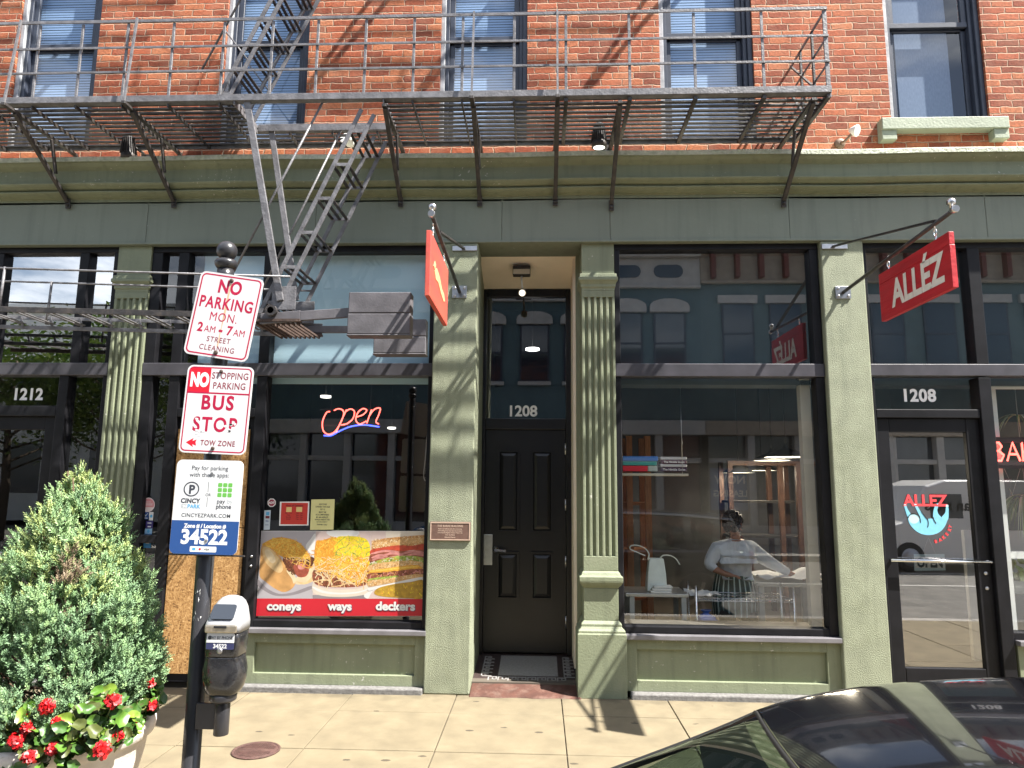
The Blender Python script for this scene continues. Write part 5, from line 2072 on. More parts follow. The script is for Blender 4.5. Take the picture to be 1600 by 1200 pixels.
def smoothpoly(pts, n=4):
    """closed Catmull-Rom"""
    out = []
    N = len(pts)
    for i in range(N):
        p0, p1, p2, p3 = pts[i - 1], pts[i], pts[(i + 1) % N], pts[(i + 2) % N]
        for k in range(n):
            t = k / n
            out.append(tuple(0.5 * (2 * b + (c - a) * t + (2 * a - 5 * b + 4 * c - d) * t * t + (-a + 3 * b - 3 * c + d) * t ** 3) for a, b, c, d in zip(p0, p1, p2, p3)))
    return out


# --- the food poster
YPo = YG - 0.010
frp = FX(0, YPo, 0)
CRP = dict(ox=380, oy=760, s=1600 / 300.0)
FP = thing("food_poster", (XX(532, 900, YPo), YPo, 0.6), "wide colour poster of coneys, ways and deckers across the bottom of the diner window", "poster")


def fcol(nm, c, var=0.18, vs=40, bump=0):
    return mat("print_" + nm, tuple(x * 0.72 for x in c), 0.45, var=var, vscale=vs)


PM_ = [fcol("pale_grey", (0.50, 0.47, 0.50), 0.05, 6), fcol("bun", (0.66, 0.36, 0.13), 0.3, 9), fcol("bun_light", (0.80, 0.56, 0.28), 0.2, 12), fcol("bun_crumb", (0.82, 0.66, 0.42), 0.12, 20),
       fcol("cheddar", (0.76, 0.38, 0.05), 0.25, 50), fcol("cheddar_light", (0.86, 0.56, 0.10), 0.2, 60), fcol("chili", (0.14, 0.045, 0.018), 0.6, 70), fcol("sausage", (0.36, 0.085, 0.05), 0.3, 30),
       fcol("yellow_cheese", (0.86, 0.66, 0.03), 0.22, 40), fcol("orange_cheese", (0.80, 0.33, 0.03), 0.3, 45), fcol("pasta", (0.80, 0.53, 0.27), 0.2, 40), fcol("plate", (0.74, 0.66, 0.55), 0.06, 10),
       fcol("toast", (0.52, 0.26, 0.09), 0.4, 60), fcol("toast_light", (0.68, 0.42, 0.18), 0.3, 70), fcol("tomato", (0.52, 0.07, 0.035), 0.3, 30), fcol("ham", (0.66, 0.27, 0.24), 0.3, 25),
       fcol("lettuce", (0.34, 0.42, 0.08), 0.5, 45), fcol("pickle", (0.50, 0.30, 0.035), 0.25, 30), fcol("red_band", (0.62, 0.018, 0.035), 0.05, 5), fcol("white", (0.80, 0.79, 0.77), 0.03, 5),
       fcol("shadow_grey", (0.30, 0.27, 0.29), 0.1, 6), fcol("bacon", (0.30, 0.09, 0.05), 0.4, 60), fcol("navy_shadow", (0.05, 0.06, 0.14), 0.05, 5), fcol("pink_grey", (0.68, 0.54, 0.50), 0.06, 6)]
NM = ["pale_grey", "bun", "bun_light", "bun_crumb", "cheddar", "cheddar_light", "chili", "sausage", "yellow_cheese", "orange_cheese", "pasta", "plate", "toast", "toast_light", "tomato", "ham", "lettuce", "pickle", "red_band", "white", "shadow_grey", "bacon", "navy_shadow", "pink_grey"]
m = MB()
m.prism(clean(wpoly([(150, 370), (1517, 372), (1503, 1083), (106, 1083)], YPo, **CRP)), frp, -0.002, 0.003)
fp = m.build("sheet", [PM_[19]], FP)
m = MB()
lay = [0.0]


def food(nm, pts, smooth=True):
    lay[0] += 0.00002
    m.cur = NM.index(nm)
    p = wpoly(smoothpoly(pts) if smooth else pts, YPo, **CRP)
    O, R, U, N = frp
    i = len(m.v)
    p = clean(p)
    m.v += [O + R * a + U * b + N * (-0.0018 + lay[0]) for a, b in p]
    m.face(tuple(range(i, i + len(p))))


def strand(nm, pts, wpx):
    lay[0] += 0.0000003
    m.cur = NM.index(nm)
    O, R, U, N = frp
    L_, R_ = [], []
    for i, p in enumerate(pts):
        a = pts[max(i - 1, 0)]
        b = pts[min(i + 1, len(pts) - 1)]
        dx_, dy_ = b[0] - a[0], b[1] - a[1]
        l_ = math.hypot(dx_, dy_) or 1
        L_.append((p[0] - dy_ / l_ * wpx / 2, p[1] + dx_ / l_ * wpx / 2))
        R_.append((p[0] + dy_ / l_ * wpx / 2, p[1] - dx_ / l_ * wpx / 2))
    wl, wr = wpoly(L_, YPo, **CRP), wpoly(R_, YPo, **CRP)
    i = len(m.v)
    for a, b in zip(wl, wr):
        m.v.append(O + R * a[0] + U * a[1] + N * (-0.0018 + lay[0]))
        m.v.append(O + R * b[0] + U * b[1] + N * (-0.0018 + lay[0]))
    for k in range(len(pts) - 1):
        m.face((i + 2 * k, i + 2 * k + 1, i + 2 * k + 3, i + 2 * k + 2))


rs = random.Random(9)


def inside(p, poly):
    c = False
    j = len(poly) - 1
    for i in range(len(poly)):
        if (poly[i][1] > p[1]) != (poly[j][1] > p[1]) and p[0] < (poly[j][0] - poly[i][0]) * (p[1] - poly[i][1]) / (poly[j][1] - poly[i][1]) + poly[i][0]:
            c = not c
        j = i
    return c


def strands(poly, names, n, L_, wpx, curl=0.5, down=0.0):
    xs_, ys_ = [p[0] for p in poly], [p[1] for p in poly]
    k = 0
    while k < n:
        p = (rs.uniform(min(xs_), max(xs_)), rs.uniform(min(ys_), max(ys_)))
        if not inside(p, poly):
            continue
        k += 1
        a = rs.uniform(0, 6.28)
        pts = [p]
        ca = rs.gauss(0, curl)
        for s_ in range(8):
            a += ca * 0.5 + rs.gauss(0, curl * 0.4)
            q = (pts[-1][0] + math.cos(a) * L_ / 8, pts[-1][1] + math.sin(a) * L_ / 8 + down)
            if not inside(q, poly) and rs.random() < 0.8:
                break
            pts.append(q)
        if len(pts) > 2:
            strand(rs.choice(names), pts, wpx * rs.uniform(0.7, 1.2))


# coneys
food("pale_grey", [(150, 374), (604, 374), (576, 936), (118, 936)], False)
food("white", [(604, 400), (604, 600), (560, 560), (520, 500), (560, 440)])
food("shadow_grey", [(118, 770), (200, 850), (300, 895), (420, 880), (560, 830), (580, 850), (420, 905), (270, 912), (160, 860), (118, 820)])
food("bun_crumb", [(430, 780), (500, 700), (590, 610), (592, 720), (570, 790), (500, 815), (440, 815)])
food("bun_light", [(440, 790), (520, 800), (588, 740), (580, 790), (500, 818)])
food("chili", [(330, 600), (400, 570), (520, 580), (592, 600), (560, 680), (470, 720), (400, 740), (350, 680)])
food("sausage", smoothpoly([(420, 660), (470, 628), (530, 650), (548, 700), (520, 750), (460, 755), (430, 715)]))
food("ham", [(455, 660), (490, 645), (520, 665), (500, 690), (465, 690)])
food("bun", [(152, 500), (190, 488), (250, 520), (310, 590), (350, 660), (400, 720), (436, 760), (430, 820), (390, 865), (330, 880), (260, 850), (180, 790), (136, 745), (140, 620)])
food("bun_light", [(160, 520), (200, 505), (260, 550), (310, 620), (330, 690), (300, 720), (240, 690), (180, 620)])
food("bun_crumb", [(178, 540), (210, 525), (250, 565), (270, 620), (240, 640), (200, 600)])
food("bun", [(280, 760), (340, 790), (400, 800), (380, 850), (320, 862), (260, 830)])
food("bun_crumb", [(360, 700), (400, 715), (430, 745), (440, 790), (420, 810), (405, 770), (380, 735)])
ch = smoothpoly([(155, 485), (200, 455), (260, 430), (330, 425), (420, 445), (480, 480), (530, 540), (560, 590), (510, 605), (430, 590), (360, 590), (310, 580), (250, 530), (200, 500)])
food("cheddar", ch, False)
strands(ch, ["cheddar", "cheddar_light", "cheddar_light", "orange_cheese"], 260, 90, 5.5, 0.4)
strands([(330, 560), (590, 560), (590, 690), (520, 690), (420, 650), (340, 640)], ["cheddar_light", "pasta", "cheddar"], 46, 150, 5.5, 0.5)
strands([(340, 600), (420, 600), (420, 740), (360, 700)], ["chili", "bacon", "chili"], 50, 30, 9, 0.4)
# ways
food("pink_grey", [(606, 374), (1064, 374), (1038, 936), (578, 936)], False)
food("white", [(700, 374), (960, 374), (900, 440), (760, 430)])
food("shadow_grey", [(578, 905), (1040, 905), (1038, 936), (578, 936)], False)
food("plate", [(584, 800), (640, 840), (800, 860), (960, 850), (1044, 820), (1040, 885), (960, 912), (800, 922), (660, 912), (580, 880)])
food("white", [(584, 835), (680, 872), (820, 886), (960, 875), (1042, 850), (1042, 860), (950, 890), (800, 900), (660, 888), (584, 850)])
food("bacon", [(585, 700), (700, 660), (900, 670), (1050, 690), (1046, 800), (960, 835), (800, 842), (660, 832), (588, 800)])
sp = [(585, 690), (1050, 690), (1044, 810), (900, 845), (700, 840), (588, 800)]
strands(sp, ["chili", "chili", "bacon", "sausage"], 160, 50, 10, 0.4)
strands(sp, ["pasta", "pasta", "bun_crumb"], 75, 210, 8, 0.35)
dl = smoothpoly([(604, 470), (660, 450), (740, 425), (790, 440), (790, 560), (760, 660), (700, 700), (600, 690)])
dr = smoothpoly([(770, 440), (860, 415), (960, 420), (1030, 445), (1060, 520), (1056, 640), (1000, 700), (900, 720), (800, 720), (750, 640)])
food("orange_cheese", dl, False)
food("yellow_cheese", dr, False)
strands(dl, ["orange_cheese", "orange_cheese", "cheddar", "cheddar_light", "cheddar"], 270, 110, 6, 0.3)
strands(dr, ["yellow_cheese", "yellow_cheese", "yellow_cheese", "cheddar_light", "lettuce"], 190, 110, 7, 0.3)
strands([(600, 580), (1056, 580), (1050, 800), (900, 820), (820, 790), (600, 700)], ["cheddar_light", "cheddar", "orange_cheese", "bun_crumb"], 230, 170, 5.5, 0.4)
# deckers
food("pink_grey", [(1066, 374), (1517, 374), (1503, 936), (1040, 936)], False)
food("plate", [(1186, 374), (1517, 374), (1516, 420), (1190, 430)], False)
food("white", [(1040, 880), (1503, 740), (1503, 780), (1300, 800), (1100, 860), (1040, 936)])
food("toast", [(1070, 455), (1200, 430), (1400, 412), (1512, 405), (1512, 500), (1380, 505), (1200, 520), (1068, 530)], False)
food("toast_light", [(1070, 470), (1200, 450), (1400, 430), (1512, 425), (1512, 470), (1380, 480), (1200, 492), (1070, 505)], False)
strands([(1070, 440), (1512, 405), (1512, 505), (1070, 530)], ["toast", "toast_light", "bun_crumb", "bun"], 260, 16, 6, 0.8)
food("tomato", [(1068, 528), (1180, 505), (1300, 490), (1400, 495), (1512, 480), (1512, 535), (1420, 530), (1300, 545), (1180, 540), (1068, 570)])
food("bacon", [(1066, 560), (1200, 530), (1350, 540), (1510, 530), (1508, 600), (1350, 600), (1200, 610), (1064, 640)])
for (yy, x0, x1) in ((545, 1070, 1290), (565, 1150, 1330), (580, 1070, 1200), (550, 1310, 1510), (570, 1340, 1505), (590, 1180, 1400), (600, 1075, 1180)):
    food("ham", [(x0, yy + 10), ((x0 + x1) / 2, yy - 16), (x1, yy - 4), (x1 - 8, yy + 12), ((x0 + x1) / 2, yy + 2), (x0 + 12, yy + 20)])
food("lettuce", [(1064, 640), (1180, 600), (1300, 580), (1420, 580), (1508, 600), (1506, 640), (1400, 640), (1250, 630), (1150, 650), (1062, 670)])
strands([(1064, 630), (1300, 575), (1508, 595), (1506, 640), (1250, 640), (1062, 672)], ["lettuce", "plate", "lettuce", "pickle"], 90, 60, 7, 0.5)
food("toast_light", [(1062, 655), (1200, 630), (1400, 620), (1506, 640), (1504, 690), (1300, 690), (1060, 710)])
strands([(1062, 655), (1400, 622), (1504, 645), (1504, 690), (1060, 712)], ["toast", "toast_light", "bun_crumb"], 150, 18, 5, 0.8)
food("cheddar", [(1058, 700), (1200, 680), (1400, 655), (1470, 662), (1474, 690), (1300, 705), (1150, 722), (1058, 730)])
food("cheddar_light", [(1070, 702), (1250, 680), (1440, 664), (1450, 672), (1250, 694), (1080, 712)])
food("bacon", [(1056, 725), (1200, 715), (1400, 690), (1502, 690), (1500, 740), (1300, 750), (1054, 770)])
strands([(1056, 725), (1400, 692), (1502, 692), (1500, 742), (1054, 772)], ["bacon", "ham", "chili", "toast"], 80, 60, 8, 0.3)
food("lettuce", [(1054, 770), (1200, 750), (1300, 745), (1200, 790), (1052, 800)])
food("toast_light", [(1050, 785), (1200, 770), (1400, 735), (1502, 735), (1502, 760), (1350, 785), (1150, 820), (1048, 835)])
strands([(1050, 785), (1400, 738), (1502, 738), (1350, 785), (1048, 835)], ["toast", "toast_light", "bun_crumb"], 130, 18, 5, 0.8)
food("white", [(1046, 845), (1200, 815), (1400, 770), (1502, 755), (1502, 775), (1300, 815), (1100, 860), (1046, 870)])
food("pickle", [(1092, 880), (1130, 845), (1250, 815), (1400, 795), (1503, 785), (1500, 926), (1380, 932), (1200, 922), (1110, 906)])
strands([(1110, 860), (1400, 800), (1500, 795), (1500, 920), (1150, 900)], ["pickle", "yellow_cheese", "cheddar"], 60, 22, 5, 0.9)
food("red_band", [(116, 934), (1506, 938), (1503, 1080), (107, 1080)], False)
m.build("food_print", PM_, fp)
m = MB()
for word, cx_ in (("coneys", 340), ("ways", 806), ("deckers", 1268)):
    q = W(380 + cx_ / CRP["s"], 760 + 1030 / CRP["s"], YPo)
    wd = {"coneys": 1.12, "ways": 1.08, "deckers": 1.12}[word]
    m.cur = 1
    m.text(word, FX(q.x, YPo, q.z), 0.004, -0.004, 0.095, bold=0.0045, sx=wd, off=0.0026)
    m.cur = 0
    m.text(word, FX(q.x, YPo, q.z), 0.0, 0.0, 0.095, bold=0.004, sx=wd, off=0.0030)
m.build("lettering", [PM_[19], PM_[22]], fp)

# --- notices and stickers
def sheet(name, px, Y, matl, label, cat, lines=(), ink=None, t=0.0012, extra=None):
    poly = clean(wpoly(px, Y))
    cx_ = sum(p[0] for p in poly) / len(poly)
    cz_ = sum(p[1] for p in poly) / len(poly)
    T = thing(name, (cx_, Y, cz_), label, cat)
    m = MB()
    m.prism(poly, FX(0, Y, 0), 0.0, t)
    o = m.build("sheet", [matl], T)
    if lines:
        m = MB()
        fr_ = FX(cx_, Y, cz_)
        for (s_, u, v, sz, bold) in lines:
            m.text(s_, fr_, u, v, sz, bold=bold, sx=0.92)
        m.build("lettering", ink, o)
    return T, o, FX(cx_, Y, cz_), poly


YS = YG - 0.005
T, o, fr_, _ = sheet("notice", [(437.5, 784), (483.5, 783.5), (482, 821), (436, 821.5)], YS, M_white, "red opening hours notice with white border in the diner window", "notice")
m = MB()
m.prism(rrect(0.236, 0.186, 0.003), fr_, 0.0006, 0.0006)
rd = m.build("red_panel", mat("notice_red", (0.52, 0.035, 0.025), 0.5), o)
m = MB()
m.text("Hours of Operation", fr_, 0, 0.062, 0.021, bold=0.0008, off=0.001, sx=0.9)
for k, (a, b) in enumerate((("Mon - Thur", "10am - 9pm"), ("Friday", "10am - 9pm"), ("Saturday", "10am - 9pm"), ("Sunday", "11am - 7pm"))):
    m.text(a, fr_, -0.05, 0.0 - k * 0.017, 0.013, bold=0.0004, off=0.001)
    m.text(b, fr_, 0.045, 0.0 - k * 0.017, 0.013, bold=0.0004, off=0.001)
m.cur = 1
m.prism(rrect(0.048, 0.042, 0.003, 3, -0.048, 0.034), fr_, 0.0012, 0.0005)
m.prism(rrect(0.052, 0.042, 0.003, 3, 0.042, 0.036), fr_, 0.0012, 0.0005)
m.build("lettering", [mat("notice_dark_red_ink", (0.10, 0.006, 0.006), 0.5), mat("notice_cream", (0.72, 0.52, 0.20), 0.5)], rd)
M_yel = mat("yellow_paper", (0.66, 0.62, 0.28), 0.7, var=0.05, vscale=12)
sheet("notice", [(486.5, 780.5), (523, 780), (521, 827.5), (484.5, 828)], YS, M_yel, "pale yellow paper notice with black capitals in the diner window", "notice",
      [("ANYONE", 0, 0.082, 0.018, .0004), ("UNDER THE AGE", 0, 0.060, 0.018, .0004), ("OF 12", 0, 0.038, 0.018, .0004), ("MUST BE", 0, 0.014, 0.018, .0004), ("ACCOMPANIED", 0, -0.008, 0.018, .0004), ("BY AN ADULT,", 0, -0.030, 0.018, .0006), ("WHILE INSIDE THE", 0, -0.050, 0.017, .0004), ("ESTABLISHMENT", 0, -0.068, 0.014, .0001), ("THANK YOU", 0, -0.092, 0.017, .0004)], M_black_flat)
# octagonal sticker
q = W(424.5, 785.5, YS)
T = thing("window_sticker", q, "small red and white octagonal sticker in the diner window above the strip of card stickers", "sticker")
m = MB()
oc = lambda r: [(r * math.cos(math.radians(22.5 + 45 * k)), r * math.sin(math.radians(22.5 + 45 * k))) for k in range(8)]
m.prism(oc(0.038), FX(*q), 0, 0.001)
m.cur = 1
m.prism(oc(0.031), FX(*q), 0.0005, 0.0005)
m.cur = 0
m.text("ADT", FX(*q), 0, -0.009, 0.026, bold=0.001, off=0.001)
m.build("sheet", [M_white, mat("sticker_wine", (0.25, 0.02, 0.05), 0.5)], T)
T, o, fr_, _ = sheet("window_sticker", [(413, 797.5), (423, 797), (421.5, 827.5), (412, 828)], YS, mat("sticker_pale_blue", (0.50, 0.58, 0.64), 0.5), "narrow pale strip of card payment stickers beside the red notice", "sticker")
m = MB()
m.prism(rrect(0.03, 0.028, 0.002, 3, 0.002, 0.055), fr_, 0.0006, 0.0006)
m.cur = 1
m.prism(rrect(0.036, 0.022, 0.002, 3, 0.002, 0.024), fr_, 0.0006, 0.0006)
m.cur = 2
m.text("VISA", fr_, 0, -0.014, 0.014, bold=0.0006)
m.prism(rrect(0.03, 0.004, 0.001, 2, 0.0, -0.042), fr_, 0.0006, 0.0006)
m.build("print", [M_skyb, mat("sticker_maroon", (0.16, 0.02, 0.03), 0.5), M_navy], o)
# sidelight stickers
q = W(231, 789, YS)
T = thing("window_sticker", q, "faded pink and white round sticker in the narrow sidelight beside the boarded door", "sticker")
m = MB()
m.prism(ellipse(0, 0, 0.063, 0.063, 28), FX(*q), 0, 0.001)
m.cur = 1
m.prism([(0.056 * math.cos(a), 0.056 * math.sin(a)) for a in [math.radians(-20 + 220 * k / 20) for k in range(21)]], FX(*q), 0.0005, 0.0005)
m.cur = 0
[m.prism(rrect(wd_, 0.005, 0.001, 2, 0, v_), FX(*q), 0.001, 0.0005) for wd_, v_ in ((0.05, 0.026), (0.085, 0.010), (0.08, 0.0))]
m.build("sheet", [mat("sticker_pinkwhite", (0.70, 0.60, 0.60), 0.5), mat("sticker_pink", (0.62, 0.25, 0.27), 0.5)], T)
for (px, mt, lab, inner) in (([(224, 800), (232.5, 800), (232, 811.5), (224, 811.5)], M_navy, "dark blue sticker with a white tick under the round pink sticker", "tick"),
                             ([(233, 800), (240, 800), (239, 813), (233, 813)], M_signwhite2, "little white sticker with a blue mark beside the dark blue tick sticker", "mark"),
                             ([(228, 814), (239.5, 814), (238.5, 825.5), (227.5, 825.5)], mat("sticker_violet", (0.03, 0.02, 0.14), 0.5), "deep violet card sticker in the middle of the sidelight's sticker stack", "line"),
                             ([(226.5, 826), (238, 826), (237.5, 834), (226, 834)], mat("sticker_ice", (0.30, 0.50, 0.68), 0.5), "ice blue card sticker above the lowest bright blue one in the sidelight", "mark"),
                             ([(225, 834.5), (237, 834.5), (235.5, 856), (224, 856)], mat("sticker_blue", (0.03, 0.20, 0.50), 0.5), "tall bright blue card sticker lowest in the sidelight's sticker stack", "line")):
    T, o, fr_, pl_ = sheet("window_sticker", px, YS, mt, lab, "sticker")
    m = MB()
    if inner == "tick":
        m.prism([(-0.014, 0.008), (-0.004, -0.008), (0.016, 0.018), (0.012, 0.022), (-0.004, 0.002), (-0.01, 0.012)], fr_, 0.0006, 0.0006)
        m.prism([(-0.018, -0.024), (0.016, -0.024), (0.016, -0.018), (-0.018, -0.018)], fr_, 0.0006, 0.0006)
    elif inner == "mark":
        m.cur = 1
        m.prism(ellipse(0.0, 0, 0.012, 0.014, 16), fr_, 0.0006, 0.0006)
    else:
        m.prism([(-0.018, 0.010), (0.018, 0.010), (0.018, 0.017), (-0.018, 0.017)], fr_, 0.0006, 0.0006)
        m.prism([(-0.014, -0.022), (0.016, -0.022), (0.016, -0.012), (-0.014, -0.012)], fr_, 0.0006, 0.0006)
    m.build("print", [M_signwhite2, M_skyb], o)

# --- neon OPEN and its cord
NEON_R = mat("red_neon", (0.9, 0.1, 0.08), 0.3, emit=(1.0, 0.10, 0.075), estr=1.9)
NEON_B = mat("blue_neon", (0.1, 0.1, 0.9), 0.3, emit=(0.04, 0.07, 1.0), estr=2.2)
YN_ = 0.20
NO_ = thing("neon_sign", W(548, 655, YN_), "red neon Open sign with a blue underline hanging in the diner window", "neon sign")


def crom(pts, n=5):
    out = []
    for i in range(len(pts) - 1):
        p0, p1, p2, p3 = pts[max(i - 1, 0)], pts[i], pts[i + 1], pts[min(i + 2, len(pts) - 1)]
        for k in range(n):
            t = k / n
            out.append(tuple(0.5 * (2 * b + (c - a) * t + (2 * a - 5 * b + 4 * c - d) * t * t + (-a + 3 * b - 3 * c + d) * t ** 3) for a, b, c, d in zip(p0, p1, p2, p3)))
    out.append(pts[-1])
    return out


def neon(root, name, strokes, matl, Y, ox, oy, s, r=0.0055):
    m = MB()
    for st_ in strokes:
        m.tube([W(ox + x / s, oy + y / s, Y) for x, y in crom(st_)], r, 8)
    return m.build(name, matl, root)


neon(NO_, "red_tube", [[(462, 172), (440, 180), (416, 235), (420, 290), (450, 314), (490, 300), (525, 250), (548, 190), (540, 162), (512, 155), (488, 166)],
                       [(566, 160), (540, 215), (500, 303)], [(560, 172), (590, 156), (615, 172), (606, 215), (570, 247), (530, 256)],
                       [(628, 206), (668, 192), (692, 165), (668, 154), (636, 180), (624, 225), (648, 250), (690, 232)],
                       [(722, 160), (708, 200), (692, 246)], [(708, 200), (740, 158), (776, 152), (768, 190), (750, 235), (768, 250)]], NEON_R, YN_, 400, 600, 4.0)
neon(NO_, "blue_tube", [[(424, 322), (470, 322), (530, 290), (600, 264), (680, 256), (770, 268)]], NEON_B, YN_, 400, 600, 4.0)
m = MB()
for x_, y_ in ((436, 190), (520, 300), (570, 160), (700, 250), (770, 160), (470, 322), (690, 256)):
    q = W(400 + x_ / 4, 600 + y_ / 4, YN_)
    m.tube([q + Vector((0, 0.006, 0)), q + Vector((0, 0.05, 0))], 0.005, 6)
a, b = W(500, 640, YN_ + 0.05), W(595, 665, YN_ + 0.05)
m.bar((a.x, YN_ + 0.055, a.z), (b.x, YN_ + 0.055, a.z), 0.012, 0.012)
m.bar((a.x, YN_ + 0.055, b.z), (b.x, YN_ + 0.055, b.z), 0.012, 0.012)
for xx in (a.x + 0.1, b.x - 0.1):
    m.tube([(xx, YN_ + 0.05, a.z), (xx, YN_ + 0.05, 2.66)], 0.0025, 5)
m.build("stand_off_frame", M_black_flat, NO_)
CO = thing("power_cord", W(665, 700, 0.2), "thin pale electric cord looping down inside the diner window's edge", "cord")
m = MB()
m.tube([W(400 + x / 4, 600 + y / 4, 0.19) for x, y in crom([(1082, -60), (1078, 60), (1080, 200), (1068, 330), (1058, 470), (1048, 560), (1054, 600), (1072, 608)])], 0.004, 6)
m.build("cable", mat("cord_grey", (0.4, 0.4, 0.4), 0.5), CO)

# --- BAKERY neon
YNB = 0.22
NB = thing("neon_sign", W(1585, 708, YNB), "red neon BAKERY sign between two dark bars in the bakery window", "neon sign")
lets = {"B": [[(0, 0), (0, 1), (0.55, 1), (0.72, 0.78), (0.5, 0.54), (0, 0.53)], [(0.5, 0.54), (0.8, 0.3), (0.62, 0), (0, 0)]], "A": [[(0, 0), (0.4, 1), (0.8, 0)], [(0.15, 0.36), (0.65, 0.36)]],
        "K": [[(0, 0), (0, 1)], [(0.7, 1), (0.05, 0.5), (0.75, 0)]], "E": [[(0.65, 1), (0, 1), (0, 0), (0.65, 0)], [(0, 0.52), (0.5, 0.52)]], "R": [[(0, 0), (0, 1), (0.55, 1), (0.72, 0.78), (0.5, 0.5), (0, 0.5)], [(0.4, 0.5), (0.75, 0)]],
        "Y": [[(0, 1), (0.38, 0.5), (0.76, 1)], [(0.38, 0.5), (0.38, 0)]]}
q = W(1549, 720, YNB)
lh = 0.155
m = MB()
m2 = MB()
x_ = q.x
for ch_ in "BAKERY":
    for st_ in lets[ch_]:
        P_ = [(x_ + a * 0.135, YNB, q.z + b * lh) for a, b in st_]
        m.tube(P_, 0.0075, 8)
        m2.tube([(a + 0.012, YNB + 0.012, b + 0.008) for a, _, b in P_], 0.0045, 6)
    x_ += 0.135
m.build("red_tube", NEON_R, NB)
m2.build("second_tube", NEON_R, NB)
m = MB()
for (pa, pb) in ((683, 692), (722, 732)):
    z0, z1 = ZZ(1570, pb, YNB + 0.03), ZZ(1570, pa, YNB + 0.03)
    m.box(XX(1541, 708, YNB), x_ + 0.05, YNB + 0.02, YNB + 0.05, z0, z1)
m.build("carrier_bar", M_black_flat, NB)

# --- bakery door decal and its OPEN card
YDd = 0.105
CD = dict(ox=1360, oy=760, s=8.0)
DC = thing("shop_decal", W(1448, 815, YDd), "red ALLEZ BAKERY decal with a pale blue hanging sloth on the bakery door glass", "decal")
M_sloth = mat("decal_sky_blue", (0.20, 0.52, 0.68), 0.5, var=0.06, vscale=30)
M_sloth2 = mat("decal_ice_blue", (0.46, 0.74, 0.80), 0.5)
M_coral = mat("decal_coral_red", (0.72, 0.06, 0.07), 0.5)
m = MB()
frd = FX(0, YDd, 0)
body = smoothpoly([(500, 355), (545, 345), (600, 365), (630, 420), (660, 360), (690, 390), (720, 410), (760, 402), (795, 425), (810, 460), (840, 440), (880, 395), (930, 400), (965, 420), (940, 490), (880, 560), (800, 598), (720, 606), (640, 590), (560, 540), (500, 480), (470, 420), (475, 380)], 3)
body = [(470, 400), (480, 372), (510, 352), (545, 347), (585, 356), (612, 380), (640, 400), (680, 400), (712, 408), (740, 402), (770, 403), (795, 410), (830, 400), (880, 390), (930, 395), (962, 410), (946, 470), (905, 535), (850, 580), (780, 603), (710, 608), (640, 594), (575, 560), (520, 510), (485, 455)]
m.prism(clean(wpoly(smoothpoly(body, 3), YDd, **CD)), frd, 0.0, 0.001)
for arm in ([(418, 225), (440, 220), (470, 290), (505, 350), (470, 385), (440, 310)], [(548, 225), (572, 215), (620, 300), (690, 380), (718, 430), (716, 500), (640, 470), (625, 390), (590, 320)],
            [(818, 222), (858, 218), (836, 290), (850, 345), (885, 390), (860, 470), (800, 440), (784, 380), (790, 300)], [(944, 262), (974, 262), (978, 330), (968, 420), (900, 450), (880, 400), (935, 330)]):
    m.prism(clean(wpoly(smoothpoly(arm, 3), YDd, **CD)), frd, 0.0004, 0.001)
m.build("animal", M_sloth, DC)
m = MB()
m.prism(clean(wpoly(ellipse(545, 405, 66, 60, 24), YDd, **CD)), frd, 0.001, 0.0005)
for (a, b) in (((418, 225), (444, 235)), ((550, 222), (578, 232)), ((944, 230), (974, 258))):
    m.prism(clean(wpoly([a, (b[0], a[1]), b, (a[0], b[1])], YDd, **CD)), frd, 0.001, 0.0005)
m.build("face_patch", M_sloth2, DC)
m = MB()
for ln_ in ([(470, 395), (490, 360), (530, 342), (575, 348), (610, 380), (625, 420), (628, 455)], [(716, 410), (724, 450), (722, 490), (714, 512)], [(784, 385), (798, 425), (822, 462)], [(636, 310), (690, 385), (716, 412)]):
    for a, b in zip(crom(ln_), crom(ln_)[1:]):
        pa, pb = W(1360 + a[0] / 8, 760 + a[1] / 8, YDd - 0.0014), W(1360 + b[0] / 8, 760 + b[1] / 8, YDd - 0.0014)
        m.bar(pa, pb, 0.001, 0.0065, (0, 0, 1)) if abs(pa.x - pb.x) > abs(pa.z - pb.z) else m.bar(pa, pb, 0.0065, 0.001, (0, 1, 0))
m.build("outline", M_black_flat, DC)
m = MB()
q = W(1360 + 690 / 8, 760 + 242 / 8, YDd)
m.text("ALLEZ", FX(q.x, YDd, q.z), 0, 0, 0.13, bold=0.0045, sx=0.98, spacing=1.0, off=0.0006)
for k, ch_ in enumerate("BAKERY"):
    x__, y__ = [(820, 688), (880, 668), (925, 635), (968, 592), (1003, 535), (1012, 490)][k]
    q = W(1360 + x__ / 8, 760 + y__ / 8, YDd)
    m.text(ch_, FX(q.x, YDd, q.z), 0, -0.012, 0.036, bold=0.0018, off=0.0006, rot=math.radians([8, 22, 36, 46, 58, 68][k]))
m.build("lettering", M_coral, DC)
OS = thing("open_card", W(1452, 878, 0.118), "white card reading OPEN hung on a string behind the bakery door's push bar", "sign")
m = MB()
Yo = 0.128
pz = clean(wpoly([(545, 850), (926, 845), (940, 1050), (552, 1055)], Yo, **CD))
m.prism(pz, FX(0, Yo, 0), 0.0, 0.004)
cd_ = m.build("card", [mat("card_pale_blue", (0.55, 0.70, 0.78), 0.5)], OS)
m = MB()
q = W(1360 + 742 / 8, 760 + 950 / 8, Yo)
m.prism(rrect(0.245, 0.092, 0.004), FX(q.x, Yo, q.z), 0.0006, 0.0006)
m.cur = 1
m.text("OPEN", FX(q.x, Yo, q.z), 0, -0.037, 0.104, bold=0.0055, sx=0.78, off=0.0012)
m.build("lettering", [M_white, mat("dark_teal_ink", (0.015, 0.03, 0.04), 0.5)], cd_)
m = MB()
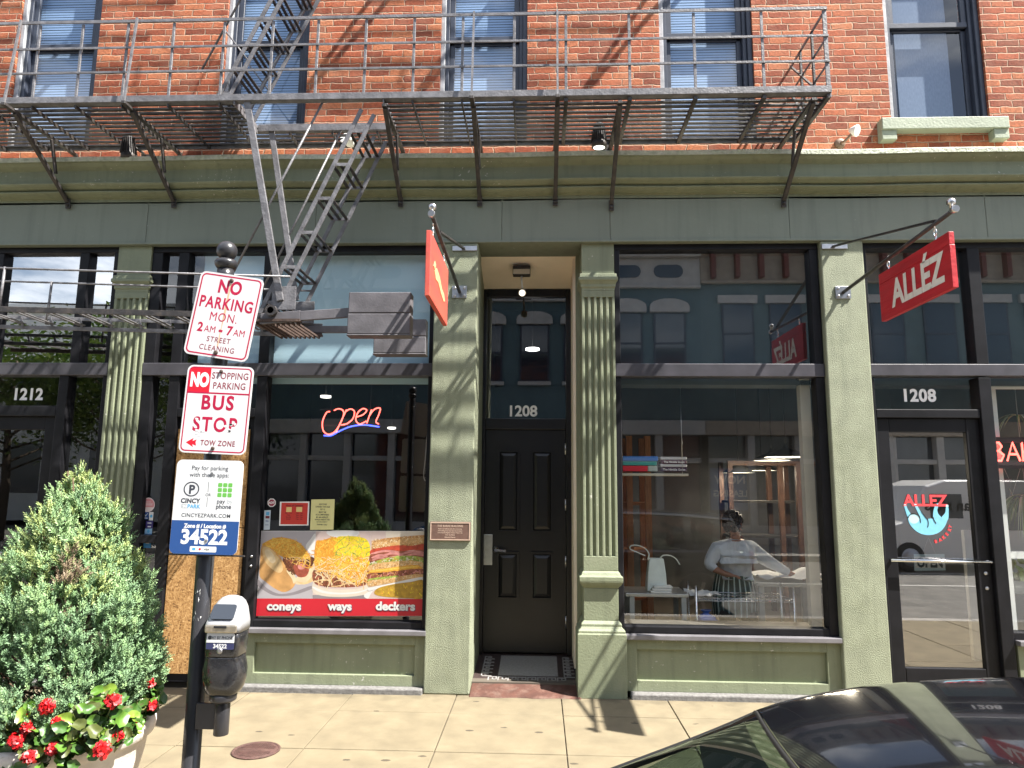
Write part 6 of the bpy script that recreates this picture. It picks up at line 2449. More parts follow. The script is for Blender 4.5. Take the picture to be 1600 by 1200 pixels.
for x__ in (650, 815):
    m.tube([W(1360 + x__ / 8, 760 + 845 / 8, Yo), W(1360 + 725 / 8, 760 + 640 / 8, Yo)], 0.0016, 5)
m.build("string", MATS["cord_grey"], OS)

# --- bronze plaque
q = W(703.5, 830, -0.006)
PQ = thing("plaque", q, "small bronze history plaque on the stuccoed pilaster beside the entrance", "plaque")
m = MB()
m.box(q.x - 0.172, q.x + 0.172, -0.016, 0.002, q.z - 0.078, q.z + 0.078)
pq = m.build("plate", mat("brown_bronze", (0.16, 0.095, 0.075), 0.5, metal=0.3, var=0.15, vscale=30), PQ, bevel=0.003)
m = MB()
fq = FX(q.x, -0.016, q.z)
m.ringprism(rrect(0.336, 0.148, 0.002, 2), rrect(0.320, 0.132, 0.002, 2), fq, 0.003, 0.003)
for s_, v, sz in (("THE BARKE BUILDING", 0.036, 0.024), ("Built in the Italianate style this corner shop", 0.016, 0.0125), ("and dwelling house was restored and placed", 0.0, 0.0125), ("on the National Register of Historic Places in the", -0.016, 0.0115), ("Over the Rhine", -0.034, 0.014), ("Historic District", -0.054, 0.015)):
    m.text(s_, fq, 0, v, sz, bold=0.0004, sx=0.92)
m.build("raised_lettering", mat("worn_bright_bronze", (0.62, 0.46, 0.36), 0.4, metal=0.3), pq)

# --- emergency light over the entrance
EL = thing("emergency_light", W(817, 430, 0.62), "black boxed emergency light with a small white lamp head over the dark entrance door", "lamp")
c = W(815, 428, 0.50)
m = MB()
m.box(c.x - 0.085, c.x + 0.085, c.y - 0.045, c.y + 0.045, c.z - 0.02, c.z + 0.075)
m.build("housing", M_iron_dk, EL, bevel=0.01)
m = MB()
m.box(c.x - 0.08, c.x + 0.08, c.y - 0.049, c.y - 0.046, c.z - 0.015, c.z + 0.035)
m.build("front_cover", mat("pale_cover", (0.55, 0.5, 0.42), 0.5), EL, bevel=0.002)
c2 = W(816, 457, 0.50)
m = MB()
m.tube([(c.x, c.y, c.z - 0.02), (c2.x, c2.y, c2.z + 0.04)], 0.009, 8)
m.lathe([(0.01, -0.03), (0.032, -0.02), (0.036, 0.02), (0.03, 0.026)], (c2.x, c2.y, c2.z), 18, (0, -0.8, -0.4))
m.build("lamp_head", M_white, EL)
m = MB()
m.lathe([(0.029, 0.0265), (0.029, 0.028)], (c2.x, c2.y, c2.z), 18, (0, -0.8, -0.4))
m.build("lens", mat("frosted_lens", (0.75, 0.70, 0.6), 0.4, emit=(1.0, 0.85, 0.6), estr=0.7), EL)

# ------------------------------------------------------------------ the parked car
M_paint = mat("black_car_paint", (0.006, 0.006, 0.008), 0.12, coat=1.0, spec=0.5, var=0.2, vscale=300)
M_trim = mat("black_car_rubber", (0.012, 0.012, 0.012), 0.6)
M_tyre = mat("tyre_rubber", (0.02, 0.02, 0.02), 0.85, bump=0.4, bscale=60)
M_seat = mat("dark_car_upholstery", (0.025, 0.025, 0.028), 0.8, var=0.3, vscale=60)
G_car = glass_mat("car_glass", 2.2, 0.06, (0.42, 0.52, 0.47))
CY = -5.0
CAR = thing("parked_car", (0.9, CY, -0.15), "glossy black hatchback with a bright windscreen parked at the kerb in front of the bakery", "car")
ROOF = [(0.36, 1.205), (0.45, 1.25), (0.56, 1.28), (0.68, 1.30), (0.82, 1.313), (0.96, 1.32), (1.15, 1.322), (1.6, 1.315), (2.1, 1.295), (2.6, 1.262), (2.86, 1.235)]


def roofz(x):
    for i in range(len(ROOF) - 1):
        if x <= ROOF[i + 1][0] or i == len(ROOF) - 2:
            (xa_, za), (xb_, zb_) = ROOF[i], ROOF[i + 1]
            p0, p3 = ROOF[max(i - 1, 0)], ROOF[min(i + 2, len(ROOF) - 1)]
            h = xb_ - xa_
            m0 = (zb_ - p0[1]) / (xb_ - p0[0])
            m1 = (p3[1] - za) / (p3[0] - xa_)
            t = max(0.0, min(1.0, (x - xa_) / h))
            return (2 * t ** 3 - 3 * t * t + 1) * za + (t ** 3 - 2 * t * t + t) * h * m0 + (-2 * t ** 3 + 3 * t * t) * zb_ + (t ** 3 - t * t) * h * m1


def seam(v):
    return 0.455 - 0.055 * (1 - abs(v) ** 2.2)


RH = 0.60
def rp(x, v):
    """roof surface"""
    e = max(0.0, abs(v) - 0.86) / 0.14
    return Vector((x, CY + v * RH, roofz(x) + 0.045 * (1 - v * v) - 0.022 * e * e))


NV = 40
m = MB()
m.smooth = True
NXr = 40
g0 = len(m.v)
for i in range(NXr + 1):
    t = i / NXr
    for j in range(NV + 1):
        v = -1 + 2 * j / NV
        x0 = seam(v)
        x = x0 + (2.86 - x0) * (t ** 1.15)
        m.v.append(rp(x, v))
for i in range(NXr):
    for j in range(NV):
        a = g0 + i * (NV + 1) + j
        m.face((a, a + 1, a + NV + 2, a + NV + 1))
m.build("roof", M_paint, CAR)


def cowl(v):
    return Vector((-0.42 - 0.16 * (1 - v * v), CY + v * 0.70, 0.80 + 0.03 * (1 - v * v)))


def ws(s, v):
    a = rp(seam(v), v) + Vector((-0.006, 0, -0.006))
    b = cowl(v)
    p = a.lerp(b, s)
    p.z += 0.02 * math.sin(math.pi * s) ** 2
    return p


m = MB()
m.smooth = True
g0 = len(m.v)
for i in range(25):
    for j in range(NV + 1):
        m.v.append(ws(i / 24, (-1 + 2 * j / NV) * 0.99))
for i in range(24):
    for j in range(NV):
        a = g0 + i * (NV + 1) + j
        m.face((a, a + NV + 1, a + NV + 2, a + 1))
m.build("windscreen", G_car, CAR)
# black ceramic band round the windscreen, pillars, seam strip
m = MB()
m.smooth = True
for sgn in (1, -1):
    pts = [ws(k / 24, sgn * 0.99) for k in range(25)]
    m.tube([rp(seam(1) + 0.03, sgn * 0.99) + Vector((0, 0, -0.006))] + [p + Vector((0, 0, -0.004)) for p in pts], 0.0095, 8)
m.tube([rp(seam(-1 + 2 * j / NV), -1 + 2 * j / NV) + Vector((-0.003, 0, -0.007)) for j in range(NV + 1)], 0.0055, 6)
m.build("windscreen_trim", M_trim, CAR)
m = MB()
g0 = len(m.v)
for i in range(7):
    for j in range(NV + 1):
        v = (-1 + 2 * j / NV) * 0.97
        m.v.append(ws(0.03 + 0.10 * (i / 6) * (1.0), v) + Vector((0.004, 0, -0.006)))
for i in range(6):
    for j in range(NV):
        a = g0 + i * (NV + 1) + j
        m.face((a, a + NV + 1, a + NV + 2, a + 1))
m.build("shade_band", mat("dotted_black_band", (0.02, 0.02, 0.022), 0.5), CAR)
for sgn in (1, -1):
    m = MB()
    m.tube([rp(x, sgn * 0.99) + Vector((0, sgn * 0.010, -0.012)) for x in [0.46 + 0.08 * k for k in range(30)]], 0.010, 8)
    m.build("drip_rail", M_trim, CAR)
    m = MB()
    m.tube([rp(0.9, sgn * 0.9) + Vector((0, 0, 0.004)), rp(1.0, sgn * 0.9) + Vector((0, 0, 0.03)), rp(1.9, sgn * 0.9) + Vector((0, 0, 0.03)), rp(2.5, sgn * 0.9) + Vector((0, 0, 0.03)), rp(2.6, sgn * 0.9) + Vector((0, 0, 0.004))], 0.010, 8) if False else None
# sides of the cabin: windows and pillars
BELT = 0.80
def side_pt(x, s, sgn):
    """s = 0 at the roof edge, 1 at the belt line"""
    xr = max(0.455, min(2.86, x))
    top = rp(xr, sgn * 0.995) + Vector((0, 0, -0.02))
    top.x = x
    if x < 0.455:
        k = (0.455 - x) / 0.875
        top.z = 1.23 + (0.80 - 1.23) * k
    bot = Vector((x, CY + sgn * 0.80, BELT))
    p = top.lerp(bot, s)
    p.y += sgn * 0.02 * math.sin(math.pi * s)
    return p


for sgn in (1, -1):
    for (x0, x1, gl) in ((-0.05, 0.62, True), (0.62, 0.70, False), (0.70, 1.38, True), (1.38, 1.48, False), (1.48, 2.12, True), (2.12, 2.22, False), (2.22, 2.66, True), (2.66, 2.88, False)):
        m = MB()
        n_ = 8
        g0 = len(m.v)
        for i in range(n_ + 1):
            for j in range(7):
                m.v.append(side_pt(x0 + (x1 - x0) * i / n_, j / 6, sgn) + Vector((0, sgn * (0.0 if gl else 0.004), 0)))
        for i in range(n_):
            for j in range(6):
                a = g0 + i * 7 + j
                m.face((a, a + 1, a + 8, a + 7))
        m.smooth = True
        m.build("side_window" if gl else "pillar", G_car if gl else M_trim, CAR)
# tail of the cabin
m = MB()
g0 = len(m.v)
for i in range(9):
    for j in range(21):
        v = -1 + 2 * j / 20
        a = rp(2.86, v)
        b = Vector((3.05, CY + v * 0.78, BELT))
        p = a.lerp(b, i / 8)
        p.x += 0.05 * (1 - v * v)
        m.v.append(p)
for i in range(8):
    for j in range(20):
        a = g0 + i * 21 + j
        m.face((a, a + 1, a + 22, a + 21))
m.build("rear_window", G_car, CAR)
# lower body
m = MB()
m.smooth = True
sts = [(-1.42, 0.55, 0.10, 0.42), (-1.36, 0.70, 0.06, 0.52), (-1.1, 0.83, 0.04, 0.64), (-0.7, 0.865, 0.04, 0.73), (-0.42, 0.872, 0.04, 0.785), (0.0, 0.875, 0.04, BELT), (0.7, 0.878, 0.04, BELT), (1.5, 0.878, 0.04, BELT + 0.01), (2.3, 0.872, 0.04, BELT + 0.015), (2.8, 0.85, 0.06, BELT + 0.01), (3.04, 0.80, 0.10, BELT), (3.10, 0.70, 0.16, 0.70)]
rings = []
for x, wv, zb_, zt_ in sts:
    half = [(wv * 0.80, zb_), (wv * 0.97, zb_ + 0.06), (wv, zb_ + 0.22), (wv * 0.995, zt_ - 0.22), (wv * 0.975, zt_ - 0.07), (wv * 0.93, zt_ - 0.015), (wv * 0.85, zt_), (wv * 0.5, zt_ + (0.035 if x < -0.3 else -0.02)), (0, zt_ + (0.05 if x < -0.3 else -0.03))]
    ring = [(x, CY + y, z) for y, z in half] + [(x, CY - y, z) for y, z in half[-2::-1]]
    rings.append(ring)
m.loft(rings)
body = m.build("body", M_paint, CAR)
sb = body.modifiers.new("s", 'SUBSURF')
sb.levels = 2
sb.render_levels = 2
for x in (-0.82, 2.28):
    for sgn in (1, -1):
        m = MB()
        yo = CY + sgn * 0.80
        m.lathe([(0.20, -0.09), (0.30, -0.10), (0.325, -0.07), (0.325, 0.07), (0.30, 0.10), (0.20, 0.09)], (x, yo, 0.175), 40, (0, 1, 0))
        wh = m.build("wheel", M_tyre, CAR)
        m = MB()
        m.lathe([(0.2, -0.03), (0.21, 0.085 * 1)], (x, yo, 0.175), 40, (0, sgn, 0))
        for k in range(5):
            a = 2 * math.pi * k / 5
            m.bar((x, yo + sgn * 0.08, 0.175), (x + 0.195 * math.cos(a), yo + sgn * 0.088, 0.175 + 0.195 * math.sin(a)), 0.05, 0.02, (0, 1, 0))
        m.build("rim", M_alu, wh)
for sgn in (1, -1):
    m = MB()
    m.smooth = True
    c = Vector((-0.02, CY + sgn * 0.96, 0.84))
    m.loft([[(c.x + dx_, c.y + sgn * 0.09 * math.cos(a) * s_, c.z + 0.065 * math.sin(a) * s_) for a in [2 * math.pi * k / 14 for k in range(14)]] for dx_, s_ in ((-0.06, 0.4), (-0.04, 0.8), (0.0, 1.0), (0.04, 1.0))])
    m.bar((c.x, c.y - sgn * 0.06, c.z - 0.04), (c.x, CY + sgn * 0.80, 0.79), 0.04, 0.02)
    m.build("side_mirror", M_paint, CAR)
    m = MB()
    m.smooth = True
    m.loft([[(-1.33 + dx_, CY + sgn * (0.56 + 0.14 * math.cos(a) * s_), 0.47 + 0.06 * math.sin(a) * s_) for a in [2 * math.pi * k / 16 for k in range(16)]] for dx_, s_ in ((0.1, 1.0), (-0.03, 1.0), (-0.055, 0.7))])
    m.build("headlight", mat("clear_lamp", (0.6, 0.62, 0.65), 0.1, coat=0.8), CAR)
    m = MB()
    m.box(3.03, 3.10, CY + sgn * 0.72 - 0.08, CY + sgn * 0.72 + 0.04, 0.5, 0.78)
    m.build("tail_light", mat("tail_red", (0.25, 0.01, 0.01), 0.15, coat=0.8), CAR, bevel=0.02)
# cabin: dash, seats, wheel
m = MB()
m.loft([[(-0.5, CY + y, 0.80 + 0.0) for y in (-0.6, 0.6)] + [(-0.5, CY + y, 0.5) for y in (0.6, -0.6)], [(-0.1, CY + y, 0.865) for y in (-0.66, 0.66)] + [(-0.1, CY + y, 0.5) for y in (0.66, -0.66)], [(0.06, CY + y, 0.81) for y in (-0.66, 0.66)] + [(0.1, CY + y, 0.5) for y in (0.66, -0.66)]])
m.build("dashboard", M_seat, CAR, bevel=0.03, seg=3)
for x in (0.75, 1.65):
    for y in (-0.37, 0.37):
        m = MB()
        m.box(x, x + 0.5, CY + y - 0.24, CY + y + 0.24, 0.32, 0.46)
        m.loft([[(x + 0.42, CY + y - 0.22, 0.44), (x + 0.55, CY + y - 0.22, 0.44), (x + 0.55, CY + y + 0.22, 0.44), (x + 0.42, CY + y + 0.22, 0.44)], [(x + 0.58, CY + y - 0.2, 1.0), (x + 0.68, CY + y - 0.2, 1.0), (x + 0.68, CY + y + 0.2, 1.0), (x + 0.58, CY + y + 0.2, 1.0)]])
        m.box(x + 0.6, x + 0.69, CY + y - 0.12, CY + y + 0.12, 1.02, 1.18)
        m.build("seat", M_seat, CAR, bevel=0.03, seg=3)
m = MB()
c, ax1, ax2 = Vector((0.22, CY - 0.37, 0.84)), Vector((0, 1, 0)), Vector((0.4, 0, 0.9)).normalized()
m.tube([c + ax1 * 0.18 * math.cos(2 * math.pi * k / 28) + ax2 * 0.18 * math.sin(2 * math.pi * k / 28) for k in range(29)], 0.014, 8)
m.bar(c - ax1 * 0.17, c + ax1 * 0.17, 0.02, 0.05, (0.4, 0, 0.9))
m.build("steering_wheel", M_trim, CAR)

# ------------------------------------------------------------------ inside the bakery
# steel prep table with a tote bag and folded boxes
TA, TB = XX(977, 928, 0.62), XX(1075, 925, 0.62)
zt = ZZ(1020, 928, 0.58)
M_stain = mat("stainless_top", (0.55, 0.56, 0.55), 0.35, metal=0.7, var=0.15, vscale=10)
M_palewood = mat("pale_grey_legs", (0.45, 0.45, 0.42), 0.5, var=0.1, vscale=10)
T = thing("table", ((TA + TB) / 2, 0.8, 0.06), "small steel topped table with pale legs just inside the bakery window's lower corner", "table")
m = MB()
m.box(TA, TB, 0.60, 1.05, zt - 0.03, zt)
m.build("tabletop", M_stain, T, bevel=0.004)
for x in (TA + 0.06, TB - 0.04):
    for y in (0.63, 1.01):
        m = MB()
        m.box(x - 0.022, x + 0.022, y - 0.022, y + 0.022, 0.06, zt - 0.03)
        m.build("leg", M_palewood, T)
M_tote = mat("white_tote_plastic", (0.78, 0.84, 0.80), 0.5, var=0.06, vscale=10)
bx0, bx1, bzt = XX(1009, 900, 0.78), XX(1040, 900, 0.78), ZZ(1025, 872, 0.78)
T = thing("tote_bag", ((bx0 + bx1) / 2, 0.78, zt), "white tote bag with two looping handles standing on the steel table", "bag")
m = MB()
m.loft([[(bx0, 0.70, zt + 0.002), (bx1, 0.70, zt + 0.002), (bx1, 0.86, zt + 0.002), (bx0, 0.86, zt + 0.002)], [(bx0 + 0.01, 0.72, (zt + bzt) / 2), (bx1 - 0.005, 0.71, (zt + bzt) / 2), (bx1 - 0.005, 0.85, (zt + bzt) / 2), (bx0 + 0.01, 0.84, (zt + bzt) / 2)], [(bx0 + 0.03, 0.74, bzt), (bx1 - 0.02, 0.74, bzt), (bx1 - 0.02, 0.82, bzt), (bx0 + 0.03, 0.82, bzt)]])
m.build("sack", M_tote, T, bevel=0.01, seg=3)
for pts in ([(1012, 874), (1014, 866), (1008, 857), (996, 852), (986, 853), (985, 858), (996, 863), (1008, 868)], [(1030, 874), (1036, 868), (1047, 868), (1056, 873), (1062, 882)]):
    m = MB()
    c3 = [W(x, y, 0.76) for x, y in crom(pts)]
    for a, b in zip(c3, c3[1:]):
        m.bar(a, b, 0.008, 0.03, (0, 1, 0))
    m.build("handle", M_tote, T)
T = thing("folded_towels", W(1032, 915, 0.68), "little stack of white folded towels on the steel table in front of the tote bag", "towels")
for k in range(3):
    m = MB()
    a = XX(1015 + k * 3, 915, 0.66)
    m.box(a, a + 0.19 - k * 0.01, 0.60 + 0.012 * k, 0.74, zt + 0.001 + k * 0.021, zt + 0.02 + k * 0.021)
    m.build("towel", M_white, T, bevel=0.008, seg=3)
# hanging book shelf
zs_ = ZZ(1020, 740, 0.55)
xa, xb = XX(973, 740, 0.5), XX(1073, 740, 0.5)
T = thing("hanging_shelf", ((xa + xb) / 2, 0.55, zs_), "short pale shelf hung on thin wires across the bakery window with books on it", "shelf")
m = MB()
m.box(xa - 0.02, xb, 0.42, 0.68, zs_ - 0.022, zs_)
m.build("board", M_creamwood, T, bevel=0.003)
for x in (xb - 0.02,):
    m = MB()
    m.tube([(x - 0.03, 0.44, zs_), (x - 0.03, 0.44, 2.62)], 0.003, 6)
    m.build("wire", M_steel, T)
def book(px0, px1, py0, py1, cover, label, title=None, tcol=None):
    x0, x1 = XX(px0, py0, 0.46), XX(px1, py0, 0.46)
    z0, z1 = ZZ(px0, py1, 0.46), ZZ(px0, py0, 0.46)
    T = thing("book", ((x0 + x1) / 2, 0.5, z0), label, "book", "books lying on the hanging shelf")
    m = MB()
    m.box(x0, x1, 0.455, 0.64, z0 + 0.001, z1 - 0.001)
    o = m.build("cover", cover, T, bevel=0.003)
    m = MB()
    m.box(x1 - 0.002, x1 + 0.001, 0.46, 0.635, z0 + 0.005, z1 - 0.005)
    m.build("pages", M_white, T)
    if title:
        m = MB()
        m.text(title, FX((x0 + x1) / 2, 0.455, (z0 + z1) / 2), 0, -(z1 - z0) * 0.28, (z1 - z0) * 0.75, bold=0.0008, sx=0.95)
        m.build("lettering", tcol or M_white, o)


bk = lambda n, c_: mat("book_" + n, c_, 0.4)
book(973, 1028, 712.5, 720, bk("blue", (0.05, 0.20, 0.60)), "blue book topmost on the left pile of the hanging shelf")
book(973, 1026, 720.5, 727, bk("teal", (0.06, 0.36, 0.34)), "teal book lying between the blue and the red ones on the hanging shelf")
book(973, 1012, 727.5, 736.5, bk("red", (0.75, 0.03, 0.05)), "red book at the bottom of the left pile on the hanging shelf")
book(1012.8, 1027, 727.5, 736.5, bk("pale", (0.50, 0.55, 0.50)), "pale book end beside the red book on the hanging shelf")
book(1032, 1073, 713.5, 718, bk("white", (0.6, 0.6, 0.62)), "white spined book topmost on the right pile of the hanging shelf")
book(1033, 1073, 718.5, 724.5, bk("plum", (0.09, 0.02, 0.05)), "upper plum book with white title on the right pile of the hanging shelf", "The Nimble Guest")
book(1032, 1073, 725, 729.5, bk("white2", (0.58, 0.58, 0.6)), "white spined book between the two plum books on the hanging shelf")
book(1033, 1073, 730, 736.5, bk("navy", (0.05, 0.015, 0.06)), "lowest plum book with white title on the right pile of the hanging shelf", "The Nimble Guest")
# wooden uprights of the racks at the back
M_orwood = mat("orange_pine", (0.42, 0.18, 0.08), 0.6, var=0.2, vscale=12, stretch=(8, 8, 1))  # lighter copy, colour raised to make up for distance from the lamps
T = thing("wooden_rack", (XX(1000, 800, 1.7), 1.9, 0.06), "orange pine storage rack behind the bakery's steel table", "rack")
m = MB()
for px in (984, 1013):
    x = XX(px, 780, 1.7)
    m.box(x - 0.032, x + 0.032, 1.68, 1.74, 0.06, 2.25)
    m.box(x - 0.032, x + 0.032, 2.1, 2.16, 0.06, 2.25)
m.build("uprights", M_orwood, T)
for z in (0.5, 1.0, 1.5, 2.0):
    m = MB()
    m.box(XX(960, 780, 1.7), XX(1016, 780, 1.7), 1.75, 2.1, z, z + 0.03)
    m.build("shelf", M_orwood, T)
M_dkwood = mat("dimmed_orange_pine", (0.07, 0.03, 0.016), 0.6, var=0.2, vscale=12, stretch=(8, 8, 1))  # same pine darkened, its dimness near the lamps put into the colour
T = thing("wooden_rack", (XX(1230, 800, 3.4), 3.6, 0.06), "far orange framed display rack behind the stooping person", "rack")
m = MB()
for px in (1143, 1222, 1250):
    x = XX(px, 800, 3.4)
    m.box(x - 0.03, x + 0.03, 3.38, 3.44, 0.06, 2.05)
    m.box(x - 0.03, x + 0.03, 3.85, 3.91, 0.06, 2.05)
m.box(XX(1143, 800, 3.4) - 0.03, XX(1250, 800, 3.4) + 0.3, 3.375, 3.43, 1.99, 2.05)
m.build("frame", M_dkwood, T)
for z in (0.55, 1.05, 1.5):
    m = MB()
    m.box(XX(1143, 800, 3.4), XX(1262, 800, 3.4), 3.45, 3.85, z, z + 0.03)
    m.build("shelf", M_dark, T)
# wire rack with tray in front of the person
zr = ZZ(1180, 935, 0.62)
xa, xb = XX(1088, 940, 0.6), XX(1241, 940, 0.6)
T = thing("wire_rack", ((xa + xb) / 2, 0.8, 0.06), "chrome wire rack standing low behind the bakery window between two bright posts", "rack")
for x in (xa, xb):
    for y in (0.6, 0.95):
        m = MB()
        m.tube([(x, y, 0.06), (x, y, ZZ(1088, 915, 0.6))], 0.011, 8)
        m.build("post", M_chrome, T)
m = MB()
for zz_ in (zr, 0.40):
    for y in (0.6, 0.95):
        m.tube([(xa, y, zz_), (xb, y, zz_)], 0.004, 6)
        m.tube([(xa, y, zz_ - 0.025), (xb, y, zz_ - 0.025)], 0.004, 6)
    k = 0
    x = xa
    while x < xb:
        m.tube([(x, 0.6, zz_), (x, 0.95, zz_)], 0.0025, 5)
        m.tube([(x, 0.6, zz_), (x + 0.02, 0.6, zz_ - 0.025), (x + 0.04, 0.6, zz_)], 0.0025, 5)
        x += 0.04
m.build("wire_shelf", M_chrome, T)
T = thing("newspaper", W(1105, 924, 0.7), "crumpled white sheet lying on the wire rack beside the left bright post", "paper")
m = MB()
rs = random.Random(8)
nx, ny = 9, 7
a0, a1 = XX(1078, 925, 0.6), XX(1128, 925, 0.6)
g0 = len(m.v)
for i in range(nx):
    for j in range(ny):
        m.v.append(Vector((a0 + (a1 - a0) * i / (nx - 1), 0.60 + 0.3 * j / (ny - 1), zr + 0.012 + rs.uniform(0, 0.03))))
for i in range(nx - 1):
    for j in range(ny - 1):
        a = g0 + i * ny + j
        m.face((a, a + 1, a + ny + 1, a + ny))
m.build("sheet", M_white, T)
T = thing("plastic_bag", W(1103, 962, 0.68), "knotted blue plastic bag on the bottom shelf of the wire rack", "bag")
m = MB()
m.smooth = True
c = W(1103, 965, 0.68)
rs = random.Random(4)
rings = []
for z, r in ((-0.06, 0.06), (-0.05, 0.085), (-0.02, 0.095), (0.01, 0.08), (0.03, 0.045), (0.04, 0.02), (0.055, 0.035), (0.07, 0.05)):
    rings.append([(c.x + r * (1 + rs.uniform(-0.18, 0.18)) * math.cos(2 * math.pi * k / 16), c.y + 0.8 * r * (1 + rs.uniform(-0.18, 0.18)) * math.sin(2 * math.pi * k / 16), c.z + z) for k in range(16)])
m.loft(rings)
m.build("sack", mat("blue_plastic", (0.07, 0.16, 0.52), 0.25, var=0.2, vscale=20), T)
T = thing("baking_tray", W(1180, 970, 0.75), "shallow baking tray with rounded corners on the lowest shelf of the wire rack", "tray")
m = MB()
c = W(1185, 972, 0.75)
zt2 = 0.432
ft_ = frame((c.x + 0.06, 0.78, zt2), (1, 0, 0), (0, 1, 0))
m.prism(rrect(0.62, 0.30, 0.05), ft_, 0.0, 0.006)
m.ringprism(rrect(0.64, 0.32, 0.06), rrect(0.62, 0.30, 0.05), ft_, 0.02, 0.026)
m.build("pan", M_stain, T)
# work table at the right with a white cloth heap
xa, xb = XX(1185, 905, 1.1), 2.9
zt3 = ZZ(1240, 912, 1.1)
T = thing("table", ((xa + xb) / 2, 1.5, 0.06), "broad work table covered with crumpled white cloth under the person's outstretched arm", "table")
m = MB()
m.box(xa, xb, 1.15, 1.95, zt3 - 0.04, zt3)
m.build("tabletop", M_creamwood, T, bevel=0.004)
for x in (xa + 0.05, xb - 0.05):
    for y in (1.2, 1.9):
        m = MB()
        m.box(x - 0.025, x + 0.025, y - 0.025, y + 0.025, 0.06, zt3 - 0.04)
        m.build("leg", M_palewood, T)
T = thing("cloth", ((xa + xb) / 2, 1.4, zt3), "crumpled white cloth heaped on the work table inside the bakery", "cloth")
m = MB()
m.smooth = True
g0 = len(m.v)
nx, ny = 34, 22
for i in range(nx):
    for j in range(ny):
        x = xa + 0.04 + (xb - xa - 0.08) * i / (nx - 1)
        y = 1.17 + 0.6 * j / (ny - 1)
        z = zt3 + 0.008 + 0.035 * (1 + mnoise.noise(Vector((x * 9, y * 9, 2.1)))) + 0.07 * math.exp(-((x - XX(1262, 880, 1.3)) ** 2 / 0.02 + (y - 1.4) ** 2 / 0.03))
        m.v.append(Vector((x, y, z)))
for i in range(nx - 1):
    for j in range(ny - 1):
        a = g0 + i * ny + j
        m.face((a, a + 1, a + ny + 1, a + ny))
m.build("sheet", mat("white_linen", (0.66, 0.67, 0.70), 0.8, var=0.06, vscale=20), T)

# pendant lamps
M_shade = mat("enamel_shade", (0.09, 0.095, 0.10), 0.4)
M_glow = mat("lit_shade_inside", (0.8, 0.76, 0.66), 0.5, emit=(1.0, 0.84, 0.58), estr=1.1)
for (px, py, Y, r, lab) in ((1228, 714, 2.2, 0.235, "wide enamel pendant lamp nearest the bakery window"), (1206, 719.5, 2.7, 0.22, "wide enamel pendant lamp second back from the bakery window"), (1154, 738.5, 3.5, 0.205, "pendant lamp over the far rack furthest from the window"), (1190, 735, 4.2, 0.22, "faint pendant lamp against the bakery's back wall")):
    c = W(px, py, Y)
    T = thing("pendant_lamp", c, lab, "lamp", "pendant lamps in the bakery")
    m = MB()
    m.lathe([(0.02, 0.16), (0.03, 0.12), (0.06, 0.09), (r * 0.75, 0.045), (r, 0.0), (r + 0.004, -0.004)], c, 32, cap=False)
    m.build("shade", M_shade, T)
    m = MB()
    m.lathe([(0.0, 0.045), (r * 0.5, 0.04), (r * 0.97, 0.0)], c, 32, cap=False)
    m.build("glowing_inside", M_glow, T)
    pl_ = bpy.data.lights.new("lamp_bulb", 'POINT')
    pl_.energy = 16 if Y < 2.5 else 4
    pl_.color = (1.0, 0.86, 0.66)
    pl_.shadow_soft_size = 0.06
    po_ = bpy.data.objects.new("bulb_light", pl_)
    COL.objects.link(po_)
    po_.parent = T
    po_.location = (0, 0, -0.04)
    m = MB()
    m.tube([c + Vector((0, 0, 0.15)), (c.x, c.y, 4.0)], 0.006, 6)
    m.build("cord", M_black_flat, T)

# hanging plants in the bakery's end window
M_spid = [mat("spider_leaf_a", (0.42, 0.47, 0.26), 0.5), mat("spider_leaf_b", (0.16, 0.24, 0.08), 0.5), mat("spider_leaf_c", (0.60, 0.60, 0.46), 0.5)]
def spider(c, n, L_, seed, label, pot, hang_to, down=1.0):
    rs = random.Random(seed)
    T = thing("spider_plant", c, label, "hanging plant")
    m = MB()
    for k in range(n):
        a = rs.uniform(0, 2 * math.pi)
        out = Vector((math.cos(a), math.sin(a), 0))
        l_ = L_ * rs.uniform(0.5, 1.1)
        m.cur = rs.choice([0, 1, 2])
        pts = [c + out * (l_ * t) + Vector((0, 0, l_ * (0.55 * t - down * 1.2 * t * t))) for t in [q_ / 7 for q_ in range(8)]]
        sd_ = Vector((-out.y, out.x, 0))
        i = len(m.v)
        for q_, p in enumerate(pts):
            wv = 0.0075 * (1 - (q_ / 7) ** 2) + 0.0006
            m.v += [p - sd_ * wv, p + sd_ * wv]
        for q_ in range(7):
            m.face((i + 2 * q_, i + 2 * q_ + 1, i + 2 * q_ + 3, i + 2 * q_ + 2))
    m.build("leaves", M_spid, T)
    m = MB()
    if pot:
        m.lathe([(0.05, -0.16), (0.085, -0.15), (0.11, -0.02), (0.115, 0.0), (0.1, 0.0), (0.09, -0.03)], c, 24)
        m.build("pot", mat("charcoal_pot", (0.05, 0.05, 0.055), 0.6), T)
        m = MB()
        for k in range(3):
            a = 2 * math.pi * k / 3
            m.tube([c + Vector((0.11 * math.cos(a), 0.11 * math.sin(a), 0)), (c.x, c.y, c.z + 0.3)], 0.002, 4)
    m.tube([(c.x, c.y, c.z + (0.3 if pot else 0)), (c.x, c.y, hang_to)], 0.003, 5)
    m.build("cord", MATS["cord_grey"], T)


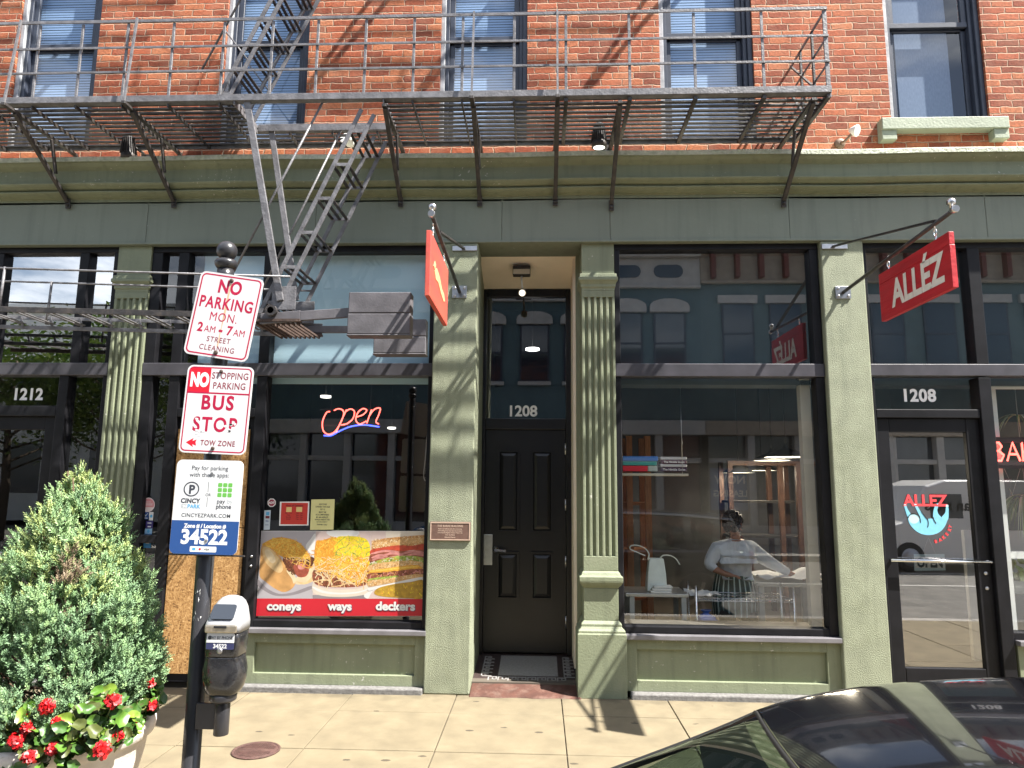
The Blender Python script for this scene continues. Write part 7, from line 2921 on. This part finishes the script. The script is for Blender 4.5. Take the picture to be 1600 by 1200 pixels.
spider(W(1590, 650, 0.5), 22, 0.24, 31, "small pale rootless spider plant dangling above the BAKERY neon", False, 2.62)
spider(W(1557, 748, 0.55), 10, 0.12, 32, "charcoal hanging pot with scant leaves under the B of the BAKERY neon", True, 2.62, 1.6)
spider(W(1602, 775, 0.6), 90, 0.34, 33, "full spider plant with cascading pale leaves at the bakery window's picture edge", True, 2.62, 1.4)
T = thing("window_box", W(1590, 905, 0.6), "pale grey planter box with a white leafed plant on the bakery's end sill", "planter")
c = W(1590, 905, 0.6)
m = MB()
m.box(c.x - 0.11, c.x + 0.5, 0.5, 0.72, c.z - 0.12, c.z + 0.0)
m.build("box", mat("pale_grey_box", (0.34, 0.34, 0.33), 0.6), T, bevel=0.01)
m = MB()
rs = random.Random(55)
for k in range(70):
    m.cur = rs.choice([0, 2, 2])
    leaf(m, c + Vector((rs.uniform(-0.1, 0.45), rs.uniform(-0.1, 0.08), rs.uniform(0.0, 0.16))), Vector((rs.gauss(0, .5), -1, rs.gauss(0.5, .5))), Vector((0, 0, 1)), rs.uniform(0.02, 0.04), rs)
m.build("leaves", M_spid, T)
# pale wall return and cream shelf seen through that window
m = MB()
m.box(XX(1533, 650, 0.35), XX(1557, 650, 0.35), 0.33, 0.42, 0.06, 2.62)
m.box(XX(1568, 650, 0.5), 5.5, 1.25, 1.3, 0.06, 1.3)
m.box(3.92, 5.5, 0.42, 0.5, ZZ(1580, 862, 0.4) - 0.06, ZZ(1580, 862, 0.4))
m.box(3.9, 5.5, 0.24, 0.27, ZZ(1570, 608, 0.25), ZZ(1570, 603, 0.25))
m.build("interior_trim", M_white, B)

# a counter and shelves dimly seen in the diner
T = thing("counter", (-1.8, 3.4, 0.06), "dim wooden counter with stools at the back of the dark diner", "counter")
m = MB()
m.box(-2.8, -0.9, 3.2, 3.7, 0.06, 1.0)
m.box(-2.85, -0.85, 3.1, 3.8, 1.0, 1.05)
m.build("body", mat("dark_walnut", (0.07, 0.04, 0.025), 0.5, var=0.3, vscale=6), T, bevel=0.01)
T = thing("ceiling_light", (-1.6, 2.2, 2.9), "small round ceiling light glowing inside the dark diner", "lamp")
for (px, py, Y) in ((509, 621, 1.6), (612, 670, 2.4)):
    pass
c = W(509, 621, 1.6)
T.location = c
m = MB()
m.lathe([(0.06, 0.02), (0.06, 0.0), (0.045, -0.005)], c, 20)
m.cur = 1
m.tube([c + Vector((0, 0, 0.015)), (c.x, c.y, 4.0)], 0.004, 5)
m.build("disc", [LAMP_ON, M_black_flat], T)
c = W(612, 670, 2.4)
T = thing("ceiling_light", c, "second tinier ceiling light in the dark diner below and beyond the first", "lamp")
m = MB()
m.lathe([(0.05, 0.02), (0.05, 0.0), (0.035, -0.005)], c, 20)
m.cur = 1
m.tube([c + Vector((0, 0, 0.015)), (c.x, c.y, 4.0)], 0.004, 5)
m.build("disc", [LAMP_ON, M_black_flat], T)
c = W(832, 547, 2.2)
T = thing("ceiling_light", c, "bright recessed downlight seen through the glass over the dark entrance door", "lamp")
m = MB()
m.lathe([(0.085, 0.02), (0.085, 0.0), (0.07, -0.004)], c, 20)
m.cur = 1
m.tube([c + Vector((0, 0, 0.015)), (c.x, c.y, 3.98)], 0.004, 5)
m.build("disc", [mat("entrance_downlight", (1, 1, 1), 0.4, emit=(1, 0.95, 0.85), estr=4), M_black_flat], T)

# ------------------------------------------------------------------ the person stooping behind the bakery window
YPp = 1.30
M_skin = mat("skin", (0.42, 0.20, 0.13), 0.5, var=0.08, vscale=20)
PE = thing("person", (XX(1148, 930, YPp), YPp, 0.06), "person with dark hair in white shirt and striped green apron stooping with one arm out", "person")


def pw(px, py, dy=0.0):
    return W(px, py, YPp + dy)


def skin_obj(name, verts, edges, radii, matl, root=0, levels=2):
    me = bpy.data.meshes.new(name)
    L = wloc(PE)
    me.from_pydata([tuple(Vector(v) - L) for v in verts], edges, [])
    o = bpy.data.objects.new(name, me)
    COL.objects.link(o)
    o.parent = PE
    sk = o.modifiers.new("skin", 'SKIN')
    lay_ = me.skin_vertices[0].data if me.skin_vertices else None
    if lay_ is None:
        bm = bmesh.new()
        bm.from_mesh(me)
        bm.verts.layers.skin.verify()
        bm.to_mesh(me)
        bm.free()
        lay_ = me.skin_vertices[0].data
    for i, r in enumerate(radii):
        lay_[i].radius = (r, r) if not isinstance(r, tuple) else r
        lay_[i].use_root = (i == root)
    sk.use_smooth_shade = True
    ss = o.modifiers.new("ss", 'SUBSURF')
    ss.levels = levels
    ss.render_levels = levels
    me.materials.append(matl)
    return o


hip = pw(1148, 925, 0.02)
k_ = 1.0
V = []
E_ = []
Rr = []


def add(p, r, prev=None):
    V.append(Vector(p))
    Rr.append(r)
    if prev is not None:
        E_.append((prev, len(V) - 1))
    return len(V) - 1


pel = add(hip, 0.125)
wst = add(pw(1149, 902, 0.0), 0.110, pel)
che = add(pw(1149, 873, -0.03), 0.125, wst)
sho = add(pw(1148, 853, -0.05), 0.105, che)
nck = add(pw(1150, 842, -0.05), 0.048, sho)
nk2 = add(pw(1149, 835, -0.06), 0.046, nck)
hd1 = add(pw(1147, 828, -0.07), 0.068, nk2)
hd2 = add(pw(1146, 818, -0.07), 0.082, hd1)
hd3 = add(pw(1145, 808, -0.06), 0.066, hd2)
nose = add(pw(1157.5, 824, -0.08), 0.011, hd2)
chin = add(pw(1153, 832, -0.08), 0.026, hd1)
ear = add(pw(1148, 822, -0.15), 0.012, hd2)
# far arm stretched out to the right over the table
s1 = add(pw(1172, 856, 0.0), 0.055, sho)
e1 = add(pw(1202, 878, 0.02), 0.042, s1)
w1 = add(pw(1236, 897, 0.02), 0.028, e1)
h1 = add(pw(1245, 901, 0.02), 0.030, w1)
# near arm bent, hand on the hip side reaching forward
s2 = add(pw(1121, 858, -0.08), 0.055, sho)
e2 = add(pw(1106, 884, -0.10), 0.042, s2)
w2 = add(pw(1133, 897, -0.2), 0.029, e2)
h2 = add(pw(1141, 899, -0.22), 0.030, w2)
for hnd, dv, up in ((h1, Vector((0.9, 0.1, -0.3)), Vector((0, 0, 1))), (h2, Vector((0.95, -0.15, 0.0)), Vector((0, 0, 1)))):
    d = dv.normalized()
    sd_ = d.cross(up).normalized()
    for q, (o, L1, bend) in enumerate(((-0.027, 0.032, 0.25), (-0.009, 0.037, 0.2), (0.009, 0.034, 0.28), (0.026, 0.026, 0.35))):
        a = add(V[hnd] + d * 0.035 + sd_ * o, 0.0095, hnd)
        b = add(V[a] + d * L1 - up * L1 * bend, 0.0085, a)
        add(V[b] + d * L1 * 0.7 - up * L1 * (bend + 0.4), 0.0072, b)
    a = add(V[hnd] + sd_ * -0.035 + d * 0.005, 0.011, hnd)
    add(V[a] + d * 0.032 - sd_ * 0.012 - up * 0.012, 0.0085, a)
# legs, knees bent
floor_z = 0.06
for sg in (-1, 1):
    t1 = add(hip + Vector((sg * 0.09, 0.0, -0.06)), 0.085, pel)
    kn = add(Vector((hip.x + sg * 0.11, YPp - 0.12, floor_z + 0.32)), 0.058, t1)
    an = add(Vector((hip.x + sg * 0.10, YPp + 0.06, floor_z + 0.075)), 0.036, kn)
    he = add(Vector((hip.x + sg * 0.10, YPp + 0.0, floor_z + 0.04)), 0.036, an)
    add(Vector((hip.x + sg * 0.11, YPp - 0.14, floor_z + 0.028)), 0.026, he)
skin_obj("body", V, E_, Rr, M_skin)
# shirt: follows trunk and sleeves
M_shirt = mat("white_shirt_cloth", (0.80, 0.84, 0.90), 0.8, var=0.07, vscale=14, bump=1.0, bscale=13, bdist=0.03, stretch=(1, 1, 0.5))
idx = {}
SV, SE, SR = [], [], []


def sadd(p, r, prev=None):
    SV.append(Vector(p))
    SR.append(r)
    if prev is not None:
        SE.append((prev, len(SV) - 1))
    return len(SV) - 1


b0 = sadd(V[wst] + Vector((0, 0, 0.065)), 0.150)
b1 = sadd(V[wst].lerp(V[che], 0.5), 0.168, b0)
b2 = sadd(V[che], 0.178, b1)
b3 = sadd(V[sho], 0.145, b2)
sadd(V[nck] + Vector((0, 0, -0.01)), 0.060, b3)
a = sadd(V[s1], 0.085, b3)
a = sadd(V[s1].lerp(V[e1], 0.5) + Vector((0, 0, -0.008)), 0.080, a)
a = sadd(V[e1], 0.066, a)
a = sadd(V[e1].lerp(V[w1], 0.55), 0.05, a)
sadd(V[e1].lerp(V[w1], 0.93), 0.040, a)
a = sadd(V[s2], 0.085, b3)
a = sadd(V[s2].lerp(V[e2], 0.55), 0.078, a)
a = sadd(V[e2], 0.066, a)
sadd(V[e2].lerp(V[w2], 0.6), 0.046, a)
skin_obj("shirt", SV, SE, SR, M_shirt, 1)
# apron skirt with upright pale stripes: each fold a pleat of the mesh
m = MB()
m.smooth = True
L0 = V[wst]
rings = []
nst = 96
for t in [q / 8 for q in range(9)]:
    z = L0.z + 0.035 - 0.40 * t
    rr_ = 0.182 + 0.045 * math.sin(min(1, t * 1.5) * math.pi / 2) - 0.02 * max(0, t - 0.6)
    rings.append([(L0.x - 0.005 + (rr_ + 0.004 * math.sin(12 * a_ + 3 * t)) * math.cos(a_), L0.y + 0.03 + (rr_ * 0.86) * math.sin(a_), z) for a_ in [2 * math.pi * k / nst for k in range(nst)]])
m.loft(rings, cap=False)
for fi, f_ in enumerate(m.f):
    m.m[fi] = 1 if (fi % nst) % 4 == 0 else 0
m.build("apron", [mat("apron_dark_green", (0.012, 0.055, 0.052), 0.8), mat("apron_pale_stripe", (0.62, 0.76, 0.73), 0.8)], PE)
# trousers below
m = MB()
m.smooth = True
for sg in (-1, 1):
    hipz = Vector((hip.x + sg * 0.09, YPp + 0.02, hip.z - 0.1))
    kn = Vector((hip.x + sg * 0.11, YPp - 0.12, floor_z + 0.32))
    an = Vector((hip.x + sg * 0.10, YPp + 0.06, floor_z + 0.09))
    m.tube([hipz, kn, an], 0.08, 14, radii=[0.1, 0.078, 0.062])
m.build("trousers", M_dark, PE)
m = MB()
m.smooth = True
for sg in (-1, 1):
    c = Vector((hip.x + sg * 0.105, YPp - 0.04, floor_z))
    m.loft([[(c.x + wv * math.cos(a_), c.y + ly * math.sin(a_) - 0.02, c.z + z) for a_ in [2 * math.pi * k / 16 for k in range(16)]] for z, wv, ly in ((0.0, 0.046, 0.13), (0.03, 0.05, 0.135), (0.06, 0.044, 0.10), (0.085, 0.03, 0.05))])
m.build("shoes", M_black_flat, PE)
# hair: a shell over the crown and the nape with tousled locks
m = MB()
m.smooth = True
rs = random.Random(6)
c = V[hd2] + Vector((-0.008, 0.0, 0.012))
for k in range(230):
    a_ = rs.uniform(0, 2 * math.pi)
    el = math.asin(rs.uniform(-0.6, 1.0))
    d = Vector((math.cos(a_) * math.cos(el), math.sin(a_) * math.cos(el), math.sin(el)))
    if d.x > 0.70 and d.z < 0.25 or d.z < -0.62:
        continue
    p = c + Vector((d.x * 0.092, d.y * 0.088, d.z * 0.112))
    tdir = (Vector((-0.6, 0, -0.7)) + Vector((rs.gauss(0, .3), rs.gauss(0, .3), rs.gauss(0, .2))))
    tdir = (tdir - d * tdir.dot(d)).normalized()
    m.tube([p - d * 0.012, p + d * 0.004 + tdir * 0.02, p + tdir * 0.048 - d * 0.006], 0.012, 6, radii=[0.013, 0.014, 0.005])
m.lathe([(0.02, 0.108), (0.06, 0.09), (0.083, 0.05), (0.088, 0.0), (0.08, -0.03)], c + Vector((-0.010, 0, 0.002)), 24, (-0.25, 0, 1), cap=False)
m.build("hair", mat("dark_brown_hair", (0.03, 0.016, 0.010), 0.45, var=0.3, vscale=60), PE)
m = MB()
for dy in (-0.035,):
    m.lathe([(0.011, -0.004), (0.011, 0.004), (0.004, 0.008)], V[hd2] + Vector((0.068, dy, 0.002)), 12, (0.9, -0.4, 0))
m.build("eye", M_black_flat, PE)
m = MB()
m.tube([V[hd1] + Vector((0.066, -0.035, 0.0)), V[hd1] + Vector((0.074, -0.01, 0.001)), V[hd1] + Vector((0.068, 0.02, 0.0))], 0.004, 6)
m.build("lips", mat("lips", (0.36, 0.12, 0.10), 0.5), PE)

# ------------------------------------------------------------------ across the street (seen in the shop glass)
YO = -15.6
M_teal = mat("teal_brick_paint", (0.075, 0.125, 0.14), 0.7, var=0.12, vscale=2, bump=0.4, bscale=30)
M_teal2 = mat("blue_green_brick_paint", (0.095, 0.145, 0.155), 0.7, var=0.12, vscale=2, bump=0.4, bscale=30)
M_trimO = mat("stone_grey_trim", (0.42, 0.41, 0.39), 0.7, var=0.1, vscale=4)
M_trimO2 = mat("buff_cornice_trim", (0.33, 0.285, 0.23), 0.7, var=0.15, vscale=4)
M_ochre = mat("maroon_bracket", (0.14, 0.04, 0.03), 0.7)
G_far = mat("far_window_glass", (0.02, 0.03, 0.045), 0.05, spec=1.0)
M_banner = mat("blue_window_banner", (0.03, 0.13, 0.32), 0.5)


def opposite(name, x0, x1, top, wallm, trimm, wins, wz, label, arched, shopm):
    T = thing(name, ((x0 + x1) / 2, YO, 0), label, "building")
    m = MB()
    m.box(x0, x1, YO - 8, YO, 3.6, top)
    m.box(x0, x1, YO - 8, YO - 0.35, 0.0, 3.6)
    m.build("wall", wallm, T)
    m = MB()
    m.box(x0, x1, YO - 0.35, YO + 0.12, 3.3, 3.75)
    m.box(x0, x1, YO - 8, YO + 0.45, top, top + 0.16)
    m.box(x0, x1, YO - 0.0, YO + 0.30, top - 0.16, top)
    m.box(x0, x1, YO - 0.0, YO + 0.10, top - 1.05, top - 0.16)
    m.box(x0, x1, YO + 0.0, YO + 0.16, top - 1.15, top - 1.05)
    m.build("cornice", trimm, T, bevel=0.02, seg=1)
    m = MB()
    if arched:
        for c in wins:
            fr_ = frame((c, YO + 0.10, top - 0.6), (-1, 0, 0), (0, 0, 1))
            m.prism(rrect(0.92, 0.42, 0.2, 6), fr_, 0.02, 0.04)
    else:
        n = int((x1 - x0) / 0.72)
        for k in range(n):
            c = x0 + (k + 0.5) * (x1 - x0) / n
            m.box(c - 0.07, c + 0.07, YO + 0.1, YO + 0.34, top - 1.0, top - 0.16)
    m.build("cornice_ornament", M_ochre if not arched else G_far, T)
    for c in wins:
        for z0, z1 in wz:
            m = MB()
            m.box(c - 0.5, c + 0.5, YO, YO + 0.05, z0, z1)
            m.cur = 1
            m.box(c - 0.44, c + 0.44, YO + 0.045, YO + 0.055, z0 + 0.06, z1 - 0.05)
            m.cur = 0
            m.box(c - 0.44, c + 0.44, YO + 0.05, YO + 0.07, (z0 + z1) / 2 - 0.03, (z0 + z1) / 2 + 0.03)
            f = m.build("window", [M_sash, G_far], T)
            m = MB()
            if arched:
                arc = [(-0.62, 0.0), (0.62, 0.0), (0.62, 0.18)] + [(0.62 * math.cos(a), 0.18 + 0.26 * math.sin(a)) for a in [math.pi * q / 10 for q in range(1, 10)]] + [(-0.62, 0.18)]
                m.prism(arc, frame((c, YO + 0.05, z1), (-1, 0, 0), (0, 0, 1)), 0.12, 0.17)
            else:
                m.box(c - 0.62, c + 0.62, YO, YO + 0.12, z1, z1 + 0.26)
            m.build("lintel", M_trimO, f)
            m = MB()
            m.box(c - 0.56, c + 0.56, YO, YO + 0.14, z0 - 0.12, z0)
            m.build("sill", M_trimO, f)
    # shop front: pale posts, dark panes
    m = MB()
    n = max(2, int((x1 - x0) / 1.35))
    for k in range(n + 1):
        c = x0 + (x1 - x0) * k / n
        m.box(c - 0.11, c + 0.11, YO - 0.35, YO + 0.02, 0, 3.3)
    m.box(x0, x1, YO - 0.35, YO - 0.02, 0, 0.55)
    m.box(x0, x1, YO - 0.35, YO - 0.05, 2.45, 2.6)
    m.build("shop_front", shopm, T, bevel=0.01, seg=1)
    m = MB()
    m.quad((x0, YO - 0.25, 0.55), (x0, YO - 0.25, 3.3), (x1, YO - 0.25, 3.3), (x1, YO - 0.25, 0.55))
    m.build("shop_glass", G_far, T)
    return T


opposite("teal_building", -8.9, 5.1, 9.15, M_teal, M_trimO, [-8.2, -6.6, -5.0, -3.4, -1.8, -0.2, 1.3, 2.75, 4.1], ((5.2, 7.2),), "dark teal painted building with arched window hoods, mirrored in the shop glass", True, M_trimO)
T2 = opposite("blue_green_building", 5.1, 16.5, 9.3, M_teal2, M_trimO2, [6.25, 7.75, 9.3, 10.9, 12.5, 14.1, 15.6], ((5.5, 7.5),), "blue green painted building with flat lintels, mirrored in the bakery glass", False, M_trimO)
m = MB()
for cx_, wv in ((5.9, 1.2), (9.3, 1.3)):
    m.cur = 0
    m.box(cx_ - wv / 2, cx_ + wv / 2, YO - 0.24, YO - 0.235, 1.0, 2.3)
    m.cur = 1
    fb = frame((cx_, YO - 0.234, 1.6), (-1, 0, 0), (0, 0, 1))
    m.text("NOW", fb, 0, 0.22, 0.36, bold=0.01)
    m.text("LEASING", fb, 0, -0.18, 0.27, bold=0.008)
m.build("banner", [M_banner, M_letter], T2)
T = thing("brick_warehouse", (-20, -24, 0), "pale low building with a long flat roof beyond the trees, mirrored in the neighbour's glass", "building")
m = MB()
m.box(-40, -9.2, -34, -24, 0, 9.4)
m.build("wall", mat("pale_render", (0.62, 0.62, 0.60), 0.8, var=0.08, vscale=1), T)
m = MB()
m.box(-40.2, -9.1, -34, -23.8, 9.4, 9.75)
m.build("roof", M_white, T)
m = MB()
for k in range(8):
    for z in (1.2, 5.0):
        m.box(-38 + k * 3.6, -36.6 + k * 3.6, -24.02, -23.99, z, z + 2.2)
m.build("window", G_far, T)

# street trees in front of the gap
M_tleaf = [mat("street_leaf_%d" % k, c_, 0.5) for k, c_ in enumerate(((0.07, 0.13, 0.025), (0.13, 0.20, 0.04), (0.20, 0.28, 0.06)))]
M_bark = mat("street_tree_bark", (0.10, 0.075, 0.055), 0.9, bump=0.6, bscale=20)


def street_tree(x, y, h, r, seed, label):
    rs = random.Random(seed)
    T = thing("street_tree", (x, y, 0), label, "tree", "trees across the street")
    m = MB()
    m.tube([(x, y, -0.05), (x + 0.05, y, h * 0.25), (x, y + 0.05, h * 0.5), (x, y, h * 0.85)], 0.1, 10, radii=[0.16, 0.12, 0.08, 0.02])
    tips = []
    for k in range(26):
        a = k * 2.4
        z0 = h * (0.3 + 0.5 * k / 26)
        l_ = r * (0.95 - 0.5 * k / 26)
        tip = Vector((x + l_ * math.cos(a), y + l_ * math.sin(a), z0 + l_ * 0.6))
        m.tube([(x, y, z0), (x + l_ * 0.5 * math.cos(a), y + l_ * 0.5 * math.sin(a), z0 + l_ * 0.2), tip], 0.03, 6, radii=[0.04, 0.025, 0.008])
        tips += [tip, Vector((x, y, z0)).lerp(tip, 0.7)]
    m.build("trunk", M_bark, T)
    m = MB()
    for tp in tips:
        for k in range(140):
            d = Vector((rs.gauss(0, 1), rs.gauss(0, 1), rs.gauss(0, 0.8))) * r * 0.17
            p = tp + d
            m.cur = rs.choice([0, 1, 1, 2])
            n1 = Vector((rs.gauss(0, 1), rs.gauss(0, 1), rs.gauss(0, 1))).normalized()
            n2 = n1.orthogonal().normalized()
            s = rs.uniform(0.06, 0.12)
            m.quad(p - n1 * s, p - n2 * s * 0.5, p + n1 * s, p + n2 * s * 0.5)
    m.build("crown", M_tleaf, T)


street_tree(-11.8, -13.4, 7.0, 2.5, 1, "bushy street tree nearest the teal building across the road")
street_tree(-15.6, -13.6, 6.6, 2.6, 2, "second street tree from the teal building across the road")
street_tree(-19.8, -13.5, 6.8, 2.6, 3, "street tree furthest along from the teal building across the road")

# white van and two cars on the far kerb
def vehicle(name, x0, L_, w_, prof, glassz, paint, label, cat, lettering=None):
    y1 = -10.2
    y0 = y1 - w_
    T = thing(name, (x0 + L_ / 2, (y0 + y1) / 2, -0.15), label, cat)
    m = MB()
    poly = [(x0 + u * L_, z) for u, z in prof]
    rings = []
    for y, ins in ((y0, 0.03), (y0 + 0.06, 0.0), (y1 - 0.06, 0.0), (y1, 0.03)):
        cx_ = sum(p[0] for p in poly) / len(poly)
        rings.append([(px_ + (ins if px_ < cx_ else -ins), y, pz_ - (ins if pz_ > glassz[0] else 0)) for px_, pz_ in poly])
    m.loft(rings)
    bo = m.build("body", paint, T, bevel=0.03, seg=3)
    for (a, b) in glassz[2]:
        m = MB()
        m.box(x0 + a * L_, x0 + b * L_, y1 - 0.02, y1 + 0.006, glassz[0], glassz[1])
        m.build("side_window", G_far, T, bevel=0.03, seg=3)
    for u in (0.18, 0.80):
        m = MB()
        m.lathe([(0.2, -0.1), (0.31, -0.1), (0.33, -0.06), (0.33, 0.06), (0.31, 0.1), (0.2, 0.1)], (x0 + u * L_, y1 - 0.06, 0.18), 28, (0, 1, 0))
        wh = m.build("wheel", M_tyre, T)
        m = MB()
        m.lathe([(0.2, 0.0), (0.2, 0.05), (0.06, 0.07), (0.0, 0.07)], (x0 + u * L_, y1, 0.18), 24, (0, 1, 0))
        m.build("rim", M_alu, wh)
    if lettering:
        m = MB()
        fb = frame((x0 + L_ * 0.40, y1 + 0.002, 1.35), (-1, 0, 0), (0, 0, 1))
        m.text(lettering, fb, 0, -0.12, 0.34, bold=0.008, off=0.004)
        m.build("lettering", M_black_flat, bo)
    return T


PV = [(0.0, 0.1), (0.02, 0.75), (0.16, 0.95), (0.27, 1.78), (0.35, 1.92), (0.98, 1.92), (1.0, 1.7), (1.0, 0.1)]
PCr = [(0.0, 0.12), (0.01, 0.5), (0.06, 0.68), (0.28, 0.80), (0.42, 1.24), (0.50, 1.30), (0.72, 1.29), (0.88, 0.86), (0.98, 0.80), (1.0, 0.5), (1.0, 0.12)]
vehicle("parked_van", 7.4, 5.2, 1.95, PV, (1.05, 1.6, ((0.28, 0.42),)), mat("white_van_paint", (0.75, 0.75, 0.74), 0.25, coat=0.6), "white delivery van parked across the street, mirrored in the bakery glass", "van", "urban sites")
vehicle("parked_car", -3.2, 4.4, 1.8, PCr, (0.84, 1.18, ((0.42, 0.56), (0.58, 0.76))), mat("blue_car_paint", (0.02, 0.09, 0.22), 0.2, coat=0.8), "blue saloon parked across the street, mirrored in the diner window", "car")
vehicle("parked_car", 13.6, 4.4, 1.8, PCr, (0.84, 1.18, ((0.42, 0.56), (0.58, 0.76))), mat("silver_car_paint", (0.45, 0.46, 0.47), 0.25, metal=0.5, coat=0.6), "silver saloon parked beyond the white van across the street", "car")
# road manhole mirrored in the bakery door
T = thing("manhole_cover", (6.3, -8.4, -0.15), "round iron manhole cover in the asphalt, mirrored in the bakery door", "cover")
m = MB()
m.lathe([(0.36, 0.0), (0.36, 0.006), (0.3, 0.006), (0.3, 0.002), (0.28, 0.002), (0.28, 0.007), (0.0, 0.007)], (6.3, -8.4, -0.15), 40)
m.build("plate", M_iron_dk, T)
m = MB()
m.box(-60, 60, -8.05, -7.93, -0.149, -0.146)
for k in range(30):
    m.box(-60 + k * 4, -58.6 + k * 4, -10.05, -9.95, -0.149, -0.146)
tag(m.build("road_markings", mat("worn_white_road_paint", (0.42, 0.41, 0.38), 0.7, var=0.3, vscale=6)), kind="structure")
